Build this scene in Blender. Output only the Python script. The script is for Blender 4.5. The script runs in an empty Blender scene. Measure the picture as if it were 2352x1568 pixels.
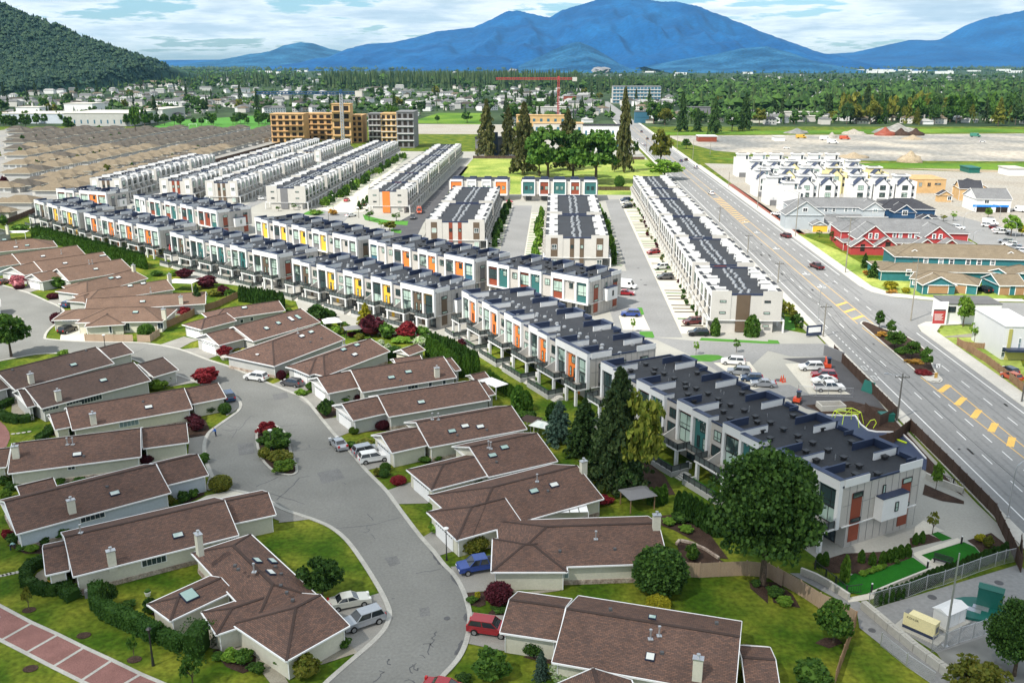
import bpy,math,random
import numpy as np
from mathutils import Vector,Matrix
from mathutils.geometry import tessellate_polygon
rad=math.radians
ZERO=(0.0,0.0,0.0)
R=random.Random(11)
S=bpy.context.scene
COL=S.collection
# ---------------------------------------------------------------- camera
H=58.0
F=2120.0
PITCH=math.atan(639/F)
cd=bpy.data.cameras.new('camera')
cam=bpy.data.objects.new('camera',cd)
COL.objects.link(cam)
cam.location=(0,0,H)
cam.rotation_euler=(math.pi/2-PITCH,0,0)
cd.sensor_width=36
cd.lens=36*F/2352
cd.clip_start=1
cd.clip_end=90000
S.camera=cam
# ---------------------------------------------------------------- light
SUN_EL,SUN_AZ=50.0,228.0
S.view_settings.view_transform='Standard'
S.view_settings.look='None'
S.view_settings.gamma=1
S.view_settings.use_curve_mapping=False
S.view_settings.exposure=0.40
ld=bpy.data.lights.new('sun','SUN')
ld.energy=5.0
ld.angle=rad(0.6)
ld.color=(1.0,0.95,0.87)
sun=bpy.data.objects.new('sun',ld)
COL.objects.link(sun)
a,e=rad(SUN_AZ),rad(SUN_EL)
sdir=Vector((math.sin(a)*math.cos(e),math.cos(a)*math.cos(e),math.sin(e)))
sun.rotation_euler=sdir.to_track_quat('Z','Y').to_euler()
sun.location=sdir*400
W=bpy.data.worlds.new('World')
S.world=W
W.use_nodes=True
wn,wl=W.node_tree.nodes,W.node_tree.links
wn.clear()
def wnode(t,**k):
 n=wn.new(t)
 for a_,b_ in k.items():
  setattr(n,a_,b_)
 return n
def build_world():
 out=wnode('ShaderNodeOutputWorld')
 bg=wnode('ShaderNodeBackground')
 sky=wnode('ShaderNodeTexSky',sky_type='NISHITA')
 sky.sun_disc=False
 sky.sun_elevation=rad(SUN_EL)
 sky.sun_rotation=rad(SUN_AZ)
 sky.air_density=1.0
 sky.dust_density=1.0
 sky.ozone_density=2.0
 tc=wnode('ShaderNodeTexCoord')
 sep=wnode('ShaderNodeSeparateXYZ')
 wl.new(tc.outputs['Generated'],sep.inputs[0])
 def m(op,a_,b_=None,clamp=False):
  n=wnode('ShaderNodeMath',operation=op,use_clamp=clamp)
  for i,v in enumerate((a_,b_)):
   if v is None:
    continue
   if isinstance(v,(int,float)):
    n.inputs[i].default_value=v
   else:
    wl.new(v,n.inputs[i])
  return n.outputs[0]
 z=m('MAXIMUM',sep.outputs[2],0.0)
 zz=m('ADD',z,0.10)
 px=m('DIVIDE',sep.outputs[0],zz)
 py=m('DIVIDE',sep.outputs[1],zz)
 cmb=wnode('ShaderNodeCombineXYZ')
 wl.new(px,cmb.inputs[0])
 wl.new(py,cmb.inputs[1])
 def noise(scale,det,rough,dist=0.0,off=0.0,src=cmb):
  mp=wnode('ShaderNodeMapping')
  mp.inputs['Location'].default_value=(off,off*.7,off*.3)
  wl.new(src.outputs[0],mp.inputs[0])
  n=wnode('ShaderNodeTexNoise')
  n.inputs['Scale'].default_value=scale
  n.inputs['Detail'].default_value=det
  n.inputs['Roughness'].default_value=rough
  n.inputs['Distortion'].default_value=dist
  wl.new(mp.outputs[0],n.inputs['Vector'])
  return n.outputs[0]
 n1=noise(1.25,10,0.60,0.1,4.1)
 n2=noise(3.4,6,0.55,0.0,9.1)
 n3=noise(0.8,3,0.5,0.0,17.0)
 cov=m('ADD',n1,m('MULTIPLY',m('SUBTRACT',n2,0.5),0.22))
 dens=wnode('ShaderNodeMapRange',interpolation_type='SMOOTHSTEP')
 dens.inputs['From Min'].default_value=0.41
 dens.inputs['From Max'].default_value=0.475
 wl.new(cov,dens.inputs['Value'])
 br=wnode('ShaderNodeValToRGB')
 el=br.color_ramp.elements
 el[0].position=0.43
 el[0].color=(1.0,1.0,1.0,1)
 el[1].position=0.72
 el[1].color=(0.34,0.46,0.56,1)
 e2=el.new(0.50)
 e2.color=(0.84,0.88,0.90,1)
 e2=el.new(0.585)
 e2.color=(0.56,0.65,0.72,1)
 mixc=m('ADD',m('MULTIPLY',n1,0.72),m('MULTIPLY',n3,0.28))
 wl.new(mixc,br.inputs[0])
 cs=wnode('ShaderNodeVectorMath',operation='SCALE')
 wl.new(br.outputs[0],cs.inputs[0])
 cs.inputs['Scale'].default_value=12.5
 hz=wnode('ShaderNodeMapRange',interpolation_type='SMOOTHSTEP')
 hz.inputs['From Min'].default_value=-0.01
 hz.inputs['From Max'].default_value=0.035
 hz.inputs['To Min'].default_value=0.15
 hz.inputs['To Max'].default_value=1.0
 wl.new(sep.outputs[2],hz.inputs['Value'])
 den2=m('MULTIPLY',dens.outputs[0],hz.outputs[0])
 mx=wnode('ShaderNodeMix',data_type='RGBA')
 wl.new(den2,mx.inputs[0])
 tint=wnode('ShaderNodeMix',data_type='RGBA',blend_type='MULTIPLY')
 tint.inputs[0].default_value=1.0
 tint.inputs[7].default_value=(1.15,1.5,1.75,1)
 wl.new(sky.outputs[0],tint.inputs[6])
 wl.new(tint.outputs[2],mx.inputs[6])
 wl.new(cs.outputs[0],mx.inputs[7])
 wl.new(mx.outputs[2],bg.inputs[0])
 bg.inputs[1].default_value=0.078
 wl.new(bg.outputs[0],out.inputs[0])
build_world()
# ---------------------------------------------------------------- tools
def P(x,y,z=0.0):
 """point at height z that the photograph shows at (x, y) of a 2352-pixel-wide view"""
 xc,yc=(x-1176)/F,(y-784)/F
 f=math.cos(PITCH)-yc*math.sin(PITCH)
 d=math.sin(PITCH)+yc*math.cos(PITCH)
 t=(H-z)/d
 return Vector((xc*t,f*t,z))
OFF={'t':0.0,'c':382.8,'a':765.6,'b':1176.0}
def Q(c,x,y):
 return(588*int(c[1])+x/4,OFF[c[0]]+y/4)
def G(c,x,y,z=0.0):
 return P(*Q(c,x,y),z)
ROAD_A=0.0461
ru=Vector((math.sin(ROAD_A),math.cos(ROAD_A),0))
rn=Vector((math.cos(ROAD_A),-math.sin(ROAD_A),0))
def RD(s,t,z=0.0):
 """road frame: s metres to the right of the line through the viewer, t metres along"""
 v=rn*s+ru*t
 return Vector((v.x,v.y,z))
def toRD(p):
 return(p.x*rn.x+p.y*rn.y,p.x*ru.x+p.y*ru.y)
class MB:
 def __init__(s,mats=None):
  s.v,s.f,s.mi,s.uv=[],[],[],[]
  s.k=0
  s.M=None
 def add(s,pts,faces,uvs=None):
  n=len(s.v)
  if s.M is not None:
   pts=[s.M@Vector(p)for p in pts]
  s.v.extend(tuple(p)for p in pts)
  for i,f in enumerate(faces):
   s.f.append(tuple(n+j for j in f))
   s.mi.append(s.k)
   s.uv.append(uvs[i]if uvs else None)
  return s
 def poly(s,pts,uv=None):
  return s.add(pts,[tuple(range(len(pts)))],[uv]if uv else None)
 def box(s,x0,x1,y0,y1,z0,z1):
  p=[(x0,y0,z0),(x1,y0,z0),(x1,y1,z0),(x0,y1,z0),(x0,y0,z1),(x1,y0,z1),(x1,y1,z1),(x0,y1,z1)]
  return s.add(p,[(0,3,2,1),(4,5,6,7),(0,1,5,4),(1,2,6,5),(2,3,7,6),(3,0,4,7)])
 def cbox(s,c,sx,sy,sz,rz=0.0):
  old=s.M
  m=Matrix.Translation(Vector(c))@Matrix.Rotation(rz,4,'Z')
  s.M=m if old is None else old@m
  s.box(-sx/2,sx/2,-sy/2,sy/2,0,sz)
  s.M=old
  return s
 def bar(s,p0,p1,w,h):
  p0,p1=Vector(p0),Vector(p1)
  d=(p1-p0)
  if d.length<1e-6:
   return s
  d.normalize()
  side=d.cross(Vector((0,0,1)))
  if side.length<1e-4:
   side=Vector((1,0,0))
  side.normalize()
  up=side.cross(d)
  a_,b_=side*w/2,up*h/2
  pts=[p0-a_-b_,p0+a_-b_,p0+a_+b_,p0-a_+b_,p1-a_-b_,p1+a_-b_,p1+a_+b_,p1-a_+b_]
  return s.add(pts,[(3,2,1,0),(4,5,6,7),(0,1,5,4),(1,2,6,5),(2,3,7,6),(3,0,4,7)])
 def tube(s,p0,p1,r0,r1=None,n=7,cap=True):
  p0,p1=Vector(p0),Vector(p1)
  r1=r0 if r1 is None else r1
  d=(p1-p0).normalized()
  u=d.cross(Vector((0,0,1)))
  if u.length<1e-3:
   u=Vector((1,0,0))
  u.normalize()
  w=d.cross(u)
  pts=[]
  for p,r in((p0,r0),(p1,r1)):
   for i in range(n):
    t=2*math.pi*i/n
    pts.append(p+(u*math.cos(t)+w*math.sin(t))*r)
  fs=[(i,(i+1)%n,n+(i+1)%n,n+i)for i in range(n)]
  if cap:
   fs+=[tuple(range(n))[::-1],tuple(range(n,2*n))]
  return s.add(pts,fs)
 def path(s,pts,r,n=6):
  for a_,b_ in zip(pts,pts[1:]):
   s.tube(a_,b_,r,r,n)
  return s
 def slab(s,poly,z0,z1):
  """extruded polygon of (x, y) corners"""
  n=len(poly)
  tri=tessellate_polygon([[Vector((p[0],p[1],0))for p in poly]])
  pts=[(p[0],p[1],z0)for p in poly]+[(p[0],p[1],z1)for p in poly]
  fs=[(i,(i+1)%n,n+(i+1)%n,n+i)for i in range(n)]
  for t in tri:
   a2=[pts[i]for i in t]
   cr=(a2[1][0]-a2[0][0])*(a2[2][1]-a2[0][1])-(a2[1][1]-a2[0][1])*(a2[2][0]-a2[0][0])
   t=tuple(t)if cr>0 else tuple(t)[::-1]
   fs.append(tuple(n+i for i in t))
  return s.add(pts,fs)
 def sheet(s,poly,z):
  tri=tessellate_polygon([[Vector((p[0],p[1],0))for p in poly]])
  pts=[(p[0],p[1],z)for p in poly]
  fs=[]
  for t in tri:
   a2=[pts[i]for i in t]
   cr=(a2[1][0]-a2[0][0])*(a2[2][1]-a2[0][1])-(a2[1][1]-a2[0][1])*(a2[2][0]-a2[0][0])
   fs.append(tuple(t)if cr>0 else tuple(t)[::-1])
  return s.add(pts,fs)
 def blob(s,c,rx,ry,rz,n=8,m=5,jit=0.0,rr=R):
  pts,fs=[(c[0],c[1],c[2]+rz)],[]
  for j in range(1,m):
   ph=math.pi*j/m
   for i in range(n):
    t=2*math.pi*i/n
    k=1+jit*(rr.random()*2-1)
    pts.append((c[0]+rx*k*math.sin(ph)*math.cos(t),c[1]+ry*k*math.sin(ph)*math.sin(t),c[2]+rz*k*math.cos(ph)))
  pts.append((c[0],c[1],c[2]-rz))
  for i in range(n):
   fs.append((0,1+i,1+(i+1)%n))
  for j in range(m-2):
   for i in range(n):
    a_,b_=1+j*n+i,1+j*n+(i+1)%n
    fs.append((a_,a_+n,b_+n,b_))
  k=1+(m-2)*n
  for i in range(n):
   fs.append((k+i,len(pts)-1,k+(i+1)%n))
  return s.add(pts,fs)
 def mesh(s,name,mats,org=None,smooth=False):
  me=bpy.data.meshes.new(name)
  v=s.v
  if org is not None:
   v=[(p[0]-org[0],p[1]-org[1],p[2]-org[2])for p in v]
  me.from_pydata(v,[],s.f)
  for m_ in mats:
   me.materials.append(m_)
  if len(mats)>1:
   me.polygons.foreach_set('material_index',s.mi)
  if any(u for u in s.uv):
   ul=me.uv_layers.new(name='uv')
   flat=[]
   for f,u in zip(s.f,s.uv):
    for i in range(len(f)):
     flat.extend(u[i]if u else(0,0))
   ul.data.foreach_set('uv',flat)
  if smooth:
   me.polygons.foreach_set('use_smooth',[True]*len(s.f))
  me.update()
  return me
def obj(name,data,parent=None,loc=None,rz=None):
 o=bpy.data.objects.new(name,data)
 COL.objects.link(o)
 if parent is not None:
  o.parent=parent
 if loc is not None:
  o.location=loc
 if rz is not None:
  o.rotation_euler=(0,0,rz)
 return o
def part(name,mb,mats,parent,world=False,smooth=False):
 """mesh part; world=True when its points are world coordinates and the parent is an unrotated Empty"""
 if not isinstance(mats,(list,tuple)):
  mats=[mats]
 return obj(name,mb.mesh(name,mats,parent.location if world else None,smooth),parent)
def tag(o,label,cat,group=None):
 o['label']=label
 o['category']=cat
 if group:
  o['group']=group
 return o
def thing(name,label,cat,loc=ZERO,rz=0.0,group=None):
 return tag(obj(name,None,None,loc,rz),label,cat,group)
def struct(name,mb,mats,kind='structure'):
 if not isinstance(mats,(list,tuple)):
  mats=[mats]
 o=obj(name,mb.mesh(name,mats))
 o['kind']=kind
 return o
CACHE={}
def inst(name,key,fn,mats,parent,loc=ZERO,rz=0.0,smooth=False):
 """part with mesh data shared between alike parts; fn fills an MB"""
 if key not in CACHE:
  mb=MB()
  fn(mb)
  CACHE[key]=mb.mesh(name,mats if isinstance(mats,(list,tuple))else[mats],smooth=smooth)
 return obj(name,CACHE[key],parent,loc,rz)
def clone(root,label=None,loc=None,rz=None,sc=None,group=None):
 r=root.copy()
 COL.objects.link(r)
 for ch in KIDS(root):
  c=ch.copy()
  COL.objects.link(c)
  c.parent=r
  for g in KIDS(ch):
   d=g.copy()
   COL.objects.link(d)
   d.parent=c
 if label:
  r['label']=label
 if group:
  r['group']=group
 if loc is not None:
  r.location=loc
 if rz is not None:
  r.rotation_euler=(0,0,rz)
 if sc is not None:
  r.scale=sc if isinstance(sc,(tuple,list))else(sc,sc,sc)
 return r
def KIDS(o):
 return list(o.children)
ORD=['first','second','third','fourth','fifth','sixth','seventh','eighth','ninth','tenth','eleventh','twelfth','thirteenth','fourteenth','fifteenth','sixteenth','seventeenth','eighteenth','nineteenth','twentieth']
ORD+=['twenty-'+o for o in ORD[:9]]+['thirtieth']+['thirty-'+o for o in ORD[:9]]+['fortieth']+['forty-'+o for o in ORD[:9]]
# ---------------------------------------------------------------- materials
def mat(name,col,rough=0.75,var=0.12,scale=0.6,fine=0.08,fscale=9.0,metal=0.0,bump=0.0,rnd=0.0,col2=None,spec=None,coat=0.0):
 """procedural: base colour varied by two noises over the surface and optionally per object"""
 m=bpy.data.materials.new(name)
 m.use_nodes=True
 nt=m.node_tree
 N,Lk=nt.nodes,nt.links
 b=N['Principled BSDF']
 b.inputs['Roughness'].default_value=rough
 b.inputs['Metallic'].default_value=metal
 if spec is None and rough>.84:
  spec=.12
 if spec is not None:
  b.inputs['Specular IOR Level'].default_value=spec
 if coat:
  b.inputs['Coat Weight'].default_value=coat
  b.inputs['Coat Roughness'].default_value=0.06
 geo=N.new('ShaderNodeNewGeometry')
 n1=N.new('ShaderNodeTexNoise')
 n1.inputs['Scale'].default_value=scale
 n1.inputs['Detail'].default_value=4
 Lk.new(geo.outputs['Position'],n1.inputs['Vector'])
 n2=N.new('ShaderNodeTexNoise')
 n2.inputs['Scale'].default_value=fscale
 n2.inputs['Detail'].default_value=2
 Lk.new(geo.outputs['Position'],n2.inputs['Vector'])
 def rng(src,lo,hi,a_=0.3,b_=0.7):
  r=N.new('ShaderNodeMapRange')
  r.inputs['From Min'].default_value=a_
  r.inputs['From Max'].default_value=b_
  r.inputs['To Min'].default_value=lo
  r.inputs['To Max'].default_value=hi
  Lk.new(src,r.inputs['Value'])
  return r.outputs[0]
 def mul(a_,b_):
  r=N.new('ShaderNodeMath')
  r.operation='MULTIPLY'
  Lk.new(a_,r.inputs[0])
  Lk.new(b_,r.inputs[1])
  return r.outputs[0]
 f=mul(rng(n1.outputs[0],1-var,1+var),rng(n2.outputs[0],1-fine,1+fine))
 if rnd:
  oi=N.new('ShaderNodeObjectInfo')
  f=mul(f,rng(oi.outputs['Random'],1-rnd,1+rnd,0,1))
 v=N.new('ShaderNodeVectorMath')
 v.operation='SCALE'
 if col2 is not None:
  mx=N.new('ShaderNodeMix')
  mx.data_type='RGBA'
  mx.inputs[6].default_value=(*col,1)
  mx.inputs[7].default_value=(*col2,1)
  Lk.new(rng(n1.outputs[0],0,1,.35,.65),mx.inputs[0])
  Lk.new(mx.outputs[2],v.inputs[0])
 else:
  v.inputs[0].default_value=col
 Lk.new(f,v.inputs['Scale'])
 Lk.new(v.outputs[0],b.inputs['Base Color'])
 if bump:
  bp=N.new('ShaderNodeBump')
  bp.inputs['Strength'].default_value=bump
  bp.inputs['Distance'].default_value=0.1
  Lk.new(n2.outputs[0],bp.inputs['Height'])
  Lk.new(bp.outputs[0],b.inputs['Normal'])
 return m
def shingle(name,c1,c2,mortar,bw=0.42,bh=0.17,mix_=0.0):
 m=mat(name,c1,rough=0.92,var=0.10,scale=0.35,fine=0.12,fscale=5)
 nt=m.node_tree
 N,Lk=nt.nodes,nt.links
 uv=N.new('ShaderNodeUVMap')
 br=N.new('ShaderNodeTexBrick')
 br.inputs['Scale'].default_value=1.0
 br.inputs['Brick Width'].default_value=bw
 br.inputs['Row Height'].default_value=bh
 br.inputs['Mortar Size'].default_value=0.022
 br.inputs['Mortar Smooth'].default_value=0.6
 br.inputs['Color1'].default_value=(*c1,1)
 br.inputs['Color2'].default_value=(*c2,1)
 br.inputs['Mortar'].default_value=(*mortar,1)
 br.inputs['Bias'].default_value=mix_
 Lk.new(uv.outputs[0],br.inputs['Vector'])
 v=[n for n in N if n.type=='VECT_MATH'][0]
 Lk.new(br.outputs['Color'],v.inputs[0])
 bp=N.new('ShaderNodeBump')
 bp.inputs['Strength'].default_value=0.5
 bp.inputs['Distance'].default_value=0.03
 bp.invert=True
 Lk.new(br.outputs['Fac'],bp.inputs['Height'])
 Lk.new(bp.outputs[0],N['Principled BSDF'].inputs['Normal'])
 return m
def glass(name,dark,light,bias=0.5):
 """window glass: each pane shows blinds or a dark room behind a glossy surface"""
 m=bpy.data.materials.new(name)
 m.use_nodes=True
 N,Lk=m.node_tree.nodes,m.node_tree.links
 b=N['Principled BSDF']
 b.inputs['Roughness'].default_value=0.06
 b.inputs['Coat Weight'].default_value=0.4
 oi=N.new('ShaderNodeObjectInfo')
 geo=N.new('ShaderNodeNewGeometry')
 n1=N.new('ShaderNodeTexNoise')
 n1.inputs['Scale'].default_value=0.55
 Lk.new(geo.outputs['Position'],n1.inputs['Vector'])
 ad=N.new('ShaderNodeMath')
 ad.operation='ADD'
 Lk.new(oi.outputs['Random'],ad.inputs[0])
 Lk.new(n1.outputs[0],ad.inputs[1])
 mr=N.new('ShaderNodeMapRange')
 mr.inputs['From Min'].default_value=bias+.38
 mr.inputs['From Max'].default_value=bias+.62
 Lk.new(ad.outputs[0],mr.inputs['Value'])
 mx=N.new('ShaderNodeMix')
 mx.data_type='RGBA'
 mx.inputs[6].default_value=(*dark,1)
 mx.inputs[7].default_value=(*light,1)
 Lk.new(mr.outputs[0],mx.inputs[0])
 Lk.new(mx.outputs[2],b.inputs['Base Color'])
 return m
def leaf(name,c1,c2,var=0.35):
 """foliage: leaves differ from each other, trees differ from each other"""
 m=bpy.data.materials.new(name)
 m.use_nodes=True
 N,Lk=m.node_tree.nodes,m.node_tree.links
 b=N['Principled BSDF']
 b.inputs['Roughness'].default_value=0.62
 b.inputs['Specular IOR Level'].default_value=0.15
 geo=N.new('ShaderNodeNewGeometry')
 oi=N.new('ShaderNodeObjectInfo')
 mx=N.new('ShaderNodeMix')
 mx.data_type='RGBA'
 mx.inputs[6].default_value=(*c1,1)
 mx.inputs[7].default_value=(*c2,1)
 Lk.new(geo.outputs['Random Per Island'],mx.inputs[0])
 mr=N.new('ShaderNodeMapRange')
 mr.inputs['To Min'].default_value=1-var*.6
 mr.inputs['To Max'].default_value=1+var*.6
 Lk.new(oi.outputs['Random'],mr.inputs['Value'])
 v=N.new('ShaderNodeVectorMath')
 v.operation='SCALE'
 Lk.new(mx.outputs[2],v.inputs[0])
 Lk.new(mr.outputs[0],v.inputs['Scale'])
 Lk.new(v.outputs[0],b.inputs['Base Color'])
 tr=N.new('ShaderNodeBsdfTranslucent')
 Lk.new(v.outputs[0],tr.inputs['Color'])
 ms=N.new('ShaderNodeMixShader')
 ms.inputs[0].default_value=0.25
 Lk.new(b.outputs[0],ms.inputs[1])
 Lk.new(tr.outputs[0],ms.inputs[2])
 Lk.new(ms.outputs[0],N['Material Output'].inputs['Surface'])
 return m
M={}
M['grass']=mat('lawn grass',(0.050,0.112,0.006),0.95,0.30,0.16,0.34,1.7,col2=(0.135,0.150,0.016))
M['field']=mat('meadow',(0.07,0.17,0.015),0.95,0.25,0.02,0.2,0.5,col2=(0.12,0.20,0.02))
M['sport']=mat('sports turf',(0.075,0.22,0.035),0.95,0.12,0.02,0.1,0.5)
M['cemetery']=mat('dry meadow',(0.20,0.30,0.05),0.95,0.3,0.05,0.25,0.8,col2=(0.30,0.33,0.08))
M['turf']=mat('artificial turf',(0.015,0.115,0.010),0.95,0.12,0.5,0.15,6)
M['plain']=mat('far plain',(0.022,0.045,0.020),0.95,0.4,0.006,0.3,0.05,col2=(0.045,0.07,0.03))
M['asphalt']=mat('asphalt',(0.20,0.20,0.185),0.9,0.12,0.12,0.10,3.0)
M['asphalt2']=mat('older asphalt',(0.25,0.25,0.245),0.9,0.10,0.08,0.10,2.0)
M['road']=mat('main road asphalt',(0.245,0.245,0.24),0.9,0.10,0.06,0.08,2.0)
M['dark']=mat('fresh asphalt',(0.09,0.09,0.095),0.85,0.12,0.2,0.08,3)
M['crack']=mat('tar crack sealant',(0.085,0.085,0.088),0.7,0.1)
M['conc']=mat('concrete',(0.42,0.405,0.36),0.9,0.08,0.25,0.07,4)
M['conc2']=mat('exposed aggregate',(0.30,0.275,0.22),0.95,0.14,0.4,0.16,9)
M['drive']=mat('grey driveway',(0.28,0.27,0.245),0.92,0.10,0.3,0.12,9)
M['lane']=mat('pale lane paving',(0.35,0.342,0.305),0.92,0.07,0.12,0.06,3)
M['pave']=mat('pale slab paving',(0.56,0.53,0.45),0.92,0.07,0.3,0.06,3)  # one even pale tone for slabs, paths and white gravel
M['kerb']=mat('kerb concrete',(0.42,0.41,0.37),0.92,0.12,0.5,0.12,6)
M['walk']=mat('pavement concrete',(0.52,0.50,0.45),0.92,0.08,0.2,0.08,3)
M['brickpave']=mat('red brick paving',(0.235,0.12,0.105),0.92,0.14,0.5,0.25,11)
M['gravel']=mat('gravel',(0.38,0.345,0.29),0.95,0.2,0.05,0.25,1,col2=(0.30,0.285,0.25))
M['gravel2']=mat('grey gravel',(0.23,0.235,0.225),0.95,0.25,0.02,0.3,.3,col2=(0.36,0.325,0.27))
M['soil']=mat('bark mulch',(0.055,0.035,0.026),0.95,0.3,0.8,0.4,8)
M['earth']=mat('bare earth',(0.34,0.275,0.19),0.95,0.2,0.06,0.2,1.0)
M['white']=mat('white stucco',(0.71,0.71,0.70),0.7,0.03,0.4,0.02,3)
M['trim']=mat('white trim',(0.80,0.80,0.79),0.5,0.03)
M['beige']=mat('beige fibre cement',(0.455,0.43,0.395),0.8,0.04,0.4,0.03,3)
M['beige2']=mat('warm cream siding',(0.52,0.50,0.46),0.8,0.04,0.4,0.03,3)
M['greyw']=mat('grey panel',(0.17,0.17,0.175),0.75,0.05)
M['cream']=mat('cream stucco',(0.60,0.58,0.48),0.85,0.06,0.4,0.05,4)
M['palegrey']=mat('pale grey stucco',(0.44,0.44,0.42),0.85,0.06,0.4,0.05,4)
M['paleblue']=mat('pale blue stucco',(0.50,0.55,0.60),0.85,0.06,0.4,0.05,4)
M['stone']=mat('pinkish field stone',(0.33,0.25,0.20),0.9,0.2,1.5,0.35,5,col2=(0.42,0.36,0.30))
M['orange']=mat('orange panel',(0.74,0.20,0.035),0.6,0.04)
M['yellow']=mat('yellow panel',(0.83,0.48,0.045),0.6,0.04)
M['tealp']=mat('dark teal panel',(0.028,0.13,0.125),0.6,0.04)
M['bluep']=mat('petrol blue panel',(0.03,0.12,0.18),0.6,0.04)
M['redp']=mat('rust red panel',(0.235,0.05,0.022),0.6,0.10,0.8,0.05)
M['brownp']=mat('brown panel',(0.115,0.08,0.05),0.6,0.05)
M['membrane']=mat('black roof membrane',(0.034,0.037,0.043),0.8,0.14,0.3,0.15,3,spec=.3)
M['coping']=mat('navy metal coping',(0.035,0.05,0.10),0.45,0.06,metal=.3)
M['black']=mat('black metal',(0.02,0.02,0.022),0.5,0.05)
M['rail']=mat('black railing',(0.025,0.027,0.03),0.45,0.05)
M['railglass']=mat('smoked railing glass',(0.10,0.12,0.12),0.15,0.1)
M['silver']=mat('galvanised metal',(0.55,0.56,0.57),0.35,0.08,metal=.7)
M['pole']=mat('grey timber pole',(0.26,0.24,0.20),0.9,0.15,1.5)
M['pole2']=mat('dark timber pole',(0.12,0.115,0.105),0.9,0.15,1.5)
M['glass']=glass('window glass',(0.035,0.06,0.06),(0.40,0.52,0.45),.45)
M['glassd']=glass('dark window glass',(0.03,0.045,0.055),(0.22,0.30,0.32),.75)
M['skyglass']=glass('skylight dome',(0.30,0.42,0.38),(0.62,0.64,0.60),.5)
M['shingle']=shingle('brown asphalt shingles',(0.185,0.108,0.080),(0.108,0.073,0.062),(0.065,0.046,0.04))
M['shingle2']=shingle('dark brown asphalt shingles',(0.125,0.083,0.067),(0.083,0.062,0.055),(0.055,0.042,0.038))
M['shingle3']=shingle('pale brown shingles',(0.205,0.130,0.092),(0.155,0.103,0.078),(0.10,0.07,0.055))  # paler brown tone for the farther bungalow roofs
M['tan']=shingle('tan shingles',(0.215,0.175,0.122),(0.18,0.145,0.10),(0.15,0.12,0.085),1,.4)
M['tan2']=shingle('grey tan shingles',(0.105,0.092,0.076),(0.088,0.077,0.064),(0.07,0.062,0.052),1,.4)
M['greyroof']=shingle('grey shingles',(0.21,0.215,0.215),(0.18,0.18,0.185),(0.14,0.14,0.14),.6,.25)
M['darkroof']=shingle('charcoal shingles',(0.06,0.063,0.07),(0.05,0.05,0.06),(0.035,0.035,0.04),.6,.25)
M['wood']=mat('cedar boards',(0.30,0.19,0.11),0.85,0.15,0.8,0.15,6)
M['fencebrown']=mat('dark brown fence boards',(0.085,0.055,0.042),0.85,0.15,0.6,0.15,6)
M['fencetan']=mat('tan fence boards',(0.40,0.29,0.20),0.8,0.08,0.6,0.06,6)
M['osb']=mat('raw osb sheathing',(0.56,0.37,0.18),0.85,0.12,0.3,0.1,4)
M['lumber']=mat('raw framing lumber',(0.52,0.33,0.16),0.85,0.15,0.5,0.1,4)
M['voidd']=mat('dark opening',(0.03,0.024,0.02),0.9,0.2)
M['bark']=mat('bark',(0.10,0.075,0.055),0.95,0.25,1.5,0.3,6)
M['paintw']=mat('white road paint',(0.72,0.72,0.70),0.7,0.08,0.5,0.1,3)
M['painty']=mat('yellow road paint',(0.75,0.45,0.10),0.7,0.08,0.5,0.1,3)
M['tyre']=mat('tyre rubber',(0.018,0.018,0.018),0.85,0.1)
M['rim']=mat('alloy rim',(0.45,0.46,0.47),0.3,0.05,metal=.8)
M['carglass']=mat('car glass',(0.02,0.025,0.03),0.05,0.05,coat=.6)
M['lamp']=mat('lamp lens',(0.75,0.75,0.72),0.2,0.02)
M['tail']=mat('red tail lamp',(0.45,0.02,0.02),0.25,0.02)
M['leaf']=leaf('broad leaves',(0.028,0.085,0.014),(0.11,0.21,0.03))
M['leafd']=leaf('dark broad leaves',(0.018,0.052,0.012),(0.085,0.17,0.03))
M['leafl']=leaf('light green leaves',(0.10,0.22,0.025),(0.20,0.32,0.04))
M['leafy']=leaf('yellow green leaves',(0.26,0.27,0.02),(0.45,0.40,0.03))
M['leafg']=leaf('golden green leaves',(0.09,0.15,0.02),(0.30,0.31,0.05))
M['leafo']=leaf('olive leaves',(0.10,0.14,0.02),(0.21,0.20,0.03))
M['leafp']=leaf('purple leaves',(0.05,0.012,0.018),(0.11,0.02,0.03))
M['leafr']=leaf('crimson leaves',(0.14,0.012,0.018),(0.26,0.03,0.035))
M['needle']=leaf('conifer needles',(0.030,0.075,0.024),(0.085,0.15,0.038))
M['needled']=leaf('dark conifer needles',(0.028,0.065,0.024),(0.095,0.14,0.045))
M['needleb']=leaf('blue green needles',(0.05,0.10,0.075),(0.10,0.16,0.11))
M['needleo']=leaf('tawny conifer needles',(0.06,0.08,0.025),(0.16,0.15,0.05))
M['cedar']=leaf('clipped cedar',(0.035,0.10,0.012),(0.085,0.17,0.02))
M['cedard']=leaf('dark clipped cedar',(0.022,0.065,0.012),(0.05,0.11,0.018))
M['boxleaf']=leaf('clipped box',(0.06,0.13,0.015),(0.12,0.19,0.02))
M['pink']=leaf('pink blossom',(0.60,0.16,0.20),(0.75,0.32,0.34))
M['flower']=leaf('white blossom',(0.60,0.62,0.50),(0.20,0.34,0.08))
M['goldleaf']=leaf('rusty grass tufts',(0.32,0.20,0.04),(0.45,0.24,0.05))
def paint(name,c,metal=0.2):
 return mat('car paint '+name,c,0.25,0.02,1,0.01,4,metal=metal,coat=.6)
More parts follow.
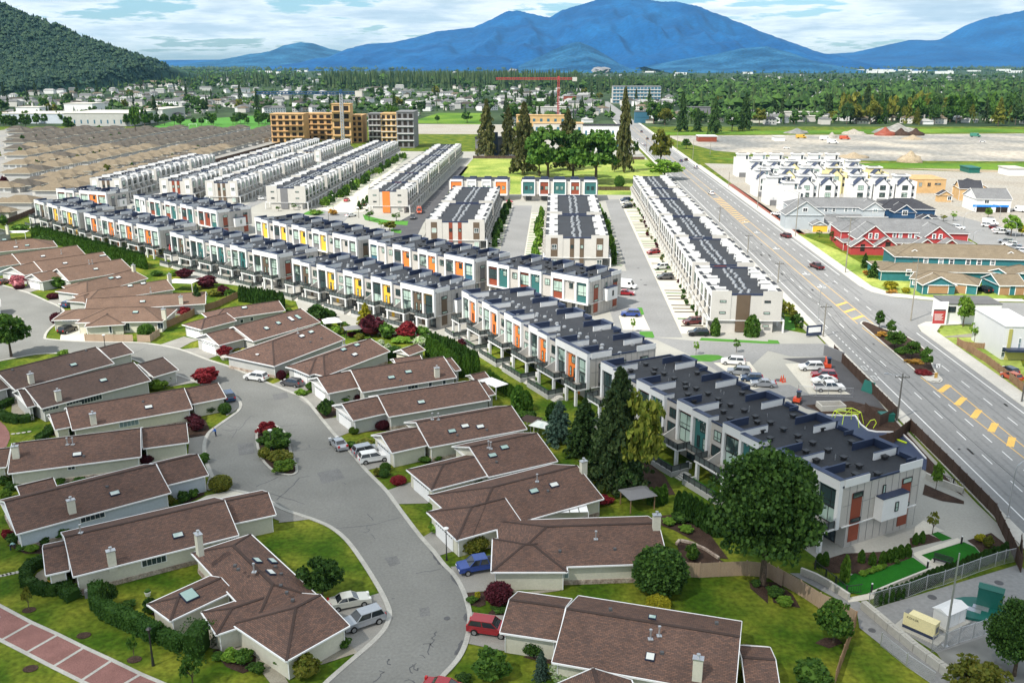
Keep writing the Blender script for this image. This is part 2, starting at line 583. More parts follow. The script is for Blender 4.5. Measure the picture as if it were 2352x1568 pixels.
CP={'white':paint('white',(0.78,0.78,0.77),0),'silver':paint('silver',(0.42,0.44,0.47),.5),'grey':paint('grey',(0.10,0.10,0.11),.4),'black':paint('black',(0.012,0.013,0.016)),'red':paint('red',(0.33,0.012,0.02)),'blue':paint('blue',(0.012,0.05,0.26)),'maroon':paint('maroon',(0.12,0.015,0.02)),'navy':paint('navy',(0.02,0.06,0.14)),'pearl':paint('pearl',(0.62,0.62,0.55),.1),'orange':paint('orange',(0.55,0.09,0.03)),'green':paint('green',(0.05,0.22,0.15)),'yellow':paint('yellow',(0.70,0.42,0.04))}
# ---------------------------------------------------------------- ground, roads, kerbs
def sheet(name,mats,pts,z,kind='structure',**k):
 mb=MB()
 mb.sheet([(p[0],p[1])for p in pts],z)
 return struct(name,mb,mats,kind)
def smooth_line(pts,n=4):
 """rounded polyline through the points (Catmull-Rom)"""
 out=[]
 for i in range(len(pts)-1):
  p0,p1,p2,p3=pts[max(i-1,0)],pts[i],pts[i+1],pts[min(i+2,len(pts)-1)]
  for k in range(n):
   t=k/n
   out.append(0.5*((2*p1)+(-p0+p2)*t+(2*p0-5*p1+4*p2-p3)*t*t+(-p0+3*p1-3*p2+p3)*t**3))
 out.append(pts[-1])
 return out
def strip(mb,pts,w,z0,z1,side=1):
 """raised strip of width w to the given side of the line"""
 n=len(pts)
 off=[]
 for i in range(n):
  d=(pts[min(i+1,n-1)]-pts[max(i-1,0)])
  d=Vector((d.x,d.y,0)).normalized()
  off.append(pts[i]+Vector((-d.y,d.x,0))*w*side)
 v=[]
 for p,q in zip(pts,off):
  v+=[(p.x,p.y,z0),(p.x,p.y,z1),(q.x,q.y,z1),(q.x,q.y,z0)]
 f=[]
 for i in range(n-1):
  a_=4*i
  for j in range(3):
   f.append((a_+j,a_+j+1,a_+j+5,a_+j+4))
 f.append((0,3,2,1))
 f.append((4*n-4,4*n-3,4*n-2,4*n-1))
 mb.add(v,f)
mb=MB()
xs=[-700,-300,-120,0,120,300,700]
ys=[20,60,120,200,320,500,900]
for i in range(len(xs)-1):
 for j in range(len(ys)-1):
  mb.poly([(xs[i],ys[j],-0.03),(xs[i+1],ys[j],-0.03),(xs[i+1],ys[j+1],-0.03),(xs[i],ys[j+1],-0.03)])
struct('lawn_ground',mb,M['grass'])
mb=MB()
ring=[(-700,20),(700,20),(700,900),(-700,900)]
gx=[-18000,-9000,-3000,-700,700,3000,9000,18000]
gy=[-2000,-600,20,900,2500,6000,12000,19500]
for i in range(len(gx)-1):
 for j in range(len(gy)-1):
  if gx[i]==-700 and gy[j]==20:
   continue
  mb.poly([(gx[i],gy[j],-0.05),(gx[i+1],gy[j],-0.05),(gx[i+1],gy[j+1],-0.05),(gx[i],gy[j+1],-0.05)])
struct('far_plain',mb,M['plain'])
KR=[P(*q)for q in[(985,1590),(1003,1560),(1045.5,1513),(1065.5,1471),(1073,1426),(1070.5,1396),(1058,1356),(1038,1321),(1015.5,1298.5),(990.5,1266),(960.5,1232),(918,1176),(883,1128),(838,1082),(805.5,1043),(770.5,1005.6),(735.5,963),(698,918),(663,900.6),(613,880.6),(572.5,863),(525,843),(475,827),(410,803),(345,790.6),(295,787),(195,785.6),(110,780),(100,774),(107,760),(120,748),(141,728),(145,716),(132,704),(107,693),(62,673),(12,658),(-60,638)]]
KL=[P(*q)for q in[(738,1590),(758,1566),(820.5,1511),(858,1478.5),(888,1446),(900.5,1413.5),(895.5,1388.5),(875.5,1348.5),(838,1288.5),(800.5,1238.5),(763,1208.5),(723,1191),(690,1180),(650,1166),(612,1143),(570,1130),(525,1120),(497,1101),(486,1080),(476,1053),(473,1022),(482,996),(500,980.6),(535,956),(551,943),(557,930),(550,917),(540,909),(500,893),(447,874),(400,857),(340,838),(300,822),(240,812),(160,810),(82,813),(0,828),(-60,838)]]
KRs,KLs=smooth_line(KR,3),smooth_line(KL,3)
sheet('street',M['asphalt'],KRs+KLs[::-1],0.02)
mb=MB()
strip(mb,KRs,0.55,0.0,0.10,-1)
struct('kerb',mb,M['kerb'])
mb=MB()
strip(mb,KLs,0.55,0.0,0.10,1)
struct('kerb',mb,M['kerb'])
ISL=[P(*q)for q in[(588,985),(587,1015),(598,1053),(620,1078),(638,1088),(663,1092),(679,1089),(685,1081),(682,1065.6),(670,1035),(663,1003),(645,983),(620,972),(600,974),(588,985)]]
ISs=smooth_line(ISL,3)
mb=MB()
mb.slab([(p.x,p.y)for p in ISs[:-1]],0.0,0.09)
struct('traffic_island',mb,M['soil'])
mb=MB()
strip(mb,ISs,0.4,0.0,0.13,1)
struct('kerb',mb,M['kerb'])
mb=MB()
def crack(pts,w=0.13):
 w3=[P(*q)for q in pts]
 out=[]
 for a_,b_ in zip(w3,w3[1:]):
  out+=[a_,(a_+b_)/2+Vector((R.uniform(-.25,.25),R.uniform(-.25,.25),0))]
 out.append(w3[-1])
 for a_,b_ in zip(out,out[1:]):
  d=(b_-a_)
  if d.length<1e-4:
   continue
  d.normalize()
  s_=Vector((-d.y,d.x,0))*w*R.uniform(.35,.7)
  mb.poly([(*(a_-s_).xy,0.026),(*(b_-s_).xy,0.026),(*(b_+s_).xy,0.026),(*(a_+s_).xy,0.026)])
def qc(c,*pp):
 return[Q(c,*p)for p in pp]
for c_,w_ in[(qc('b1',(730,150),(900,135),(1100,110),(1330,45)),.12),(qc('b1',(1025,15),(1060,50),(1080,75)),.1),(qc('b1',(1020,125),(1045,160),(1020,180),(990,182)),.1),(qc('b1',(1060,205),(1095,245)),.1),(qc('b1',(1470,562),(1600,545),(1700,520)),.12),(qc('b1',(1605,360),(1640,410),(1680,470),(1725,510)),.34),(qc('b1',(1800,580),(1870,680)),.34),(qc('b1',(1938,930),(1940,1000)),.34),(qc('b1',(1905,1180),(1870,1250),(1840,1310)),.34),(qc('b1',(1250,800),(1275,790)),.1),(qc('b1',(1660,1095),(1650,1130),(1615,1160),(1620,1200),(1590,1250),(1590,1310)),.13),(qc('b1',(1535,1215),(1600,1205),(1630,1240)),.1),(qc('b1',(1500,1310),(1555,1340)),.12),(qc('b1',(1210,1350),(1205,1370),(1240,1400)),.12),(qc('b1',(1440,1395),(1410,1430),(1440,1480)),.12),(qc('b1',(1475,1385),(1450,1440),(1490,1450),(1500,1430)),.12),(qc('b1',(1130,1455),(1180,1465),(1150,1500),(1075,1560)),.12),(qc('b1',(1360,1550),(1400,1535),(1460,1568)),.12),(qc('a1',(460,1055),(500,1045),(495,1020)),.1),(qc('a1',(350,1085),(480,1062),(590,1070),(690,1050)),.1),(qc('a1',(55,625),(110,605),(290,575)),.09),(qc('a1',(185,860),(280,850),(390,840)),.1),(qc('a1',(790,1370),(825,1385)),.12),(qc('a1',(0,1410),(90,1370),(200,1320)),.12),(qc('a1',(400,1325),(350,1390),(270,1460),(190,1530)),.14),(qc('a1',(400,1325),(495,1310)),.1),(qc('a1',(130,1470),(230,1500),(350,1530),(450,1568)),.12),(qc('a0',(2040,880),(2120,895),(2180,880),(2130,960)),.14),(qc('a0',(2190,890),(2260,800),(2300,760),(2340,770)),.12),(qc('a0',(2080,840),(2200,860)),.1),(qc('a0',(1225,185),(1330,135)),.1)]:
 crack(c_,w_)
struct('crack_sealant',mb,M['crack'],'stuff')
DRV={'grey_driveway':('drive',[[(723,1191),(690,1180),(650,1166),(600,1150),(615,1185),(642,1196),(640,1200),(680,1196)],qc('b1',(1140,740),(1230,850),(1262,950),(1210,1080),(1090,1215),(930,1340),(870,1260),(790,1150),(700,800),(1010,780)),qc('b1',(1530,230),(1610,360),(1680,400),(1870,340),(1970,210),(1820,60)),qc('b1',(1790,500),(1870,690),(1920,740),(2100,725),(2352,640),(2352,460)),qc('b1',(1960,915),(1965,1010),(1920,1200),(2352,1290),(2352,950),(2200,945)),qc('a1',(1180,1450),(1260,1568),(1580,1560),(1580,1410),(1440,1360)),qc('a1',(600,790),(735,960),(870,905),(860,870),(770,765)),qc('a1',(390,600),(520,690),(720,625),(640,600),(530,540)),qc('a1',(140,470),(300,545),(360,570),(480,520),(500,440),(330,400)),qc('a1',(850,1075),(1000,1260),(1090,1240),(1230,1215),(1220,1080),(1110,1040),(920,1030)),qc('a0',(1470,105),(1640,145),(1760,80),(1825,60),(1690,30)),qc('a0',(1640,150),(1900,240),(2010,200),(1980,180),(1840,130)),qc('a0',(2180,320),(2352,400),(2352,300),(2300,290)),qc('a0',(1590,355),(1610,440),(1560,490),(1800,450),(1780,430)),qc('a0',(2050,600),(2080,760),(2150,720),(2215,660),(2215,620),(2170,590)),qc('a0',(1740,960),(1730,1110),(1900,1160),(1905,1000),(1930,930),(1760,960)),qc('a0',(1890,1160),(1940,1260),(1880,1440),(2040,1440),(2280,1470),(2140,1440),(1990,1340),(1960,1280),(1930,1200)),qc('c0',(130,1130),(240,1165),(380,1125),(260,1090)),qc('c0',(430,1235),(520,1270),(600,1235),(680,1215),(590,1180)),qc('c0',(50,1390),(100,1440),(210,1440),(225,1400),(150,1360),(100,1370))]),'concrete_patio':('conc2',[qc('b0',(680,760),(850,770),(850,690),(760,640),(680,640),(620,640)),qc('b0',(340,560),(290,640),(460,655),(600,640),(560,560),(430,500)),qc('b0',(1480,1000),(1560,1100),(1680,1130),(1950,1250),(2352,1300),(2352,1180),(2050,1200),(1960,1060),(1860,870),(1700,900)),qc('b1',(0,1160),(60,1180),(300,1568),(130,1568),(0,1400)),qc('b1',(560,1380),(600,1400),(930,1290),(880,1230),(560,1330)),qc('a0',(120,560),(100,760),(220,750),(300,760),(280,640)),qc('a0',(0,740),(90,640),(0,560)),qc('b2',(2120,1210),(2352,1230),(2352,1330),(2120,1300)),qc('b2',(0,700),(80,735),(440,705),(440,720),(150,760),(0,740)),qc('a2',(880,1400),(920,1480),(1230,1500),(1240,1440),(1100,1400)),qc('c3',(1620,1560),(1640,1568),(1990,1568),(1900,1530))])}
for nm,(mt,lst)in DRV.items():
 for i,pl in enumerate(lst):
  sheet(nm,M[mt],[P(*q)for q in pl],0.034+.0008*i)
sheet('concrete_driveway',M['pave'],[P(*q)for q in qc('c0',(550,1600),(780,1610),(790,1490),(690,1500),(560,1540))],0.05)
BEDS=[qc('a1',(520,690),(600,780),(640,800),(760,740),(680,620),(560,640)),qc('a1',(470,540),(560,580),(730,640),(990,600),(900,540),(700,560)),qc('a1',(880,930),(1010,905),(1240,890),(1210,800),(1100,790),(960,870)),qc('a1',(1480,1150),(1620,1190),(1730,1170),(1700,1110),(1560,1120)),qc('a1',(1080,1310),(1180,1330),(1240,1290),(1160,1230)),qc('a1',(1280,1400),(1310,1420),(1380,1385),(1360,1370)),qc('a0',(1290,1200),(1340,1160),(1580,1170),(1700,1120),(1610,1090),(1300,1140)),qc('a0',(1540,1470),(1700,1568),(1880,1480),(1870,1420),(1620,1440)),qc('a0',(1700,780),(1740,960),(1950,930),(1890,800),(1800,740)),qc('a0',(400,850),(420,930),(530,945),(470,870)),qc('b0',(1950,1270),(2080,1420),(2230,1480),(2352,1430),(2352,1290),(2100,1230)),qc('b1',(60,1210),(200,1440),(360,1420),(560,1340),(900,1210),(800,1130),(280,1360)),qc('b1',(1930,740),(1925,840),(2050,870),(2110,850),(2100,730)),qc('b1',(2130,930),(2290,955),(2320,880),(2200,870)),qc('b2',(1510,270),(1560,470),(1950,460),(1850,390),(1600,270)),qc('b2',(1370,120),(1500,170),(1700,280),(1900,420),(1990,430),(1800,180),(1500,20),(1370,30)),qc('b2',(2180,640),(2190,700),(2352,840),(2352,640)),qc('b2',(100,1330),(500,1430),(640,1520),(690,1440),(470,1390),(440,1200)),qc('b0',(60,300),(230,380),(380,380),(520,250),(210,300)),qc('b0',(1340,850),(1450,1010),(1560,1060),(1700,1040),(1480,900)),qc('a2',(560,1000),(700,1150),(900,1400),(1100,1500),(1500,1480),(1400,1300),(900,900),(400,900)),qc('b3',(0,640),(50,830),(300,880),(230,760),(80,640)),qc('b3',(430,1200),(560,1250),(690,1200),(640,1160),(520,1150))]
for i,pl in enumerate(BEDS):
 sheet('planting_bed',M['soil'],[P(*q)for q in pl],0.012+.0007*i)
def lerp(a_,b_,t):
 return(a_[0]+(b_[0]-a_[0])*t,a_[1]+(b_[1]-a_[1])*t)
up0,up1=Q('b0',-250,740),Q('b0',1560,1568+20)
upw=[P(*q)for q in[Q('b0',-220,712),Q('b0',0,840),Q('b0',300,1000),Q('b0',545,1110),Q('b0',785,1228),Q('b0',1040,1345),Q('b0',1310,1475),Q('b0',1530,1568),Q('b0',1760,1665)]]
lww=[P(*q)for q in[Q('b0',-220,1075),Q('b0',0,1190),Q('b0',215,1300),Q('b0',465,1430),Q('b0',725,1560),Q('b0',950,1668)]]
sheet('brick_path',M['brickpave'],upw+lww[::-1],0.02)
mb=MB()
strip(mb,upw,0.42,0.0,0.05,-1)
strip(mb,lww,0.42,0.0,0.05,1)
struct('concrete_edging',mb,M['kerb'])
mb=MB()
for a_,b_ in[((0,955),(-230,1060)),((305,1008),(0,1180)),((545,1115),(220,1300)),((785,1233),(468,1428)),((1038,1352),(725,1558)),((1305,1478),(980,1670))]:
 mb.bar(G('b0',*a_,.02),G('b0',*b_,.02),0.34,0.04)
struct('concrete_band',mb,M['kerb'],'stuff')
sheet('brick_path',M['brickpave'],[P(*q)for q in qc('a0',(-60,790),(0,805),(50,850),(85,910),(92,960),(60,1040),(0,1060),(-80,1060))],0.021)
sheet('white_gravel',M['pave'],[P(*q)for q in qc('a0',(1760,1560),(1900,1490),(2140,1440),(2270,1472),(2150,1510),(1990,1535),(1850,1585))],.05)
for x_,y_ in((770,1130),(280,1435),(268,897),(1235,1352),(1775,1612)):
 q=G('b0',x_,y_)
 mb=MB()
 mb.slab([(q.x+.75*math.cos(k*.524),q.y+.6*math.sin(k*.524))for k in range(12)],0,.04)
 struct('bark_ring',mb,M['soil'])
for c_,lst in(('a0',[(120,922),(168,917),(218,910),(268,902)]),('b0',[(10,583),(45,577),(80,568),(118,560),(160,552),(210,547)])):
 for x_,y_ in lst:
  mb=MB()
  p=G(c_,x_,y_)
  mb.slab([(p.x+.38*math.cos(k)*R.uniform(.8,1.1),p.y+.3*math.sin(k)*R.uniform(.8,1.1))for k in[i*1.047 for i in range(6)]],0,.05)
  st=struct('stepping_stone',mb,M['conc'])
# ---- main road in road coordinates
def rpoly(pts,z):
 return[RD(s_,t_,z)for s_,t_ in pts]
def rsheet(name,m,pts,z):
 return sheet(name,m,rpoly(pts,z),z)
rsheet('main_road',M['road'],[(60.9,60),(83.0,60),(83.0,205),(86.5,212),(97,214),(130,216),(130,232),(99,232),(88,236),(83.0,246),(83.0,560),(82.4,900),(82.0,1500),(62,1500),(61.5,900),(60.9,560)],0.02)
mb=MB()
for(s0,t0),(s1,t1)in[((59.0,60),(60.9,560)),((60.0,560),(61.4,1000)),((83.0,60),(86.4,204)),((83.0,248),(86.2,560)),((82.6,560),(85.2,1000))]:
 mb.slab([tuple(RD(s0,t0).xy),tuple(RD(s1,t0).xy),tuple(RD(s1,t1).xy),tuple(RD(s0,t1).xy)],0,0.13)
struct('pavement',mb,M['walk'])
mb=MB()
mb.slab([tuple(RD(*q).xy)for q in[(83,204),(86.4,204),(89.5,209.5),(97,211.2),(97,214),(87,212.2),(84,209)]],0,.13)
mb.slab([tuple(RD(*q).xy)for q in[(83,248),(86.2,248),(89,241),(98,236),(120,235.5),(120,233),(98,233),(88,236.5),(84,242)]],0,.13)
struct('pavement',mb,M['walk'])
mb=MB()
def rline(s_,t0,t1,w=0.16,m=mb,ds=0.0):
 a_,b_=RD(s_,t0),RD(s_+ds,t1)
 d=(b_-a_).normalized()
 n_=Vector((-d.y,d.x,0))*w/2
 L_=(b_-a_).length
 k=max(1,int(L_/60))
 for i in range(k):
  p,q=a_.lerp(b_,i/k),a_.lerp(b_,(i+1)/k)
  m.poly([(*(p+n_).xy,.028),(*(p-n_).xy,.028),(*(q-n_).xy,.028),(*(q+n_).xy,.028)])
rline(62.8,60,172,.2)
rline(62.8,206,900,.2)
for t_ in np.arange(173,204,2.4):
 rline(63.0,t_,t_+1.2,.2)
rline(81.6,60,203,.2)
rline(81.6,262,900,.2)
for t_ in np.arange(62,700,9.4):
 rline(66.6,t_+3.6,t_+7.2,.17)
 rline(77.9,t_+1.0,t_+4.6,.17)
for t_ in np.arange(62,165,6.9):
 rline(70.3,t_+2,t_+5.4,.17)
for s_,t_ in[(72.6,246),(72.6,262),(72.6,300),(72.6,330),(72.6,352)]:
 rline(s_,t_,t_+3.6,.3)
 rline(s_-.9,t_+.4,t_+1.4,.7)
 rline(s_,t_+.2,t_+.8,1.8)
for s_,t_ in[(61.9,170),(61.9,176),(61.9,205),(61.9,260),(61.9,320)]:
 rline(s_-.35,t_,t_+2.2,.1)
 rline(s_+.35,t_,t_+2.2,.1)
 rline(s_,t_,t_+.2,.8)
 rline(s_,t_+2.1,t_+2.3,.8)
struct('road_marking',mb,M['paintw'])
mb=MB()
for q in[(70.7,210,900),(74.4,210,900)]:
 rline(q[0],q[1],q[2],.16,mb)
rline(71.0,172,60,.17,mb,4.4)
rline(74.6,168,60,.17,mb,.1)
for t_ in(164.0,157.2,151.0,144.8,138.7,132.5,126.5,120.5):
 s_=71.0+(172-t_)/112*4.4
 a_,b_=RD(s_+.1,t_-.3),RD(74.6,t_+3.6)
 mb.bar((*a_.xy,.03),(*b_.xy,.03),1.1,.012)
for t_ in np.arange(214,232,6.5):
 mb.bar(RD(70.8,t_,.03),RD(74.3,t_+3.4,.03),1.0,.012)
for t_ in np.arange(352,420,4.6):
 mb.bar(RD(71.0,t_,.03),RD(74.2,t_+2,.03),1.0,.012)
rline(71.7,174,207,.16,mb,-.9)
struct('yellow_road_marking',mb,M['painty'])
trk=MB()
for s_ in(64.0,65.4,67.7,69.1,75.6,77.0,79.0,80.4):
 t_=62.0
 while t_<600:
  L__=R.uniform(14,40)
  w__=R.uniform(.3,.6)
  a_,b_=RD(s_+R.uniform(-.15,.15),t_),RD(s_+R.uniform(-.15,.15),t_+L__)
  n_=rn*w__/2
  trk.poly([(*(a_-n_).xy,.024),(*(a_+n_).xy,.024),(*(b_+n_).xy,.024),(*(b_-n_).xy,.024)])
  t_+=L__*R.uniform(.9,1.3)
M['track']=mat('worn wheel track',(0.21,0.21,0.208),0.86,0.12,.3,.1,2)
struct('wheel_track',trk,M['track'],'stuff')
M['patch']=mat('asphalt patch',(0.17,0.17,0.165),0.9,0.15,.5,.15,4)
for pl in[qc('b1',(1180,420),(1290,400),(1330,470),(1230,500)),qc('a1',(560,1280),(760,1240),(820,1330),(610,1380)),qc('a0',(2180,1010),(2330,1000),(2340,1100),(2200,1120)),qc('b1',(1500,880),(1590,870),(1600,950),(1510,960)),qc('a1',(150,560),(280,540),(300,590),(170,615))]:
 sheet('asphalt_patch',M['patch'],[P(*q)for q in pl],.0235)
MED=[RD(*q)for q in[(71.2,210),(72.4,212),(73.8,211),(75.4,206),(78.4,200),(78.6,188),(76.4,180),(75.0,174),(74.6,170.5),(73.2,168.6),(71.6,169.4),(71.2,174),(71.2,210)]]
MEDs=smooth_line(MED,3)
mb=MB()
mb.slab([tuple(p.xy)for p in MEDs[:-1]],0,.12)
struct('median_island',mb,M['soil'])
mb=MB()
strip(mb,MEDs,.35,0,.16,-1)
struct('median_kerb',mb,M['walk'])
mb=MB()
mb.slab([tuple(RD(*q).xy)for q in[(71.6,174.5),(74.9,174.5),(74.5,170.8),(73.2,169.2),(71.7,169.8)]],.1,.15)
struct('median_nose',mb,M['walk'])
MH=[('b1',1755,975,.35),('b3',955,1085,.4),('b3',1508,780,.5),('b3',2122,648,.5),('c2',1225,1087,.5),('c2',1160,933,.4),('c2',1185,1038,.35),('a3',100,430,.8)]
for c_,x_,y_,r_ in MH:
 mb=MB()
 p=G(c_,x_,y_)
 mb.slab([(p.x+r_*math.cos(k*.524),p.y+r_*math.sin(k*.524))for k in range(12)],.0,.05)
 struct('manhole_cover',mb,M['crack'])
# ---- townhouse estate paving
A1=rad(-41.2)
A2=rad(-62.3)
sheet('estate_lane',M['lane'],[P(*q)for q in[(1000,800),(1120,790),(1360,830),(1700,1150),(1900,1300),(1960,1330),(2000,1368),(2344,1252)]]+[RD(58.6,118),RD(58.6,200),RD(53,204),RD(53,430),RD(-52,430),RD(-52,640),RD(-230,640),RD(-230,400)]+[P(*q)for q in[(60,470),(75,515),(400,600),(420,640),(540,655),(675,680),(690,720)]],0.004)
rsheet('parking_lane',M['asphalt2'],[(20.6,197),(28.6,197),(28.6,413),(22.4,413)],0.02)
rsheet('parking_lane',M['asphalt2'],[(-17.5,250),(-9.4,250),(-9.6,392),(-17.5,392)],0.02)
sheet('cross_lane',M['asphalt2'],[P(*q)for q in qc('c2',(940,950),(1060,960),(1250,1310),(1320,1568))]+[G('a2',1700,70),G('a2',2352,95),G('a3',520,95),G('a3',690,110),G('a3',690,150),G('a3',500,220),G('a3',200,210),G('a3',0,160),G('a2',2200,300),G('a2',2352,480),G('a3',200,470),G('a3',380,560),G('a3',0,640),G('a2',1700,230),G('a2',1330,60)]+[P(*q)for q in qc('c2',(1100,1560),(960,1500),(900,1330),(880,1100))],0.012)
rsheet('dark_lane',M['dark'],[(-57,300),(-46,296),(-48,320),(-49.5,345),(-50.5,545),(-55.5,545),(-56.5,370),(-60,345)],0.02)
rsheet('rear_lane',M['asphalt2'],[(-97,470),(-90.5,470),(-79.5,340),(-60,322),(-56,300),(-66,290),(-92,345),(-96,380)],0.021)
rsheet('rear_lane',M['asphalt2'],[(-132,380),(-127,380),(-127,640),(-132,640)],0.02)
rsheet('rear_lane',M['asphalt2'],[(-187,385),(-181,385),(-181,640),(-187,640)],0.02)
def slats(s0,s1,t0,t1,name_seed,dens=.55):
 t_=t0
 k=0
 mg,mp,ms=MB(),MB(),MB()
 while t_<t1:
  w_=R.choice([1.0,1.3,2.6])
  m_=mg if R.random()<dens else(mp if R.random()<.5 else ms)
  m_.sheet([tuple(RD(s0+.3,t_).xy),tuple(RD(s1,t_).xy),tuple(RD(s1,t_+.9).xy),tuple(RD(s0+.3,t_+.9).xy)],.03)
  t_+=3.15
 struct('grass_strip',mg,M['turf'])
 struct('mulch_strip',ms,M['soil'])
rsheet('slab_paving',M['pave'],[(28.7,200),(35.4,200),(35.4,413),(28.7,413)],0.016)
slats(29.2,34.6,206,412,1,.4)
for s0,s1,t0,t1 in[(-9.3,-3.4,272,372),(16.5,20.5,272,380),(-22,-17.6,298,384)]:
 rsheet('slab_paving',M['pave'],[(s0,t0),(s1,t0),(s1,t1),(s0,t1)],0.016)
 slats(s0,s1,t0,t1,2,.6)
rsheet('slab_paving',M['pave'],[(-90,370),(-81,370),(-88,470),(-96,600),(-99,600),(-99,380)],0.024)
slats(-98,-93,384,600,3,.8)
rsheet('slab_paving',M['pave'],[(-78,372),(-81.5,372),(-88.5,470),(-84,590),(-78.5,590)],0.023)
sheet('slab_paving',M['pave'],[P(*q)for q in qc('a2',(1850,270),(2180,260),(2352,480),(2200,520),(2150,470))],.022)
sheet('slab_paving',M['pave'],[P(*q)for q in qc('a3',(155,280),(290,275),(760,560),(380,560))],.03)
sheet('muddy_yard',M['dark'],[P(*q)for q in qc('a3',(130,230),(700,215),(1080,700),(860,720),(560,740),(350,690),(160,590),(380,560),(760,560),(300,275))],.026)
sheet('muddy_yard',M['soil'],[P(*q)for q in qc('a3',(340,660),(760,620),(1080,700),(1240,880),(1400,1060),(1800,1500),(1650,1400),(900,900),(560,760))],.033)
sheet('slab_paving',M['pave'],[P(*q)for q in qc('c2',(980,1370),(1200,1350),(1270,1500),(1020,1500))],.024)
for i,pl in enumerate([qc('a2',(1590,250),(1640,205),(1780,195),(1900,200),(1960,225),(1830,260)),qc('a2',(1720,65),(2352,95),(2352,75),(1740,40)),qc('c2',(1170,1515),(1290,1515),(1310,1568),(1190,1568)),qc('c2',(1150,1295),(1195,1295),(1215,1360),(1180,1360)),qc('a2',(1170,-10),(1290,-5),(1300,45),(1180,25)),qc('a3',(0,60),(90,65),(110,95),(0,95)),qc('c3',(150,1380),(235,1385),(250,1500),(150,1500)),qc('c1',(480,410),(640,420),(560,450),(420,440)),qc('c1',(980,440),(1130,480),(1250,500),(1400,500),(1390,540),(1130,520),(1000,490)),qc('c1',(1240,570),(1340,590),(1330,615),(1240,600))]):
 sheet('green_verge',M['sport'],[P(*q)for q in pl],.040+.001*i)
sheet('garden_turf',M['turf'],[P(*q)for q in qc('b3',(620,660),(720,740),(860,760),(930,740),(1500,535),(1330,415),(870,590),(800,560))],.05)
sheet('garden_turf',M['turf'],[P(*q)for q in qc('b3',(1410,395),(1800,275),(1900,320),(1955,385),(1960,410),(1640,530))],.051)
sheet('garden_turf',M['turf'],[P(*q)for q in qc('b3',(1500,200),(1560,180),(1690,240),(1600,265))],.052)
sheet('garden_path',M['pave'],[P(*q)for q in qc('b3',(1320,380),(1740,237),(1800,270),(1410,393),(1620,520),(1600,560),(950,800),(740,830),(720,790),(940,745),(1500,530))],.045)
sheet('planting_bed',M['soil'],[P(*q)for q in qc('b3',(410,470),(700,380),(1330,350),(1320,420),(860,600),(760,560),(600,560))],.047)
sheet('planting_bed',M['soil'],[P(*q)for q in qc('b3',(1300,240),(1450,190),(1600,260),(1310,330))],.048)
sheet('planting_bed',M['soil'],[P(*q)for q in qc('b3',(1830,260),(2050,190),(2230,330),(1990,410),(1950,370),(1900,310))],.048)
sheet('planting_bed',M['soil'],[P(*q)for q in qc('a3',(1420,1480),(1440,1385),(1560,1440),(1800,1540),(1800,1568),(1600,1540))],.048)
sheet('garden_path',M['pave'],[P(*q)for q in qc('b3',(1350,130),(1430,75),(1620,175),(1500,200),(1340,215))],.049)
sheet('utility_yard',M['asphalt2'],[P(*q)for q in qc('b3',(925,895),(2300,480),(2600,700),(2600,1100),(2070,1060),(2000,1160),(1550,1290))],.014)
sheet('gravel_patch',M['gravel2'],[P(*q)for q in qc('b3',(1550,1290),(2000,1140),(2120,1060),(2600,1000),(2700,1700),(1800,1640))],.018)
sheet('alley',M['asphalt2'],[P(*q)for q in qc('b3',(320,560),(850,830),(1560,1400),(1760,1600),(1600,1640),(1380,1490),(840,1060),(820,930),(640,800),(200,560))],.022)
sheet('retention_lawn',M['grass'],[P(*q)for q in qc('b3',(825,1080),(1370,1500),(1500,1640),(650,1640))],.010)
rsheet('bungalow_ground',M['drive'],[(-500,480),(-212,350),(-208,846),(-500,846)],.008)
rsheet('cemetery_lawn',M['cemetery'],[(-52,500),(-49,425),(-45,427),(36,427),(56,425),(58,590),(-52,592)],.02)
rsheet('sports_field',M['sport'],[(-375,838),(-262,850),(-255,905),(-255,1090),(-330,1100),(-400,985)],.03)
rsheet('sports_field',M['field'],[(-150,948),(-72,930),(-78,1148),(-142,1148)],.03)
rsheet('building_site',M['gravel'],[(-142,800),(-40,800),(-40,930),(-142,935)],.02)
rsheet('building_site',M['lane'],[(-52,592),(58,590),(58,800),(-52,800)],.022)
rsheet('gravel_works',M['gravel2'],[(92,790),(400,830),(640,640),(470,560),(380,585),(300,590),(170,590),(110,655),(95,740)],.02)
rsheet('gravel_works',M['earth'],[(128,585),(230,530),(330,520),(360,560),(220,560),(150,600)],.024)
rsheet('green_bank',M['field'],[(100,610),(125,585),(180,575),(290,578),(470,555),(470,500),(330,520),(230,545),(150,552),(120,570)],.028)
rsheet('green_bank',M['field'],[(90,800),(400,845),(650,660),(650,700),(400,900),(180,850),(90,830)],.028)
rsheet('dev_ground',M['gravel'],[(87,330),(150,330),(330,360),(330,520),(230,530),(128,560),(90,570)],.02)
rsheet('dev_street',M['asphalt2'],[(130,216),(190,235),(200,262),(172,300),(160,372),(150,372),(140,300),(138,262),(130,232)],.03)
rsheet('dev_street',M['pave'],[(98,196),(124,190),(150,235),(128,246),(118,216),(98,216)],.028)
rsheet('dry_verge',M['cemetery'],[(86.5,60),(92,60),(94,180),(100,196),(98,211),(90,209),(86.5,203)],.018)
rsheet('dry_verge',M['cemetery'],[(86.3,249),(89,242),(98,236.2),(118,236),(116,250),(94,258),(92,300),(86.3,330)],.018)
rsheet('rust_mulch_verge',M['redp'],[(86.4,330),(89.0,328),(89.0,470),(86.4,470)],.02)
sheet('flower_meadow',M['cemetery'],[P(*q)for q in qc('a3',(1560,-40),(2130,-60),(2120,110),(1840,90),(1700,60))],.03)
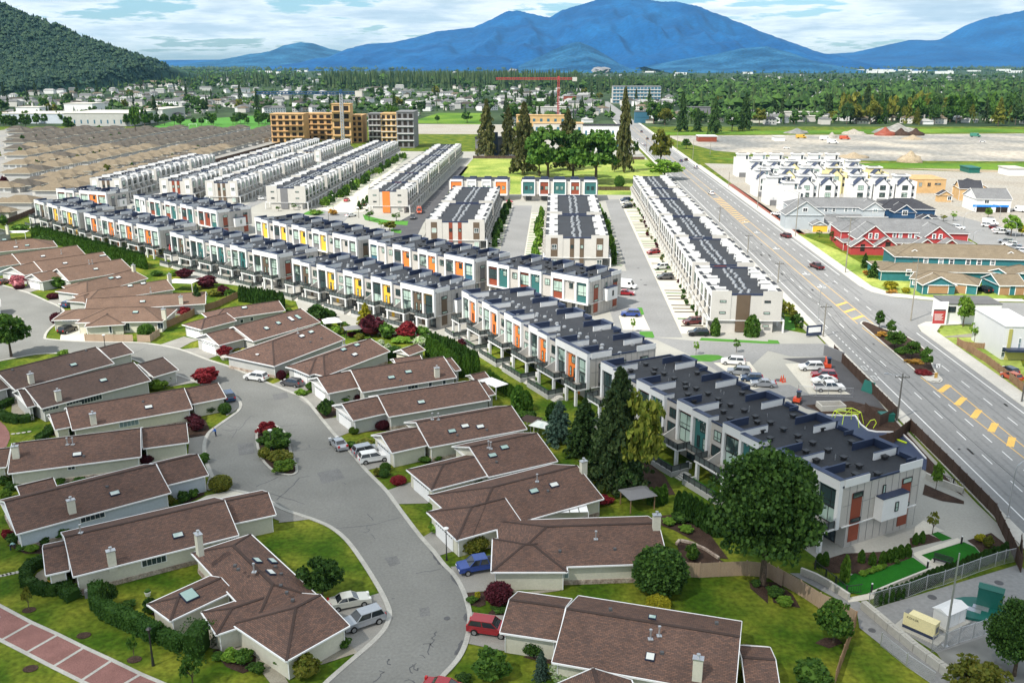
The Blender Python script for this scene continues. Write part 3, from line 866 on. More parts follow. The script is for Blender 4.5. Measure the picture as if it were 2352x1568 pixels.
# ---------------------------------------------------------------- brown-roofed bungalows
CAMP=Vector((0,0,H))
def ray(c,x,y):
 q=P(*Q(c,x,y),0.0)
 return(q-CAMP).normalized()
def hit(c,x,y,p0,n):
 d=ray(c,x,y)
 return CAMP+d*((p0-CAMP).dot(n)/d.dot(n))
def qq(c,p):
 if isinstance(p[0],str):
  return Q(*p)
 return Q(c,*p)
class Sec:
 def __init__(s,c,A,B,E_,ends='gg',he=2.6,pitch=0.36,gd=None):
  a_,e_=qq(c,A),qq(c,E_)
  b_=None if isinstance(B,(int,float))else qq(c,B)
  def mea(w):
   hr=he+w*pitch
   Aw,Ew=P(*a_,hr),P(*e_,he)
   Bw=Aw+ru*B if b_ is None else P(*b_,hr)
   d=Vector(((Bw-Aw).x,(Bw-Aw).y,0)).normalized()
   n=Vector((-d.y,d.x,0))
   return Aw,Bw,Ew,hr,d,n,(Ew-Aw).dot(n)
  sg=1 if mea(3.0)[6]>0 else-1
  w0,w1=3.0,6.0
  g0=mea(w0)[6]*sg-w0
  for _ in range(8):
   g1=mea(w1)[6]*sg-w1
   if abs(g1-g0)<1e-6:
    break
   w0,w1,g0=w1,w1-g1*(w1-w0)/(g1-g0),g1
  w=w1
  Aw,Bw,Ew,hr,s.d,n,_=mea(w)
  s.A,s.B,s.w,s.hr,s.he,s.ends,s.gd,s.pitch=Aw,Bw,w,hr,he,ends,gd,pitch
  s.n=n if n.dot(Ew-Aw)>0 else-n
  s.L=(Bw-Aw).length
 def pt(s,x,y,z):
  """x along the ridge, y towards the near eave"""
  p=s.A+s.d*x+s.n*y
  return Vector((p.x,p.y,z))
 def slope(s):
  return s.A,Vector((s.n.x*s.pitch,s.n.y*s.pitch,1)).normalized()
 def onroof(s,c,x,y):
  return hit(c,x,y,*s.slope())
def quad_uv(mb,pts,o,du,dv):
 mb.poly(pts,[((Vector(p)-o).dot(du),(Vector(p)-o).dot(dv))for p in pts])
def build_house(root,secs,wallm,roofm,cutwall=0.45,stone=False):
 wall,trim=MB(),MB()
 for s in secs:
  w,L,hr,he=s.w,s.L,s.hr,s.he
  xa=-w if s.ends[0]=='h' else-0.0
  xb=L+w if s.ends[1]=='h' else L
  roof=MB()
  up=Vector((0,0,1))
  for sg in(1,-1):
   nn=s.n*sg
   v=(-nn+up*s.pitch).normalized()
   pts=[s.pt(xa,sg*w,he),s.pt(xb,sg*w,he),s.pt(L,0,hr),s.pt(0,0,hr)]
   if sg>0:
    pass
   fl=pts if(Vector(pts[1])-Vector(pts[0])).cross(Vector(pts[2])-Vector(pts[0])).z>0 else pts[::-1]
   quad_uv(roof,fl,s.A,s.d,v)
  for k,(e_,x0,sx)in enumerate(((s.ends[0],0.0,-1),(s.ends[1],L,1))):
   if e_=='h':
    pts=[s.pt(x0+sx*w,w,he),s.pt(x0+sx*w,-w,he),s.pt(x0,0,hr)]
    if(pts[1]-pts[0]).cross(pts[2]-pts[0]).z<0:
     pts=pts[::-1]
    quad_uv(roof,pts,s.A,s.n,(-s.d*sx+up*s.pitch).normalized())
  roof.bar(s.pt(0,0,hr+.01),s.pt(L,0,hr+.01),.34,.07)
  for e_,x0,sx in((s.ends[0],0.0,-1),(s.ends[1],L,1)):
   if e_=='h':
    for sg in(1,-1):
     roof.bar(s.pt(x0,0,hr),s.pt(x0+sx*w,sg*w,he),.28,.07)
  part('roof',roof,roofm,root,True)
  for sg in(1,-1):
   trim.bar(s.pt(xa,sg*(w+.04),he-.07),s.pt(xb,sg*(w+.04),he-.07),.13,.17)
  for e_,x0,sx in((s.ends[0],xa,-1),(s.ends[1],xb,1)):
   if e_=='h':
    trim.bar(s.pt(x0+sx*.04,-w,he-.07),s.pt(x0+sx*.04,w,he-.07),.13,.17)
   else:
    for sg in(1,-1):
     trim.bar(s.pt(x0+sx*.03,sg*w,he-.08),s.pt(x0+sx*.03,0,hr-.06),.08,.22)
  trim.poly([s.pt(xa,w,he-.1),s.pt(xb,w,he-.1),s.pt(xb,-w,he-.1),s.pt(xa,-w,he-.1)])
  i=cutwall
  wa,wb,ww=xa+i,xb-i,w-i
  c4=[s.pt(wa,ww,0),s.pt(wb,ww,0),s.pt(wb,-ww,0),s.pt(wa,-ww,0)]
  for p,q in zip(c4,c4[1:]+c4[:1]):
   wall.poly([p,q,Vector((q.x,q.y,he-.05)),Vector((p.x,p.y,he-.05))])
  for e_,x0 in((s.ends[0],wa),(s.ends[1],wb)):
   if e_=='g':
    wall.poly([s.pt(x0,ww,he-.05),s.pt(x0,-ww,he-.05),s.pt(x0,0,hr-.06-0)])
  for x0 in(wa,wb):
   trim.bar(s.pt(x0,ww+.05,0.1),s.pt(x0,ww+.05,he-.12),.1,.1)
  if s.gd:
   x0,sx=(wa,-1)if s.gd=='A' else(wb,1)
   dm=MB()
   hw=min(2.45,ww-.5)
   dm.bar(s.pt(x0+sx*.06,-hw,1.08),s.pt(x0+sx*.06,hw,1.08),.08,2.1)
   dr=part('garage_door',dm,M['trim'],root,True)
   for k in range(8):
    gm=MB()
    yy=-hw+(k+.5)*2*hw/8
    gm.bar(s.pt(x0+sx*.12,yy-.2,1.85),s.pt(x0+sx*.12,yy+.2,1.85),.03,.2)
    obj('door_window',gm.mesh('door_window',[M['glassd']],root.location),dr)
   gm=MB()
   gm.bar(s.pt(x0+sx*.1,-hw-.1,2.24),s.pt(x0+sx*.1,hw+.1,2.24),.1,.16)
   part('lintel',gm,M['trim'],root,True)
 part('wall',wall,wallm,root,True)
 if stone:
  s=secs[0]
  mb=MB()
  w,xa,xb=s.w-.42,(-s.w if s.ends[0]=='h' else 0)+.42,s.L+(s.w if s.ends[1]=='h' else 0)-.42
  for p,q in(((xa,w),(xb,w)),((xa,-w),(xb,-w)),((xa,w),(xa,-w)),((xb,w),(xb,-w))):
   mb.bar(s.pt(p[0],p[1],.28),s.pt(q[0],q[1],.28),.16,.56)
  part('stone_plinth',mb,M['stone'],root,True)
 part('gutter',trim,M['trim'],root,True)
def chimney(root,p,hgt=1.7,m=None,rz=0.0,bw=.9,bd=.62):
 mb=MB()
 mb.cbox((p.x,p.y,p.z-0.8),bw,bd,hgt+.8,rz)
 o=part('chimney',mb,m or M['cream'],root,True)
 mb=MB()
 mb.cbox((p.x,p.y,p.z+hgt),bw+.14,bd+.14,.1,rz)
 mb.tube((p.x,p.y,p.z+hgt+.1),(p.x,p.y,p.z+hgt+.42),.11)
 mb.tube((p.x,p.y,p.z+hgt+.42),(p.x,p.y,p.z+hgt+.5),.2)
 c=obj('chimney_cap',mb.mesh('chimney_cap',[M['silver']],root.location),o)
def skylight(root,s,p,w=1.25,l=.8):
 mb=MB()
 n=s.slope()[1]
 v=(s.n-n*s.n.dot(n)).normalized()
 u=s.d
 b=p+n*.03
 c4=[b+u*(w/2)*i+v*(l/2)*j for i,j in((-1,-1),(1,-1),(1,1),(-1,1))]
 top=[q+n*.16 for q in c4]
 mb.add(c4+top,[(0,1,5,4),(1,2,6,5),(2,3,7,6),(3,0,4,7),(4,5,6,7),(7,6,5,4)])
 o=part('skylight',mb,M['coping'],root,True)
 g=MB()
 c5=[b+n*.2+u*(w/2-.08)*i+v*(l/2-.08)*j for i,j in((-1,-1),(1,-1),(1,1),(-1,1))]
 if(c5[1]-c5[0]).cross(c5[2]-c5[0]).z<0:
  c5=c5[::-1]
 g.poly(c5)
 obj('pane',g.mesh('pane',[M['skyglass']],root.location),o)
def roofvent(root,p,kind='b'):
 mb=MB()
 if kind=='b':
  mb.cbox((p.x,p.y,p.z-.05),.34,.34,.26)
  part('roof_vent',mb,M['crack'],root,True)
 else:
  mb.cbox((p.x,p.y,p.z-.02),.5,.5,.1)
  mb.tube((p.x,p.y,p.z),(p.x,p.y,p.z+.95),.085)
  mb.tube((p.x,p.y,p.z+.95),(p.x,p.y,p.z+1.12),.16)
  part('flue_pipe',mb,M['silver'],root,True)
def wallwin(root,s,p,w,h_,glassm=None,wall_off=0.45):
 """window centred at p on the near long wall of section s"""
 mb,g=MB(),MB()
 u=s.d
 b=Vector((p.x,p.y,p.z))+s.n*.03
 def rect(m,hw,hh,off,th):
  q=b+s.n*off
  m.bar(q-u*hw,q+u*hw,th,hh*2)
 rect(mb,w/2+.1,h_/2+.1,.0,.08)
 o=part('window',mb,M['trim'],root,True)
 n_=max(1,round(w/.55))
 for k in range(n_):
  x0=-w/2+k*w/n_+.03
  x1=-w/2+(k+1)*w/n_-.03
  q=b+s.n*.06
  g.bar(q+u*x0,q+u*x1,.03,h_)
 obj('pane',g.mesh('pane',[glassm or M['glassd']],root.location),o)
def bungalow(label,cat,secs,feats=(),wallm='cream',roofm='shingle',name='brick_house'):
 ss=[Sec(*s)if not isinstance(s,Sec)else s for s in secs]
 c0=ss[0].pt(ss[0].L/2,0,0)
 root=thing(name,label,cat,(c0.x,c0.y,0),group='brown roofed bungalows')
 build_house(root,ss,M[wallm],M[roofm],stone=roofm=='shingle')
 for f in feats:
  k,si,c,x,y=f[:5]
  s=ss[si]
  if k=='ch':
   p=s.onroof(c,x,y)
   chimney(root,p,f[5]if len(f)>5 else 1.7,M['cream'],math.atan2(s.d.y,s.d.x))
  elif k=='sk':
   skylight(root,s,s.onroof(c,x,y),*(f[5:7]if len(f)>6 else()))
  elif k=='v':
   roofvent(root,s.onroof(c,x,y),'b')
  elif k=='fl':
   roofvent(root,s.onroof(c,x,y),'f')
  elif k=='w':
   p0=s.pt(0,s.w-.45,0)
   wallwin(root,s,hit(c,x,y,p0,s.n),f[5],f[6])
 return root
HS=[]
HS.append(('long brown roofed bungalow farthest up the left side of the street','bungalow',[('a0',(-30,352),(880,125),(1030,280)),('a0',(905,135),(1120,82),(1222,180)),('a0',(-170,430),(-20,392),(97,496))],[('ch',0,'a0',290,455),('sk',0,'a0',675,292),('v',0,'a0',790,162),('v',0,'a0',115,338)],'palegrey','shingle2'))
HS.append(('second brown bungalow on the left of the street, bay windows facing a round hedge','bungalow',[('a0',(228,500),(1225,262),(1388,432)),('a0',(1270,282),(1500,218),(1605,345)),('a0',(165,520),(240,505),(340,660))],[('ch',0,'a0',540,615),('sk',0,'a0',950,434),('w',0,'a0',840,598,3.6,.95),('w',0,'a0',465,688,2.6,.5),('w',0,'a0',680,632,2.6,.4)],'palegrey','shingle2'))
HS.append(('third brown bungalow on the left, purple shrubs beside its garage','bungalow',[('a0',(610,680),(1690,500),(1762,692)),('a0',(1690,508),(2000,450),(2062,592)),('a0',(455,740),(605,712),(652,856))],[('ch',0,'a0',862,830),('sk',0,'a0',1366,680),('v',0,'a0',1315,630),('w',0,'a0',1185,822,2.9,.9)],'cream','shingle'))
HS.append(('brown bungalow with a lime green shrub by its garage wall','bungalow',[('a0',(110,1010),(1290,870),(1300,1130)),('a0',(1302,872),(1712,820),(1735,1000)),('a0',(-150,1076),(96,1050),(78,1222))],[('ch',0,'a0',150,1138),('sk',0,'a0',710,1115),('fl',0,'a0',670,1020),('fl',0,'a0',620,1022),('w',0,'a0',655,1226,.9,.6),('v',0,'a0',770,1130)],'cream','shingle'))
HS.append(('pale blue walled bungalow with a brown roof','bungalow',[('a0',(40,1546),(1430,1200),(1555,1465)),('a0',(1440,1196),(1815,1108),(1912,1300)),('a0',(155,1405),(488,1325),(538,1400))],[('ch',0,'b0',665,0),('sk',0,'a0',1055,1472),('v',0,'a0',985,1412),('w',0,'b0',850,38,2.9,.8)],'paleblue','shingle'))
HS.append(('cream walled brown bungalow beside the curved hedge','bungalow',[('b0',(590,228),(2062,-112),(2190,210)),('b0',(2068,-104),(2462,-184),(2560,16)),('b0',(392,335),(606,290),(675,522))],[('ch',0,'b0',1032,475),('sk',0,'b0',1636,216),('w',0,'b0',1415,442,2.7,.8),('fl',0,'b0',742,190)],'cream','shingle'))
HS.append(('large hip roofed bungalow at the bottom with two cars in its drive','bungalow',[('b0',(2140,304),(2507,662),(2752,612),'hh',2.6,.36),('b0',(1640,778),(2030,600),(1872,852),'hg',2.5,.3),('b0',(2130,880),(2560,740),(2210,1050),'hg',2.5,.34),('b1',(365,872),(590,756),(865,1037),'hg',2.6,.36,'B')],[('ch',0,'b0',1834,332,1.8),('sk',1,'b0',1738,768,1.6,1.6),('sk',0,'b1',10,450),('sk',0,'b1',150,455),('sk',0,'b1',135,560),('v',0,'b1',228,678),('v',0,'b1',283,742),('v',0,'b1',338,812),('fl',0,'b0',2335,550),('v',0,'b0',2160,495),('v',0,'b0',2190,530),('v',0,'b1',178,505),('v',0,'b1',232,572)],'cream','shingle'))
HS.append(('nearest brown bungalow at the bottom edge with a tall cream chimney','bungalow',[('b2',(500,882),(2096,1140),(445,1390)),('b2',(-24,800),(490,872),(470,1190),'gg',2.6,.36,'A'),('b2',(2112,1330),(2420,1352),(2440,1600),'gg',2.3,.25),('b2',(745,1432),(830,1720),(1110,1575),'gg',2.5,.42)],[('ch',0,'b2',1700,1528,2.2),('sk',0,'b2',1270,1332,.9,.9),('fl',0,'b2',1272,1165),('v',0,'b2',1378,1295),('fl',0,'b2',1352,1135),('sk',0,'b2',1290,968,.8,.5),('v',0,'b2',905,896),('v',0,'b2',1880,1022),('w',3,'b2',960,1530,1.6,.5)],'cream','shingle'))
HS.append(('brown bungalow beside the blue pickup, chimney at its far gable','bungalow',[('b2',(320,130),(1345,98),(1570,462),'hg'),('b2',(118,292),(190,292),(490,548),'hh',2.6,.36)],[('ch',0,'b2',1325,150,1.8),('fl',0,'b2',770,248),('v',0,'b2',440,362),('v',0,'b2',945,342),('w',0,'b2',482,565,.9,.9)],'cream','shingle'))
HS.append(('brown bungalow behind the tall street lamp, chimney at its far right end','bungalow',[('a2',(-180,1410),(598,1212),(966,1482),'hg'),('a2',(-372,1590),(-64,1510),(96,1732),'hg',2.6,.36,'A')],[('ch',0,'a2',655,1272,1.6),('sk',0,'a2',385,1395),('sk',0,'a2',200,1452),('fl',0,'a2',230,1360),('v',0,'a2',330,1450)],'cream','shingle'))
HS.append(('hip roofed brown bungalow behind the round maroon shrub','bungalow',[('a1',(1960,1042),(2580,912),(2912,1140),'gg'),('a1',(1722,1200),(2110,1105),(2015,1335),'hg',2.6,.36,'A')],[('sk',0,'a1',2282,1050),('sk',0,'a1',2172,1124),('fl',0,'a1',2157,1060),('fl',0,'a1',2136,1050),('v',0,'a1',2210,1185)],'cream','shingle'))
HS.append(('brown bungalow behind the two white cars in a drive','bungalow',[('a1',(1470,815),(2345,662),(2462,882)),('a1',(1148,932),(1480,862),(1570,1026),'gg',2.6,.36,'A')],[('sk',0,'a1',1800,902),('sk',0,'a1',1920,855),('sk',0,'a1',2060,860),('fl',0,'a1',1676,792),('fl',0,'a1',1620,790),('v',0,'a1',2120,890),('v',0,'a1',1850,938)],'cream','shingle'))
HS.append(('brown bungalow with a single skylight halfway up the right side','bungalow',[('a1',(1120,570),(2036,425),(2130,612)),('a1',(790,650),(1128,578),(1200,732),'gg',2.6,.36,'A'),('a1',(2040,462),(2104,448),(2176,562),'gg',2.4)],[('sk',0,'a1',1518,635)],'palegrey','shingle'))
HS.append(('brown bungalow with a white chimney near the tall cedar hedge','bungalow',[('a1',(870,335),(1720,210),(1832,405)),('a1',(562,402),(865,345),(945,496),'gg',2.6,.36,'A'),('a1',(1738,232),(1792,222),(1842,342),'gg',2.4),('a1',(1262,232),(1506,200),(1560,262),'gg',2.4)],[('ch',0,'a1',1663,398),('sk',0,'a1',1400,357),('sk',0,'a1',1243,408),('v',0,'a1',1327,432),('w',0,'a1',1440,485,1.9,.8),('w',0,'a1',1600,466,.6,1),('w',0,'a1',1728,446,.6,1)],'palegrey','shingle'))
HS.append(('brown hip roofed bungalow with a pink blossoming shrub at its side','bungalow',[('a1',(620,200),(1050,46),(1342,120),'hg'),('a1',(542,236),(700,196),(800,302),'hg',2.6,.36,'A')],[('sk',0,'a1',925,110),('sk',0,'a1',803,152),('sk',0,'a1',905,198),('fl',0,'a1',800,110),('fl',0,'a1',815,105)],'palegrey','shingle'))
HS.append(('small brown roofed garden house at the foot of the tall hedge','garden house',[('a1',(1332,148),(1482,96),(1556,150),'gg',2.2,.4)],[],'cream','shingle'))
HS.append(('small brown roofed garden house by the low hedge','garden house',[('a1',(1968,378),(2100,350),(2136,405),'gg',2.0,.4)],[],'cream','shingle'))
HS.append(('brown bungalow with two skylights below the yellow cypress','bungalow',[('c1',(150,1600),(590,1446),(932,1540),'hg'),('a1',(150,112),(330,56),(392,160),'hg',2.6,.36,'A')],[('sk',0,'c1',505,1522),('sk',0,'c1',420,1560),('fl',0,'c1',385,1530),('v',0,'a1',600,50),('v',0,'a1',500,82)],'palegrey','shingle'))
HS.append(('brown bungalow with a row of four skylights and a white garage','bungalow',[('c0',(2145,1468),(2764,1302),(2902,1440)),('c0',(1892,1534),(2140,1474),(2242,1582),'gg',2.6,.36,'A')],[('sk',0,'c1',205,1440,1,1),('sk',0,'c1',95,1488,1,1),('sk',0,'c1',320,1402,.9,1.7),('sk',0,'c1',385,1385,.9,1.7)],'palegrey','shingle'))
HS.append(('hip roofed brown bungalow behind the board fence, one skylight','bungalow',[('c0',(2060,1300),(2560,1230),(2580,1326),'hg'),('c0',(1880,1392),(2080,1342),(2072,1440),'hg',2.6,.36,'A')],[('sk',0,'c0',2245,1298),('w',0,'c0',2220,1418,.7,.7),('w',0,'c0',2312,1398,.7,.7)],'palegrey','shingle'))
HS.append(('brown bungalow with a glazed sunroom facing the street bend','bungalow',[('c0',(1000,1292),(1325,1288),(1512,1422),'hh'),('c0',(715,1308),(1000,1300),(785,1402),'hg',2.6,.3),('c0',(978,1358),(1000,1320),(790,1450),'hg',2.3,.36)],[('ch',0,'c0',1508,1376),('sk',0,'c0',1246,1340),('sk',0,'c0',1010,1412,1.6,.7),('w',0,'c0',1160,1470,1.6,1.6),('w',0,'c0',1475,1460,1.2,1.2),('w',1,'c0',680,1414,5,.25)],'cream','shingle3'))
HS.append(('long brown bungalow with a slim white chimney beside the young spruce','bungalow',[('c0',(800,1212),(1890,1148),(1900,1258))],[('ch',0,'c0',1665,1258),('sk',0,'c0',1310,1242)],'palegrey','shingle3'))
HS.append(('brown bungalow with a white carport behind it','bungalow',[('c0',(905,1128),(1530,1036),(1642,1122),'hg'),('c0',(770,1180),(920,1130),(960,1190),'hg')],[('ch',0,'c0',1560,1050),('sk',0,'c0',1195,1098),('sk',0,'c0',1315,1076),('fl',0,'c0',1385,1150)],'palegrey','shingle3'))
HS.append(('hip roofed brown bungalow with two dark skylights','bungalow',[('c0',(800,1052),(1210,945),(1372,1022),'hg'),('c0',(735,1058),(860,1040),(940,1100),'hg',2.6,.36,'A')],[('ch',0,'c0',1230,962),('sk',0,'c0',1020,1026,1.5,.9),('sk',0,'c0',1085,1020,1.5,.9)],'palegrey','shingle3'))
HS.append(('brown bungalow with a white gabled garage behind the green bush','bungalow',[('c0',(522,938),(1112,846),(940,1002)),('c0',(292,988),(505,948),(565,1022),'gg',2.6,.36,'A')],[('sk',0,'c0',880,943),('fl',0,'c0',820,895),('fl',0,'c0',850,893)],'palegrey','shingle3'))
HS.append(('brown bungalow with its white garage behind the pink bush','bungalow',[('c0',(312,872),(945,782),(412,962)),('c0',(102,922),(310,878),(400,960),'gg',2.6,.36,'A')],[('sk',0,'c0',598,890),('sk',0,'c0',945,820,2,.6)],'palegrey','shingle3'))
HS.append(('brown bungalow with a pale blue garage wall at the left edge','bungalow',[('c0',(112,802),(705,722),(214,895)),('c0',(-140,838),(110,800),(205,888))],[('sk',0,'c0',395,825),('fl',0,'c0',565,800)],'paleblue','shingle3'))
HS.append(('broad brown hip roofed bungalow at the left edge below the cedar hedge','bungalow',[('c0',(-160,700),(300,660),(492,738),'hh')],[('sk',0,'c0',40,674),('sk',0,'c0',145,742),('sk',0,'c0',250,726),('fl',0,'c0',150,705)],'palegrey','shingle3'))
HS.append(('farthest brown bungalow at the left edge with a white chimney','bungalow',[('c0',(-200,560),(-10,568),(120,660),'hg')],[('ch',0,'c0',70,600,2)],'palegrey','shingle3'))
HS.append(('white garage wing at the left edge above the round street tree','bungalow',[('c0',(-240,1240),(0,1216),(112,1270),'gg',2.5,.36,'B')],[],'cream','shingle2'))
for a_ in HS:
 bungalow(*a_)
# ---------------------------------------------------------------- flat-roofed townhouse rows
def fwin(w,h,mull=(1,),sash=0.0):
 """window: frame with mullions"""
 def f(mb):
  t=.09
  mb.box(-w/2,w/2,-.10,0,0,t)
  mb.box(-w/2,w/2,-.10,0,h-t,h)
  mb.box(-w/2,-w/2+t,-.10,0,t,h-t)
  mb.box(w/2-t,w/2,-.10,0,t,h-t)
  for m_ in mull:
   x=-w/2+w*m_
   mb.box(x-.04,x+.04,-.09,0,t,h-t)
  if sash:
   mb.box(-w/2+t,w/2-t,-.08,0,h*sash-.04,h*sash+.04)
 return f
def fpane(w,h,mull,sash):
 def f(mb):
  xs=[-w/2+.09]+[-w/2+w*m_ for m_ in mull]+[w/2-.09]
  zs=[.09,h*sash,h-.09]if sash else[.09,h-.09]
  for a_,b_ in zip(xs,xs[1:]):
   for c_,d_ in zip(zs,zs[1:]):
    mb.box(a_,b_,-.05,-.02,c_,d_)
 return f
def window(root,x,y,z,w,h,mull=(.5,),sash=.35,rz=0.0,fm='black',gm='glass',simple=False,name='window'):
 k=(w,h,mull,sash,fm,gm,simple,name)
 o=inst(name,('wf',)+k,fwin(w,h,mull,sash),M[fm],root,(x,y,z),rz)
 inst('pane',('wp',)+k,fpane(w,h,mull,sash),M[gm],o)
 return o
def bx(name,key,dims,m,root,loc=ZERO,rz=0.0):
 return inst(name,('bx',name,dims,m,key),lambda mb:mb.box(*dims),M[m],root,loc,rz)
def railing(root,pts,h=1.0,step=1.2,z=0.0,glass_=True):
 """black railing with posts along local points"""
 mb=MB()
 for(x0,y0),(x1,y1)in zip(pts,pts[1:]):
  a_,b_=Vector((x0,y0,z)),Vector((x1,y1,z))
  n=max(1,round((b_-a_).length/step))
  for i in range(n+1):
   p=a_.lerp(b_,i/n)
   mb.box(p.x-.055,p.x+.055,p.y-.055,p.y+.055,z,z+h)
  up=Vector((0,0,h-.04))
  mb.bar(a_+up,b_+up,.1,.1)
  mb.bar(a_+Vector((0,0,.12)),b_+Vector((0,0,.12)),.04,.04)
 o=part('railing',mb,M['rail'],root)
 if glass_:
  mb=MB()
  for(x0,y0),(x1,y1)in zip(pts,pts[1:]):
   mb.bar((x0,y0,z+.5),(x1,y1,z+.5),.015,.72)
  obj('railing_glass',mb.mesh('railing_glass',[M['railglass']]),o)
 return o
def roof_vents(root,L,D,z,dark,pts,seed):
 rr=random.Random(seed)
 if dark:
  def f(mb):
   mb.box(-.28,.28,-.28,.28,0,.42)
   mb.box(-.42,.42,-.42,.42,.42,.56)
  m_,key=M['black'],'vd'
 else:
  def f(mb):
   mb.tube(ZERO,(0,0,.18),.42,.40,8)
   mb.tube((0,0,.18),(0,0,.34),.22,.34,8)
  m_,key=M['silver'],'vs'
 for x,y in pts:
  inst('roof_vent',key,f,m_,root,(x,y,z),rr.uniform(-.1,.1))
def townhouse(label,S0,E0,D,style,cols,mods,zt=9.3,vents='dark',dock=True,group='flat roofed townhouse rows',endcol=('redp','redp'),near=True,seed=1,box=True,hideback=False,left_end=False):
 """row of houses: local x along the visible front, y into the depth.  cols = (bay, panel) colours for each module"""
 S0,E0=Vector((S0.x,S0.y,0)),Vector((E0.x,E0.y,0))
 L=(E0-S0).length
 ang=math.atan2((E0-S0).y,(E0-S0).x)
 root=thing('townhouse_row',label,'townhouses',S0,ang,group)
 rr=random.Random(seed)
 n=len(cols)
 rec=3.05
 bw=(L-(n-1)*rec)/(2*(n-1)+3)
 zr=zt-.75
 z1=3.15
 over=style=='drive'
 y1=-.6
 wb=MB()
 g0=1.2 if style=='patio' else 2.0
 wb.box(.02,L-.02,0,D,z1,zr-.02)
 wb.box(.3,L-.02,g0,D-1.5,0,z1)
 part('wall',wb,M['beige' if near else 'beige2'],root)
 mb=MB()
 mb.box(.04,L-.04,.04,D-.04,zr-.02,zr+.02)
 part('roof',mb,M['membrane'],root)
 mb=MB()
 for a_ in((-.02,L+.02,-.06,.14),(-.02,L+.02,D-.14,D+.06)):
  mb.box(a_[0],a_[1],a_[2],a_[3],zr,zr+.26)
 for x0 in(-.04,L-.16):
  mb.box(x0,x0+.2,.14,D-.14,zr,zr+.26)
 part('parapet',mb,M['coping'],root)
 mb=MB()
 for xx,s_ in((L,1),(0,-1)):
  for yy in np.arange(1.2,D,1.25):
   mb.box(min(xx,xx+.012*s_)-.003,max(xx,xx+.012*s_)+.003,yy-.02,yy+.02,0.2,zr)
  for zz in(3.1,5.9):
   mb.box(min(xx,xx+.014*s_),max(xx,xx+.014*s_),.3,D-.3,zz-.02,zz+.02)
 part('cladding_seam',mb,M['greyw'],root)['kind']='stuff'
 x=0.0
 frames,fins=[],[]
 for i in range(n):
  last=i==n-1
  first=i==0
  bays=[('bay',x,x+bw)]
  bays.append(('panel',x+bw,x+2*bw))
  if last:
   bays.append(('bay',x+2*bw,x+3*bw))
  c1,c2=cols[i][:2]
  zb=0.0 if style=='patio' else z1-.1
  cw=.5
  xs_=[b_[1]for b_ in bays]+[bays[-1][2]]
  for j,xx in enumerate(xs_):
   x0=xx if j==0 else(xx-cw if j==len(xs_)-1 else xx-cw/2)
   bx('column','c',(0,cw,y1,0,z1-.1 if style!='patio' else 2.9,zt-.9),'white',root,(x0,0,0))
  for j,(k,xa,xb)in enumerate(bays):
   ht=zt+(.35 if(k=='bay' or last)else 0.0)
   top=MB()
   top.box(xa+(.02 if j else 0),xb-.02,y1-.02,0.16,zt-1.0,ht)
   part('fascia',top,M['white'],root)
   cp=MB()
   cp.box(xa-.02,xb+.02,y1-.06,.2,ht,ht+.06)
   ln=4.4 if k=='bay' else 1.3
   if k=='bay' or j==1:
    if k=='bay':
     f=MB()
     f.box(xa+.02,xa+.2,.17,4.0,zr+.03,ht-.05)
     part('roof_fin',f,M['coping'],root)
     cp.box(xa-.02,xa+.24,.2,4.04,ht-.05,ht+.05)
     if j==2:
      pass
    f=MB()
    f.box(xb-.2,xb-.02,.17,ln,zr+.03,ht)
    part('roof_fin',f,M['white'],root)
    cp.box(xb-.24,xb+.02,.2,ln+.02,ht,ht+.05)
   part('coping',cp,M['coping'],root)
   if over:
    f=MB()
    f.box(xa,xb,y1-.01,.02,z1-.25,z1+.12)
    part('fascia',f,M['white'],root)
   xm=(xa+xb)/2
   wd=xb-xa-cw-.1
   if k=='bay':
    cc=c1 if j==0 else(cols[i][2]if len(cols[i])>2 else c1)
    bx('panel',cc,(-wd/2,wd/2,-.16,-.06,z1+(0 if over else 2.35),zt-1.0),cc,root,(xm,0,0))
    hh=2.35 if not over else 2.6
    window(root,xm,-.17,zt-1.7-hh+(.05 if over else.3),wd-.35,hh,(.62,),.3)
    if not over:
     window(root,xm,-.06,z1+.08,wd-.3,2.15,(.5,),0)
    else:
     pass
   else:
    bx('panel',c2,(-wd/2,wd/2,-.14,-.05,z1+.02,zt-1.0),c2,root,(xm,0,0))
    window(root,xm+.25,-.15,zt-2.95,1.15,1.35,(.5,),.33)
    if not over:
     window(root,xm-.62,-.15,z1+.55,.55,1.75,(),.4)
     window(root,xm+.72,-.15,z1+.55,.55,1.75,(),.4)
    for dx in(-.75,.45):
     bx('wall_lamp','l',(-.1,.1,-.32,-.14,0,.12),'lamp',root,(xm+dx,0,zt-1.45))
  if not last:
   xm=x+2*bw+rec/2
   window(root,xm,-.03,zt-3.2,1.55,1.55,(.5,),.33)
   if not over:
    window(root,xm-.2,-.03,z1+.3,1.9,1.75,(.55,),0)
    mb=MB()
    xw=x+2*bw+rec-.25
    v=[(xw,-.02,z1),(xw,-2.9,z1),(xw,-2.9,z1+.9),(xw,-.02,z1+2.1)]
    v2=[(a_+.16,b_,c_)for a_,b_,c_ in v]
    mb.add(v+v2,[(3,2,1,0),(4,5,6,7),(0,1,5,4),(1,2,6,5),(2,3,7,6),(3,0,4,7)])
    part('privacy_wall',mb,M['beige'],root)
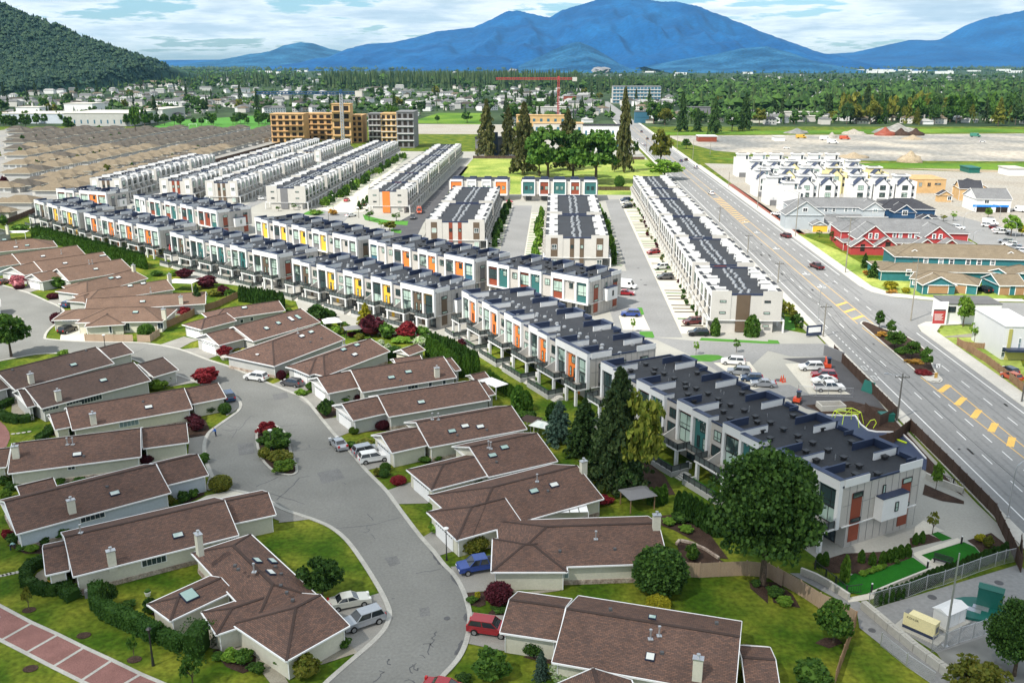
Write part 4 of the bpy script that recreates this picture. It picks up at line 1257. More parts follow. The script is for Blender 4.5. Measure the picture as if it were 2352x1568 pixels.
  if style=='patio':
   da=x-rec+.2 if i else x-.6
   db=x+bw
   spans=[(da,db,3.0)]
   if last:
    spans.append((x+2*bw-.6,L-.1,2.7))
   for xa,xb,dp in spans:
    mb=MB()
    mb.box(xa,xb,-dp,-.02,z1-.28,z1-.04)
    part('balcony',mb,M['white'],root)
    mb=MB()
    mb.box(xa+.1,xb-.1,-dp+.1,-.04,z1-.035,z1)
    part('deck',mb,M['drive'],root)
    railing(root,[(xa+.06,-.7),(xa+.06,-dp+.06),(xb-.06,-dp+.06),(xb-.06,-.7)],1.0,1.1,z1)
    for px in(xa+.3,xb-.7):
     bx('post','p',(0,.45,-.45,0,0,z1-.32),'white',root,(px,-dp+.5,0))
   mb=MB()
   mb.box(x+bw,x+2*bw,-1.4,-.62,z1-.3,z1-.02)
   part('canopy',mb,M['drive'],root)
   railing(root,[(x+bw+.1,-1.34),(x+2*bw-.1,-1.34)],1.0,1.2,z1-.02)
   for px,w_,m_ in((x+bw*.5,1.9,'glassd'),(x+bw*1.5,.95,c2),(x+2*bw+1.4,1.8,'glassd')):
    if px<L-1:
     if m_=='glassd':
      window(root,px,g0-.02,.1,w_,2.1,(.5,),0,gm='glassd')
     else:
      bx('door',m_,(-.48,.48,-.06,0,.1,2.2),m_,root,(px,g0,0))
   ya=-5.2
   xa,xb=x-(rec if i else 0)+.5,x+bw*1.45
   mb=MB()
   mb.box(xa,xb,ya,ya+.25,-.2,.75)
   mb.box(xb-.25,xb,ya+.25,ya+3.2,-.2,.75)
   mb.box(xa,xa+.25,ya+.25,ya+2.2,-.2,.75)
   part('patio_wall',mb,M['palegrey'],root)
   mb=MB()
   mb.box(xa+.25,xb-.25,ya+.25,ya+1.9,0,.62)
   part('patio_lawn',mb,M['turf'],root)
   railing(root,[(xa+.1,ya+.12),(xb-.12,ya+.12),(xb-.12,ya+3.2)],.95,1.3,.75)
   mb=MB()
   for q in range(4):
    mb.box(xb+.3,xb+1.6,ya+.4+q*.35,ya+2.4,q*.17-.1,q*.17+.07)
   part('steps',mb,M['walk'],root)
   bx('heat_pump','h',(-.45,.45,-.2,.2,.05,.95),'trim',root,(x+.3+bw,-.9,0))
  else:
   for px in(x+bw*.55,x+bw*1.5)+((x+bw*2.5,)if last else(x+2*bw+rec/2,)):
    window(root,px,g0-.02,.3,1.9,2.3,(.5,),0,gm='glassd')
   mb=MB()
   mb.box(x,x+2*bw,.5,g0-.02,z1-.34,z1-.24)
   part('soffit',mb,M['white'],root)
   bx('post','q',(0,.4,0,.4,0,z1-.2),'white',root,(x+2*bw-.4,.1,0))
   bx('post','q',(0,.4,0,.4,0,z1-.2),'white',root,(x+.05,.1,0))
  xa,xb=x+bw*.9,x+bw*1.9
  if x+2*bw+1<L or last:
   f=MB()
   f.box(xa,xa+.18,D-4.2,D-.1,zr+.02,zt+.3)
   part('roof_fin',f,M['coping'],root)
   f=MB()
   f.box(xb-.18,xb,D-4.2,D-.1,zr+.02,zt+.3)
   part('roof_fin',f,M['white'],root)
   f=MB()
   f.box(xa+.2,xb-.2,D-.3,D+.5,zr-.9,zt+.3)
   part('fascia',f,M['coping'],root)
   f=MB()
   f.box(xa-.03,xb+.03,D-.34,D+.54,zt+.3,zt+.36)
   f.box(xa-.03,xa+.21,D-4.25,D-.35,zt+.3,zt+.35)
   f.box(xb-.21,xb+.03,D-4.25,D-.35,zt+.3,zt+.35)
   part('coping',f,M['coping'],root)
   f=MB()
   f.box(xb+.6,xb+2.9,D-.25,D+.3,zr+.2,zt)
   f.box(xb+2.7,xb+2.9,D-1.4,D-.26,zr+.2,zt)
   part('coping',f,M['coping'],root)
  x+=2*bw+rec
 vs=[]
 k=0
 for xx in np.arange(1.9,L-1,2.75):
  vs.append((xx,[3.6,2.5,5.2][k%3]+rr.uniform(-.2,.2)))
  vs.append((xx+1.1,6.4+rr.uniform(-.2,.2)))
  if k%2:
   vs.append((xx+.6,D-2.6))
  k+=1
 roof_vents(root,L,D,zr+.02,vents=='dark',vs,seed)
 mb=MB()
 for q in range(int(L/3)):
  xx,yy=rr.uniform(1,L-1),rr.uniform(4.5,D-4)
  mb.tube((xx,yy,zr),(xx,yy,zr+.45),.06,.06,5)
 part('vent_pipe',mb,M['silver'],root)['kind']='stuff'
 for k,(yy,cc)in enumerate(((2.6,endcol[0]),(D-2.6,endcol[1]))):
  bx('panel',cc,(0,.07,-.85,.85,.7,zr-1.1),cc,root,(L+.0,yy,0))
  window(root,L+.08,yy,zr-1.75,1.7,.75,(),0,rz=math.pi/2)
  window(root,L+.09,yy,z1+.2,1.7,.55,(),0,rz=math.pi/2)
 window(root,L+.03,D*.52,zr-2.3,.5,1.2,(),0,rz=math.pi/2)
 mb=MB()
 mb.box(L+.02,L+.14,.3,D-.3,z1-.15,z1)
 part('fascia',mb,M['white'],root)
 for y0,y1_ in((.18,4.4),(D-4.2,D-.1)):
  mb=MB()
  mb.box(L-.02,L+.1,y0,y1_,zr+.02,zt+.3)
  part('fascia',mb,M['white'],root)
 if box:
  mb=MB()
  mb.box(L+.02,L+1.3,D*.42,D*.75,z1-.1,6.1)
  bb=part('bay_box',mb,M['white'],root)
  mb=MB()
  mb.box(L+.15,L+1.36,D*.42-.06,D*.75+.06,6.1,6.22)
  part('coping',mb,M['coping'],root)
  window(root,L+1.31,D*.6,4.0,.6,1.3,(),.4,rz=math.pi/2)
 return root
YB,YY,TE,RE,OR,GR,BL,BR='brownp','yellow','tealp','redp','orange','greyw','bluep','brownp'
TH=[('farthest left front townhouse row with yellow panels, white balconies over the hedge',(81,457.8),(180,482.8),12.5,'patio',[(YY,BR),(GR,YY),(BR,YY,GR)],'silver',(GR,GR),9.5),('front townhouse row with orange panels behind the long cedar hedge',(196,487.8),(366,522.8),12.5,'patio',[(BL,OR),(GR,OR),(GR,OR),(GR,OR,BL)],'silver',(GR,GR),9.5),('front townhouse row with teal and rust red panels, red parasol at its left end',(393.75,531.5),(640.5,584),12.8,'patio',[(TE,BR),(RE,TE),(RE,TE),(RE,TE),(RE,'brownp',TE)],'silver',(RE,RE),9.5),('front townhouse row with bright yellow panels beside the yellow cypress',(674,592.8),(1000.5,664),13,'patio',[(YY,BR),(BR,YY),(BR,YY),(BR,YY),(BR,BR,YY)],'silver',(BR,BR),9.5),('front townhouse row with orange panels and navy copings above the artificial lawns',(1066,666.6),(1356,812),14,'patio',[(BL,OR),(GR,OR),(GR,OR),(GR,OR),(GR,OR,BL)],'silver',(GR,GR),9.5),('nearest townhouse row with dark teal and rust red panels and black roof vents',(1387,829),(1939,1103),14,'patio',[(TE,RE),(RE,TE),(RE,TE),(RE,TE),(RE,RE,TE)],'dark',(RE,RE),9.5),]
for i,(lb,a_,b_,D_,st_,cl,vn,ec,zz)in enumerate(TH):
 townhouse(lb,P(*a_,zz),P(*b_,zz),D_,st_,cl,0,zz-.3,vn,endcol=ec,seed=i+3)
TS=[('short far left townhouse row with one orange bay',(131,432.8),(245,441),11,[(RE,'beige'),('beige',OR,OR)],'silver',(GR,GR)),('second rank townhouse row with teal and rust windows behind the far front rows',(310,447.8),(500,482.8),13.2,[(TE,'white'),(RE,TE),(RE,TE),(RE,TE),(RE,RE,TE)],'silver',(RE,RE)),('second rank townhouse row with bright yellow square panels',(588,497.8),(821.75,545),13.5,[(GR,YY),(GR,YY),(GR,YY),(GR,YY),(GR,'beige',GR)],'dark',(BR,BR)),('second rank townhouse row with orange square panels',(850.5,549),(1091.75,595),13.3,[(BL,'beige'),(GR,OR),(GR,OR),(GR,OR,BL)],'dark',(GR,GR)),('second rank townhouse row with teal panels beside the blue car',(1121.75,597.8),(1354.75,639),13.3,[(RE,TE),(RE,TE),(RE,'beige',TE)],'dark',(RE,RE)),]
for i,(lb,a_,b_,D_,cl,vn,ec)in enumerate(TS):
 townhouse(lb,P(*a_,9.5),P(*b_,9.5),D_,'drive',cl,0,9.2,vn,endcol=ec,seed=i+13)
def long_row(label,s0,s1,t0,t1,group,cols,end=('greyw','brownp'),units=7,zt=9.4,right=True,left=True,lanterns=True,endstyle='strip'):
 """row running away from the viewer between road-frame offsets s0..s1 and distances t0..t1"""
 o=RD(s0,t0)
 root=thing('townhouse_row',label,'townhouses',o,-ROAD_A,group)
 Wd,Ln=s1-s0,t1-t0
 zr=zt-.8
 mb=MB()
 mb.box(.6,Wd-.6,0,Ln,2.9,zr)
 mb.box(1.4,Wd-1.4,.3,Ln-.3,0,2.9)
 part('wall',mb,M['beige2'],root)
 mb=MB()
 mb.box(.65,Wd-.65,.05,Ln-.05,zr,zr+.05)
 part('roof',mb,M['membrane'],root)
 mb=MB()
 mb.box(.6,Wd-.6,-.06,.14,zr+.0,zr+.4)
 mb.box(.6,Wd-.6,Ln-.14,Ln+.06,zr,zr+.4)
 part('parapet',mb,M['coping'],root)
 ul=Ln/units
 for k in range(units):
  ya=k*ul
  for side,on in((0,left),(1,right)):
   if not on:
    continue
   hi=zt+(.3 if(k+side)%2==0 else 0)
   wd=2.6 if(k+side)%2==0 else 1.5
   def f(mb,wd=wd,hi=hi):
    mb.box(-.25,.6,ul*.04,ul*.62,2.7,hi)
    mb.box(.6,wd+.8,ul*.04,ul*.04+.22,zr+.06,hi)
    mb.box(.6,wd+.8,ul*.62-.22,ul*.62,zr+.06,hi)
   kk=('lr',round(ul,3),wd,hi)
   b_=inst('bay',kk,f,M['white'],root,(0 if side==0 else Wd,ya if side==0 else ya+ul*.66,0),0 if side==0 else math.pi)
   def f(mb,wd=wd,hi=hi):
    mb.box(.3,wd+.7,ul*.04+.24,ul*.62-.24,hi-.55,hi-.5)
    mb.box(-.28,.62,ul*.04-.02,ul*.62+.02,hi,hi+.06)
   inst('tray',kk+(1,),f,M['membrane'],b_)
   sx=-1 if side==0 else 1
   xw=0.6-.02 if side==0 else Wd-.58
   c=cols[(k*2+side)%len(cols)]
   xb=-.25 if side==0 else Wd+.25
   rz=-math.pi/2 if side==0 else math.pi/2
   yb=ya+ul*.33
   bx('panel',c,(-ul*.23,ul*.23,-.08,0,3.2,zt-1.0),c,root,(xb,yb,0),rz)
   window(root,xb+sx*.08,yb,5.7,ul*.44,2.5,(.5,),.3,rz=rz)
   window(root,xb+sx*.08,yb,3.3,ul*.44,1.9,(.5,),0,rz=rz,gm='glassd')
   window(root,xw,ya+ul*.82,6.2,1.3,1.5,(),0,rz=rz)
   bx('balcony',round(ul,2),(-ul*.49,ul*.49,-1.7,-.0,2.7,2.95),'white',root,(xw,ya+ul*.5,0),rz)
   def f(mb):
    mb.add([(0,0,2.95),(0,-1.9,2.95),(0,-1.9,4.0),(0,0,5.2),(.14,0,2.95),(.14,-1.9,2.95),(.14,-1.9,4.0),(.14,0,5.2)],[(3,2,1,0),(4,5,6,7),(0,1,5,4),(1,2,6,5),(2,3,7,6),(3,0,4,7)])
   inst('privacy_wall','pw',f,M['beige2'],root,(xw,ya+ul*.98,0),rz)
   def f(mb):
    for q in range(int(ul)+1):
     mb.box(-ul/2+q*ul/int(ul)-.03,-ul/2+q*ul/int(ul)+.03,-1.68,-1.62,2.95,3.9)
    mb.box(-ul/2,ul/2,-1.7,-1.6,3.85,3.93)
   inst('railing',('rl',round(ul,2)),f,M['rail'],root,(xw,ya+ul*.5,0),rz)
   bx('garage_door','gd',(-1.3,1.3,-.05,0,0,2.3),'trim' if(k+side)%2 else 'greyw',root,(1.4 if side==0 else Wd-1.4,ya+ul*.5,0),rz)
   bx('post','pp',(-.2,.2,-1.7,-1.35,0,2.7),'white',root,(xw,ya+ul*.06,0),rz)
 vs=[]
 for yy in np.arange(1.5,Ln-1,1.9):
  vs.append((Wd/2-.9+R.uniform(-.4,.3),yy))
  vs.append((Wd/2+.9+R.uniform(-.3,.4),yy+.8))
 roof_vents(root,0,0,zr+.05,False,vs,int(t0))
 for x0,x1 in((-.25,Wd*.27),(Wd*.73,Wd+.25)):
  mb=MB()
  mb.box(x0,x1,-.12,.0,2.9,zt+.2)
  part('fascia',mb,M['beige2'],root)
 if endstyle=='strip':
  for xx,c in((Wd*.42,end[1]),(Wd*.58,end[1])):
   bx('panel',c+'s',(-.6,.6,-.1,0,.2,zr),c,root,(xx,-.0,0))
   window(root,xx,-.1,5.6,.9,1.1,(.5,),0)
  for xx in(Wd*.13,Wd*.87):
   bx('panel',end[0]+'e',(-1.0,1.0,-.06,0,3.2,zt-.7),end[0],root,(xx,-.12,0))
   window(root,xx,-.19,5.3,1.5,1.5,(.5,),.35,fm='white')
   window(root,xx,-.02,.6,1.5,1.7,(.5,),.35,fm='white')
 elif endstyle=='solid':
  bx('panel',end[1]+'s',(-1.5,1.5,-.1,0,.2,zr+.1),end[1],root,(Wd*.45,0,0))
  for xx,zz in((Wd*.15,7.0),(Wd*.15,4.4),(Wd*.8,7.0),(Wd*.8,4.4),(Wd*.8,1.4)):
   window(root,xx,-.13,zz,1.4,.5,(),0)
 mb=MB()
 mb.box(-.3,Wd+.3,-.16,.0,2.75,2.9)
 part('fascia',mb,M['white'],root)
 return root
GN='long townhouse rows running towards the field'
NC=['beige2','beige2','greyw','beige2','tealp','beige2','redp','white']
def rows(name,s0,s1,cuts,labels,**k):
 for i,(t0,t1)in enumerate(cuts):
  long_row(labels(i),s0,s1,t0,t1,GN,NC,**k)
for i,(t0,t1,e1)in enumerate([(201.5,230,'brownp'),(232.5,269,'redp'),(271.5,309,'beige'),(311.5,352,'brownp'),(354,382,'redp'),(384,424,'greyw')]):
 long_row(f'townhouse row beside the main road, {ORD[i]} block from its near end',35.5,50.6,t0,t1,GN,['white','beige2','white','greyw'],('white',e1),units=max(5,round((t1-t0)/5.3)),endstyle='solid')
for i,(t0,t1)in enumerate([(269.5,311),(314,360)]):
 long_row(['nearer','farther'][i]+' middle townhouse row, beside the pale parking lane with parked cars',-2.3,15.8,t0,t1,GN,NC,('brownp','brownp'),units=7)
for i,(t0,t1)in enumerate([(296,336),(339,382)]):
 long_row(['nearer','farther'][i]+' middle townhouse row, beside the dark lane with the tipper truck',-41.4,-22.8,t0,t1,GN,NC,('brownp','redp'),units=7)
ROWS=[('the first long row left of the dark lane',-74.6,-59.2,[(369,396),(399,431),(434,470),(473,517),(520,551),(554,590)],'solid','orange'),('the second long row from the dark lane',-118.6,-102.8,[(377,412),(415,440),(443,473),(476,509),(512,549),(552,613)],'solid','greyw'),('the third long row from the dark lane',-150,-136.5,[(393,425),(428,462),(465,496),(499,526),(540,575),(578,624)],'strip','brownp'),('the fourth long row from the dark lane',-173,-159,[(400,436),(439,474),(477,519),(525,560),(563,596),(599,630)],'strip','redp'),('the row beside the tan roofed bungalows',-204,-190.5,[(400,434),(437,478),(481,518)],'strip','brownp')]
for w_,s0,s1,cuts,es,ec in ROWS:
 for i,(t0,t1)in enumerate(cuts):
  long_row(f'{ORD[i]} block from the near end of {w_}',s0,s1,t0,t1,GN,NC,('white',ec),units=max(4,round((t1-t0)/5.6)),endstyle=es)
for lb,s0,s1,cl in[('short townhouse row facing the viewer with orange bays at both ends',-46.4,-20.2,['orange','white','white','orange']),('townhouse row facing the viewer with dark green bays by the cemetery lawn',-14.8,18.8,['tealp','redp','tealp','redp','tealp'])]:
 o=RD(s0,405.5)
 root=thing('townhouse_row',lb,'townhouses',o,-ROAD_A,'flat roofed townhouse rows')
 Wd=s1-s0
 mb=MB()
 mb.box(0,Wd,.4,15,2.9,8.6)
 mb.box(.3,Wd-.3,2,14,0,2.9)
 part('wall',mb,M['beige2'],root)
 mb=MB()
 mb.box(.02,Wd-.02,.42,14.9,8.6,8.66)
 part('roof',mb,M['membrane'],root)
 nb=len(cl)
 for k,c in enumerate(cl):
  x0=k*Wd/nb+.5
  x1=(k+1)*Wd/nb-.5
  if c=='redp' or c=='white':
   x0+=.8
   x1-=.6
  f=MB()
  f.box(x0,x0+.4,-.4,.38,2.8,9.3)
  f.box(x1-.4,x1,-.4,.38,2.8,9.3)
  f.box(x0+.4,x1-.4,-.4,.38,8.4,9.3)
  f.box(x0+.4,x1-.4,-.4,.38,2.8,3.1)
  part('bay',f,M['white'],root)
  bx('panel',(c,'T',round(x1-x0,2)),(-(x1-x0)/2+.4,(x1-x0)/2-.4,-.1,.36,3.1,8.4),c,root,((x0+x1)/2,0,0))
  for dx in(-1.0,1.0):
   window(root,(x0+x1)/2+dx,-.11,5.0,1.2,1.6,(.5,),.4)
  for q in(0,1):
   f=MB()
   f.box(x0+.5,x1-.5,4+q*6,5.2+q*6,8.68,9.5)
   part('parapet',f,M['coping'],root)
  window(root,(x0+x1)/2,1.98,.2,2.6,2.2,(.5,),0,gm='glassd')
  bx('balcony',round(x1-x0,2),(-(x1-x0)/2,(x1-x0)/2,-1.2,.3,2.5,2.75),'white',root,((x0+x1)/2,0,0))
# ---------------------------------------------------------------- plants
def quads(name,pts,size,mt,rs,flat=0.0,asp=1.0):
 """many leaf-sized quads with random facing"""
 n=len(pts)
 d1=rs.normal(size=(n,3))
 d1[:,2]*=(1-flat)
 d1/=np.linalg.norm(d1,axis=1)[:,None]
 d2=rs.normal(size=(n,3))
 d2[:,2]*=(1-flat)
 d2-=d1*(d1*d2).sum(1)[:,None]
 d2/=np.linalg.norm(d2,axis=1)[:,None]
 s=(size*rs.uniform(.6,1.3,n))[:,None]if np.isscalar(size)else size[:,None]
 a_,b_=d1*s*.5*asp,d2*s*.5
 v=np.stack([pts-a_-b_,pts+a_-b_,pts+a_+b_,pts-a_+b_],1).reshape(-1,3)
 me=bpy.data.meshes.new(name)
 me.vertices.add(4*n)
 me.vertices.foreach_set('co',v.astype(np.float32).ravel())
 me.loops.add(4*n)
 me.loops.foreach_set('vertex_index',np.arange(4*n,dtype=np.int32))
 me.polygons.add(n)
 me.polygons.foreach_set('loop_start',np.arange(0,4*n,4,dtype=np.int32))
 me.polygons.foreach_set('loop_total',np.full(n,4,dtype=np.int32))
 me.update()
 me.validate()
 me.materials.append(mt)
 return me
def sph(rs,n):
 d=rs.normal(size=(n,3))
 return d/np.linalg.norm(d,axis=1)[:,None]
def crown_pts(rs,n,clumps,flatb=.35,rough=.16):
 """points on clumps spread over a unit ball (centre 0, radius 1)"""
 c=sph(rs,clumps)*(rs.uniform(.35,.82,clumps)**.6)[:,None]
 c[:,2]=np.where(c[:,2]<-flatb,-flatb*rs.uniform(.5,1.2,clumps),c[:,2])
 r=rs.uniform(.2,.38,clumps)
 k=rs.randint(0,clumps,n)
 d=sph(rs,n)
 d[:,2]=np.abs(d[:,2])*.9+d[:,2]*.25
 p=c[k]+d*(r[k]*rs.uniform(.72,1.0,n))[:,None]
 return p
LIB={}
def crown(kind,mt,v=0):
 """(crown mesh, trunk mesh) scaled to height 1 and radius .5"""
 key=(kind,mt,v)
 if key in LIB:
  return LIB[key]
 rs=np.random.RandomState(hash_(kind)%1000+v*17)
 tr=MB()
 if kind in('tree','bigtree','fartree','sapling'):
  n,cl,ls={'tree':(3200,46,.062),'bigtree':(24000,150,.026),'fartree':(420,20,.16),'sapling':(420,16,.075)}[kind]
  p=crown_pts(rs,n,cl)
  z0={'sapling':.62,'bigtree':.56}.get(kind,.58)
  zr={'sapling':.36,'bigtree':.44}.get(kind,.42)
  pts=np.stack([p[:,0]*.5,p[:,1]*.5,z0+p[:,2]*zr*1.05],1)
  me=quads(kind,pts,ls,M[mt],rs)
  tr.tube(ZERO,(0,0,.4),.035,.022,7)
  if kind!='fartree':
   for i in range(5):
    a_=i*1.26
    tr.tube((0,0,.28+.02*i),(.25*math.cos(a_),.25*math.sin(a_),.6),.018,.006,5)
  tm='bark'
 elif kind in('shrub','ball','farshrub'):
  n,cl,ls={'shrub':(1500,34,.10),'ball':(4200,150,.048),'farshrub':(160,12,.24)}[kind]
  p=crown_pts(rs,n,cl,.6)
  if kind=='ball':
   d=sph(rs,n)
   p=d*rs.uniform(.84,1.05,n)[:,None]*(1+.09*np.sin(d[:,0:1]*9)*np.cos(d[:,1:2]*8+d[:,2:3]*7))
  pts=np.stack([p[:,0]*.5,p[:,1]*.5,np.maximum(.5+p[:,2]*.5,.02)],1)
  me=quads(kind,pts,ls,M[mt],rs)
  tr.tube(ZERO,(0,0,.5),.04,.02,5)
  if kind!='farshrub':
   tr.blob((0,0,.48),.40,.40,.42,8,6)
 elif kind in('conifer','spruce','farfir','droop'):
  nb,per,ls={'conifer':(150,40,.036),'spruce':(230,48,.024),'farfir':(26,14,.085),'droop':(200,50,.028)}[kind]
  out=[]
  for b in range(nb):
   t=(b+.5)/nb
   z=.08+.9*t
   L_=.5*(1-t)**.62*rs.uniform(.45,1.2)+.014
   a_=b*2.4+rs.uniform(-.4,.4)
   s=rs.uniform(0.12,1,per)**.75
   dz=-.16*s**1.6*L_*(2.4 if kind=='droop' else 1.1)+.05*s*L_
   w_=rs.normal(size=per)*.10*L_*(1-s*.5)
   x=s*L_*math.cos(a_)-w_*math.sin(a_)
   y=s*L_*math.sin(a_)+w_*math.cos(a_)
   out.append(np.stack([x,y,z+dz-np.abs(rs.normal(size=per))*.012],1))
  me=quads(kind,np.concatenate(out),ls*1.25,M[mt],rs,.45,1.2)
  tr.tube(ZERO,(0,0,.97),.016,.002,6)
  if kind in('spruce','droop'):
   for b in range(0,nb,3):
    t=(b+.5)/nb
    L_=.38*(1-t)**.8
    a_=b*2.4
    tr.tube((0,0,.08+.9*t),(L_*math.cos(a_),L_*math.sin(a_),.08+.9*t-.1*L_),.003,.001,3,False)
 elif kind in('cedar','farcedar'):
  n={'cedar':620,'farcedar':130}[kind]
  t=rs.uniform(0,1,n)
  r=.5*np.minimum(1,(1.02-t)*2.2)**.55*rs.uniform(.78,1.08,n)
  a_=rs.uniform(0,6.283,n)
  pts=np.stack([r*np.cos(a_),r*np.sin(a_),t*.97],1)
  me=quads(kind,pts,.16 if kind=='cedar' else.3,M[mt],rs)
  tr.tube(ZERO,(0,0,.85),.3,.05,6)
 LIB[key]=(me,tr.mesh('trunk',[M['bark' if kind not in('cedar','farcedar','shrub','ball')else 'cedard']]))
 if kind in('shrub','ball'):
  LIB[key][1].materials.clear()
  LIB[key][1].materials.append(M[mt])
 return LIB[key]
def hash_(s):
 h=7
 for ch in s:
  h=(h*31+ord(ch))%100003
 return h
def topz(p,c,x,y):
 xx,yy=Q(c,x,y)
 yc=(yy-784)/F
 return H-p.y*(math.sin(PITCH)+yc*math.cos(PITCH))/(math.cos(PITCH)-yc*math.sin(PITCH))
NAMES={'tree':'leafy_tree','bigtree':'maple_tree','fartree':'leafy_tree','sapling':'young_tree','shrub':'shrub','ball':'clipped_shrub','farshrub':'shrub','conifer':'conifer_tree','spruce':'spruce_tree','farfir':'fir_tree','droop':'weeping_conifer','cedar':'cedar_tree','farcedar':'cedar_tree'}
CATS={'tree':'tree','bigtree':'tree','fartree':'tree','sapling':'tree','shrub':'shrub','ball':'shrub','farshrub':'shrub','conifer':'tree','spruce':'tree','farfir':'tree','droop':'tree','cedar':'tree','farcedar':'tree'}
def plant(kind,mt,p,h,w,label,group=None,name=None):
 me,tm=crown(kind,mt,R.randint(0,2)if kind not in('bigtree','spruce','ball','droop')else 0)
 t=thing(name or NAMES[kind],label,CATS[kind],p,R.uniform(0,6.28),group)
 t.scale=(w,w,h)
 obj('crown',me,t)
 obj('trunk',tm,t)
 return t
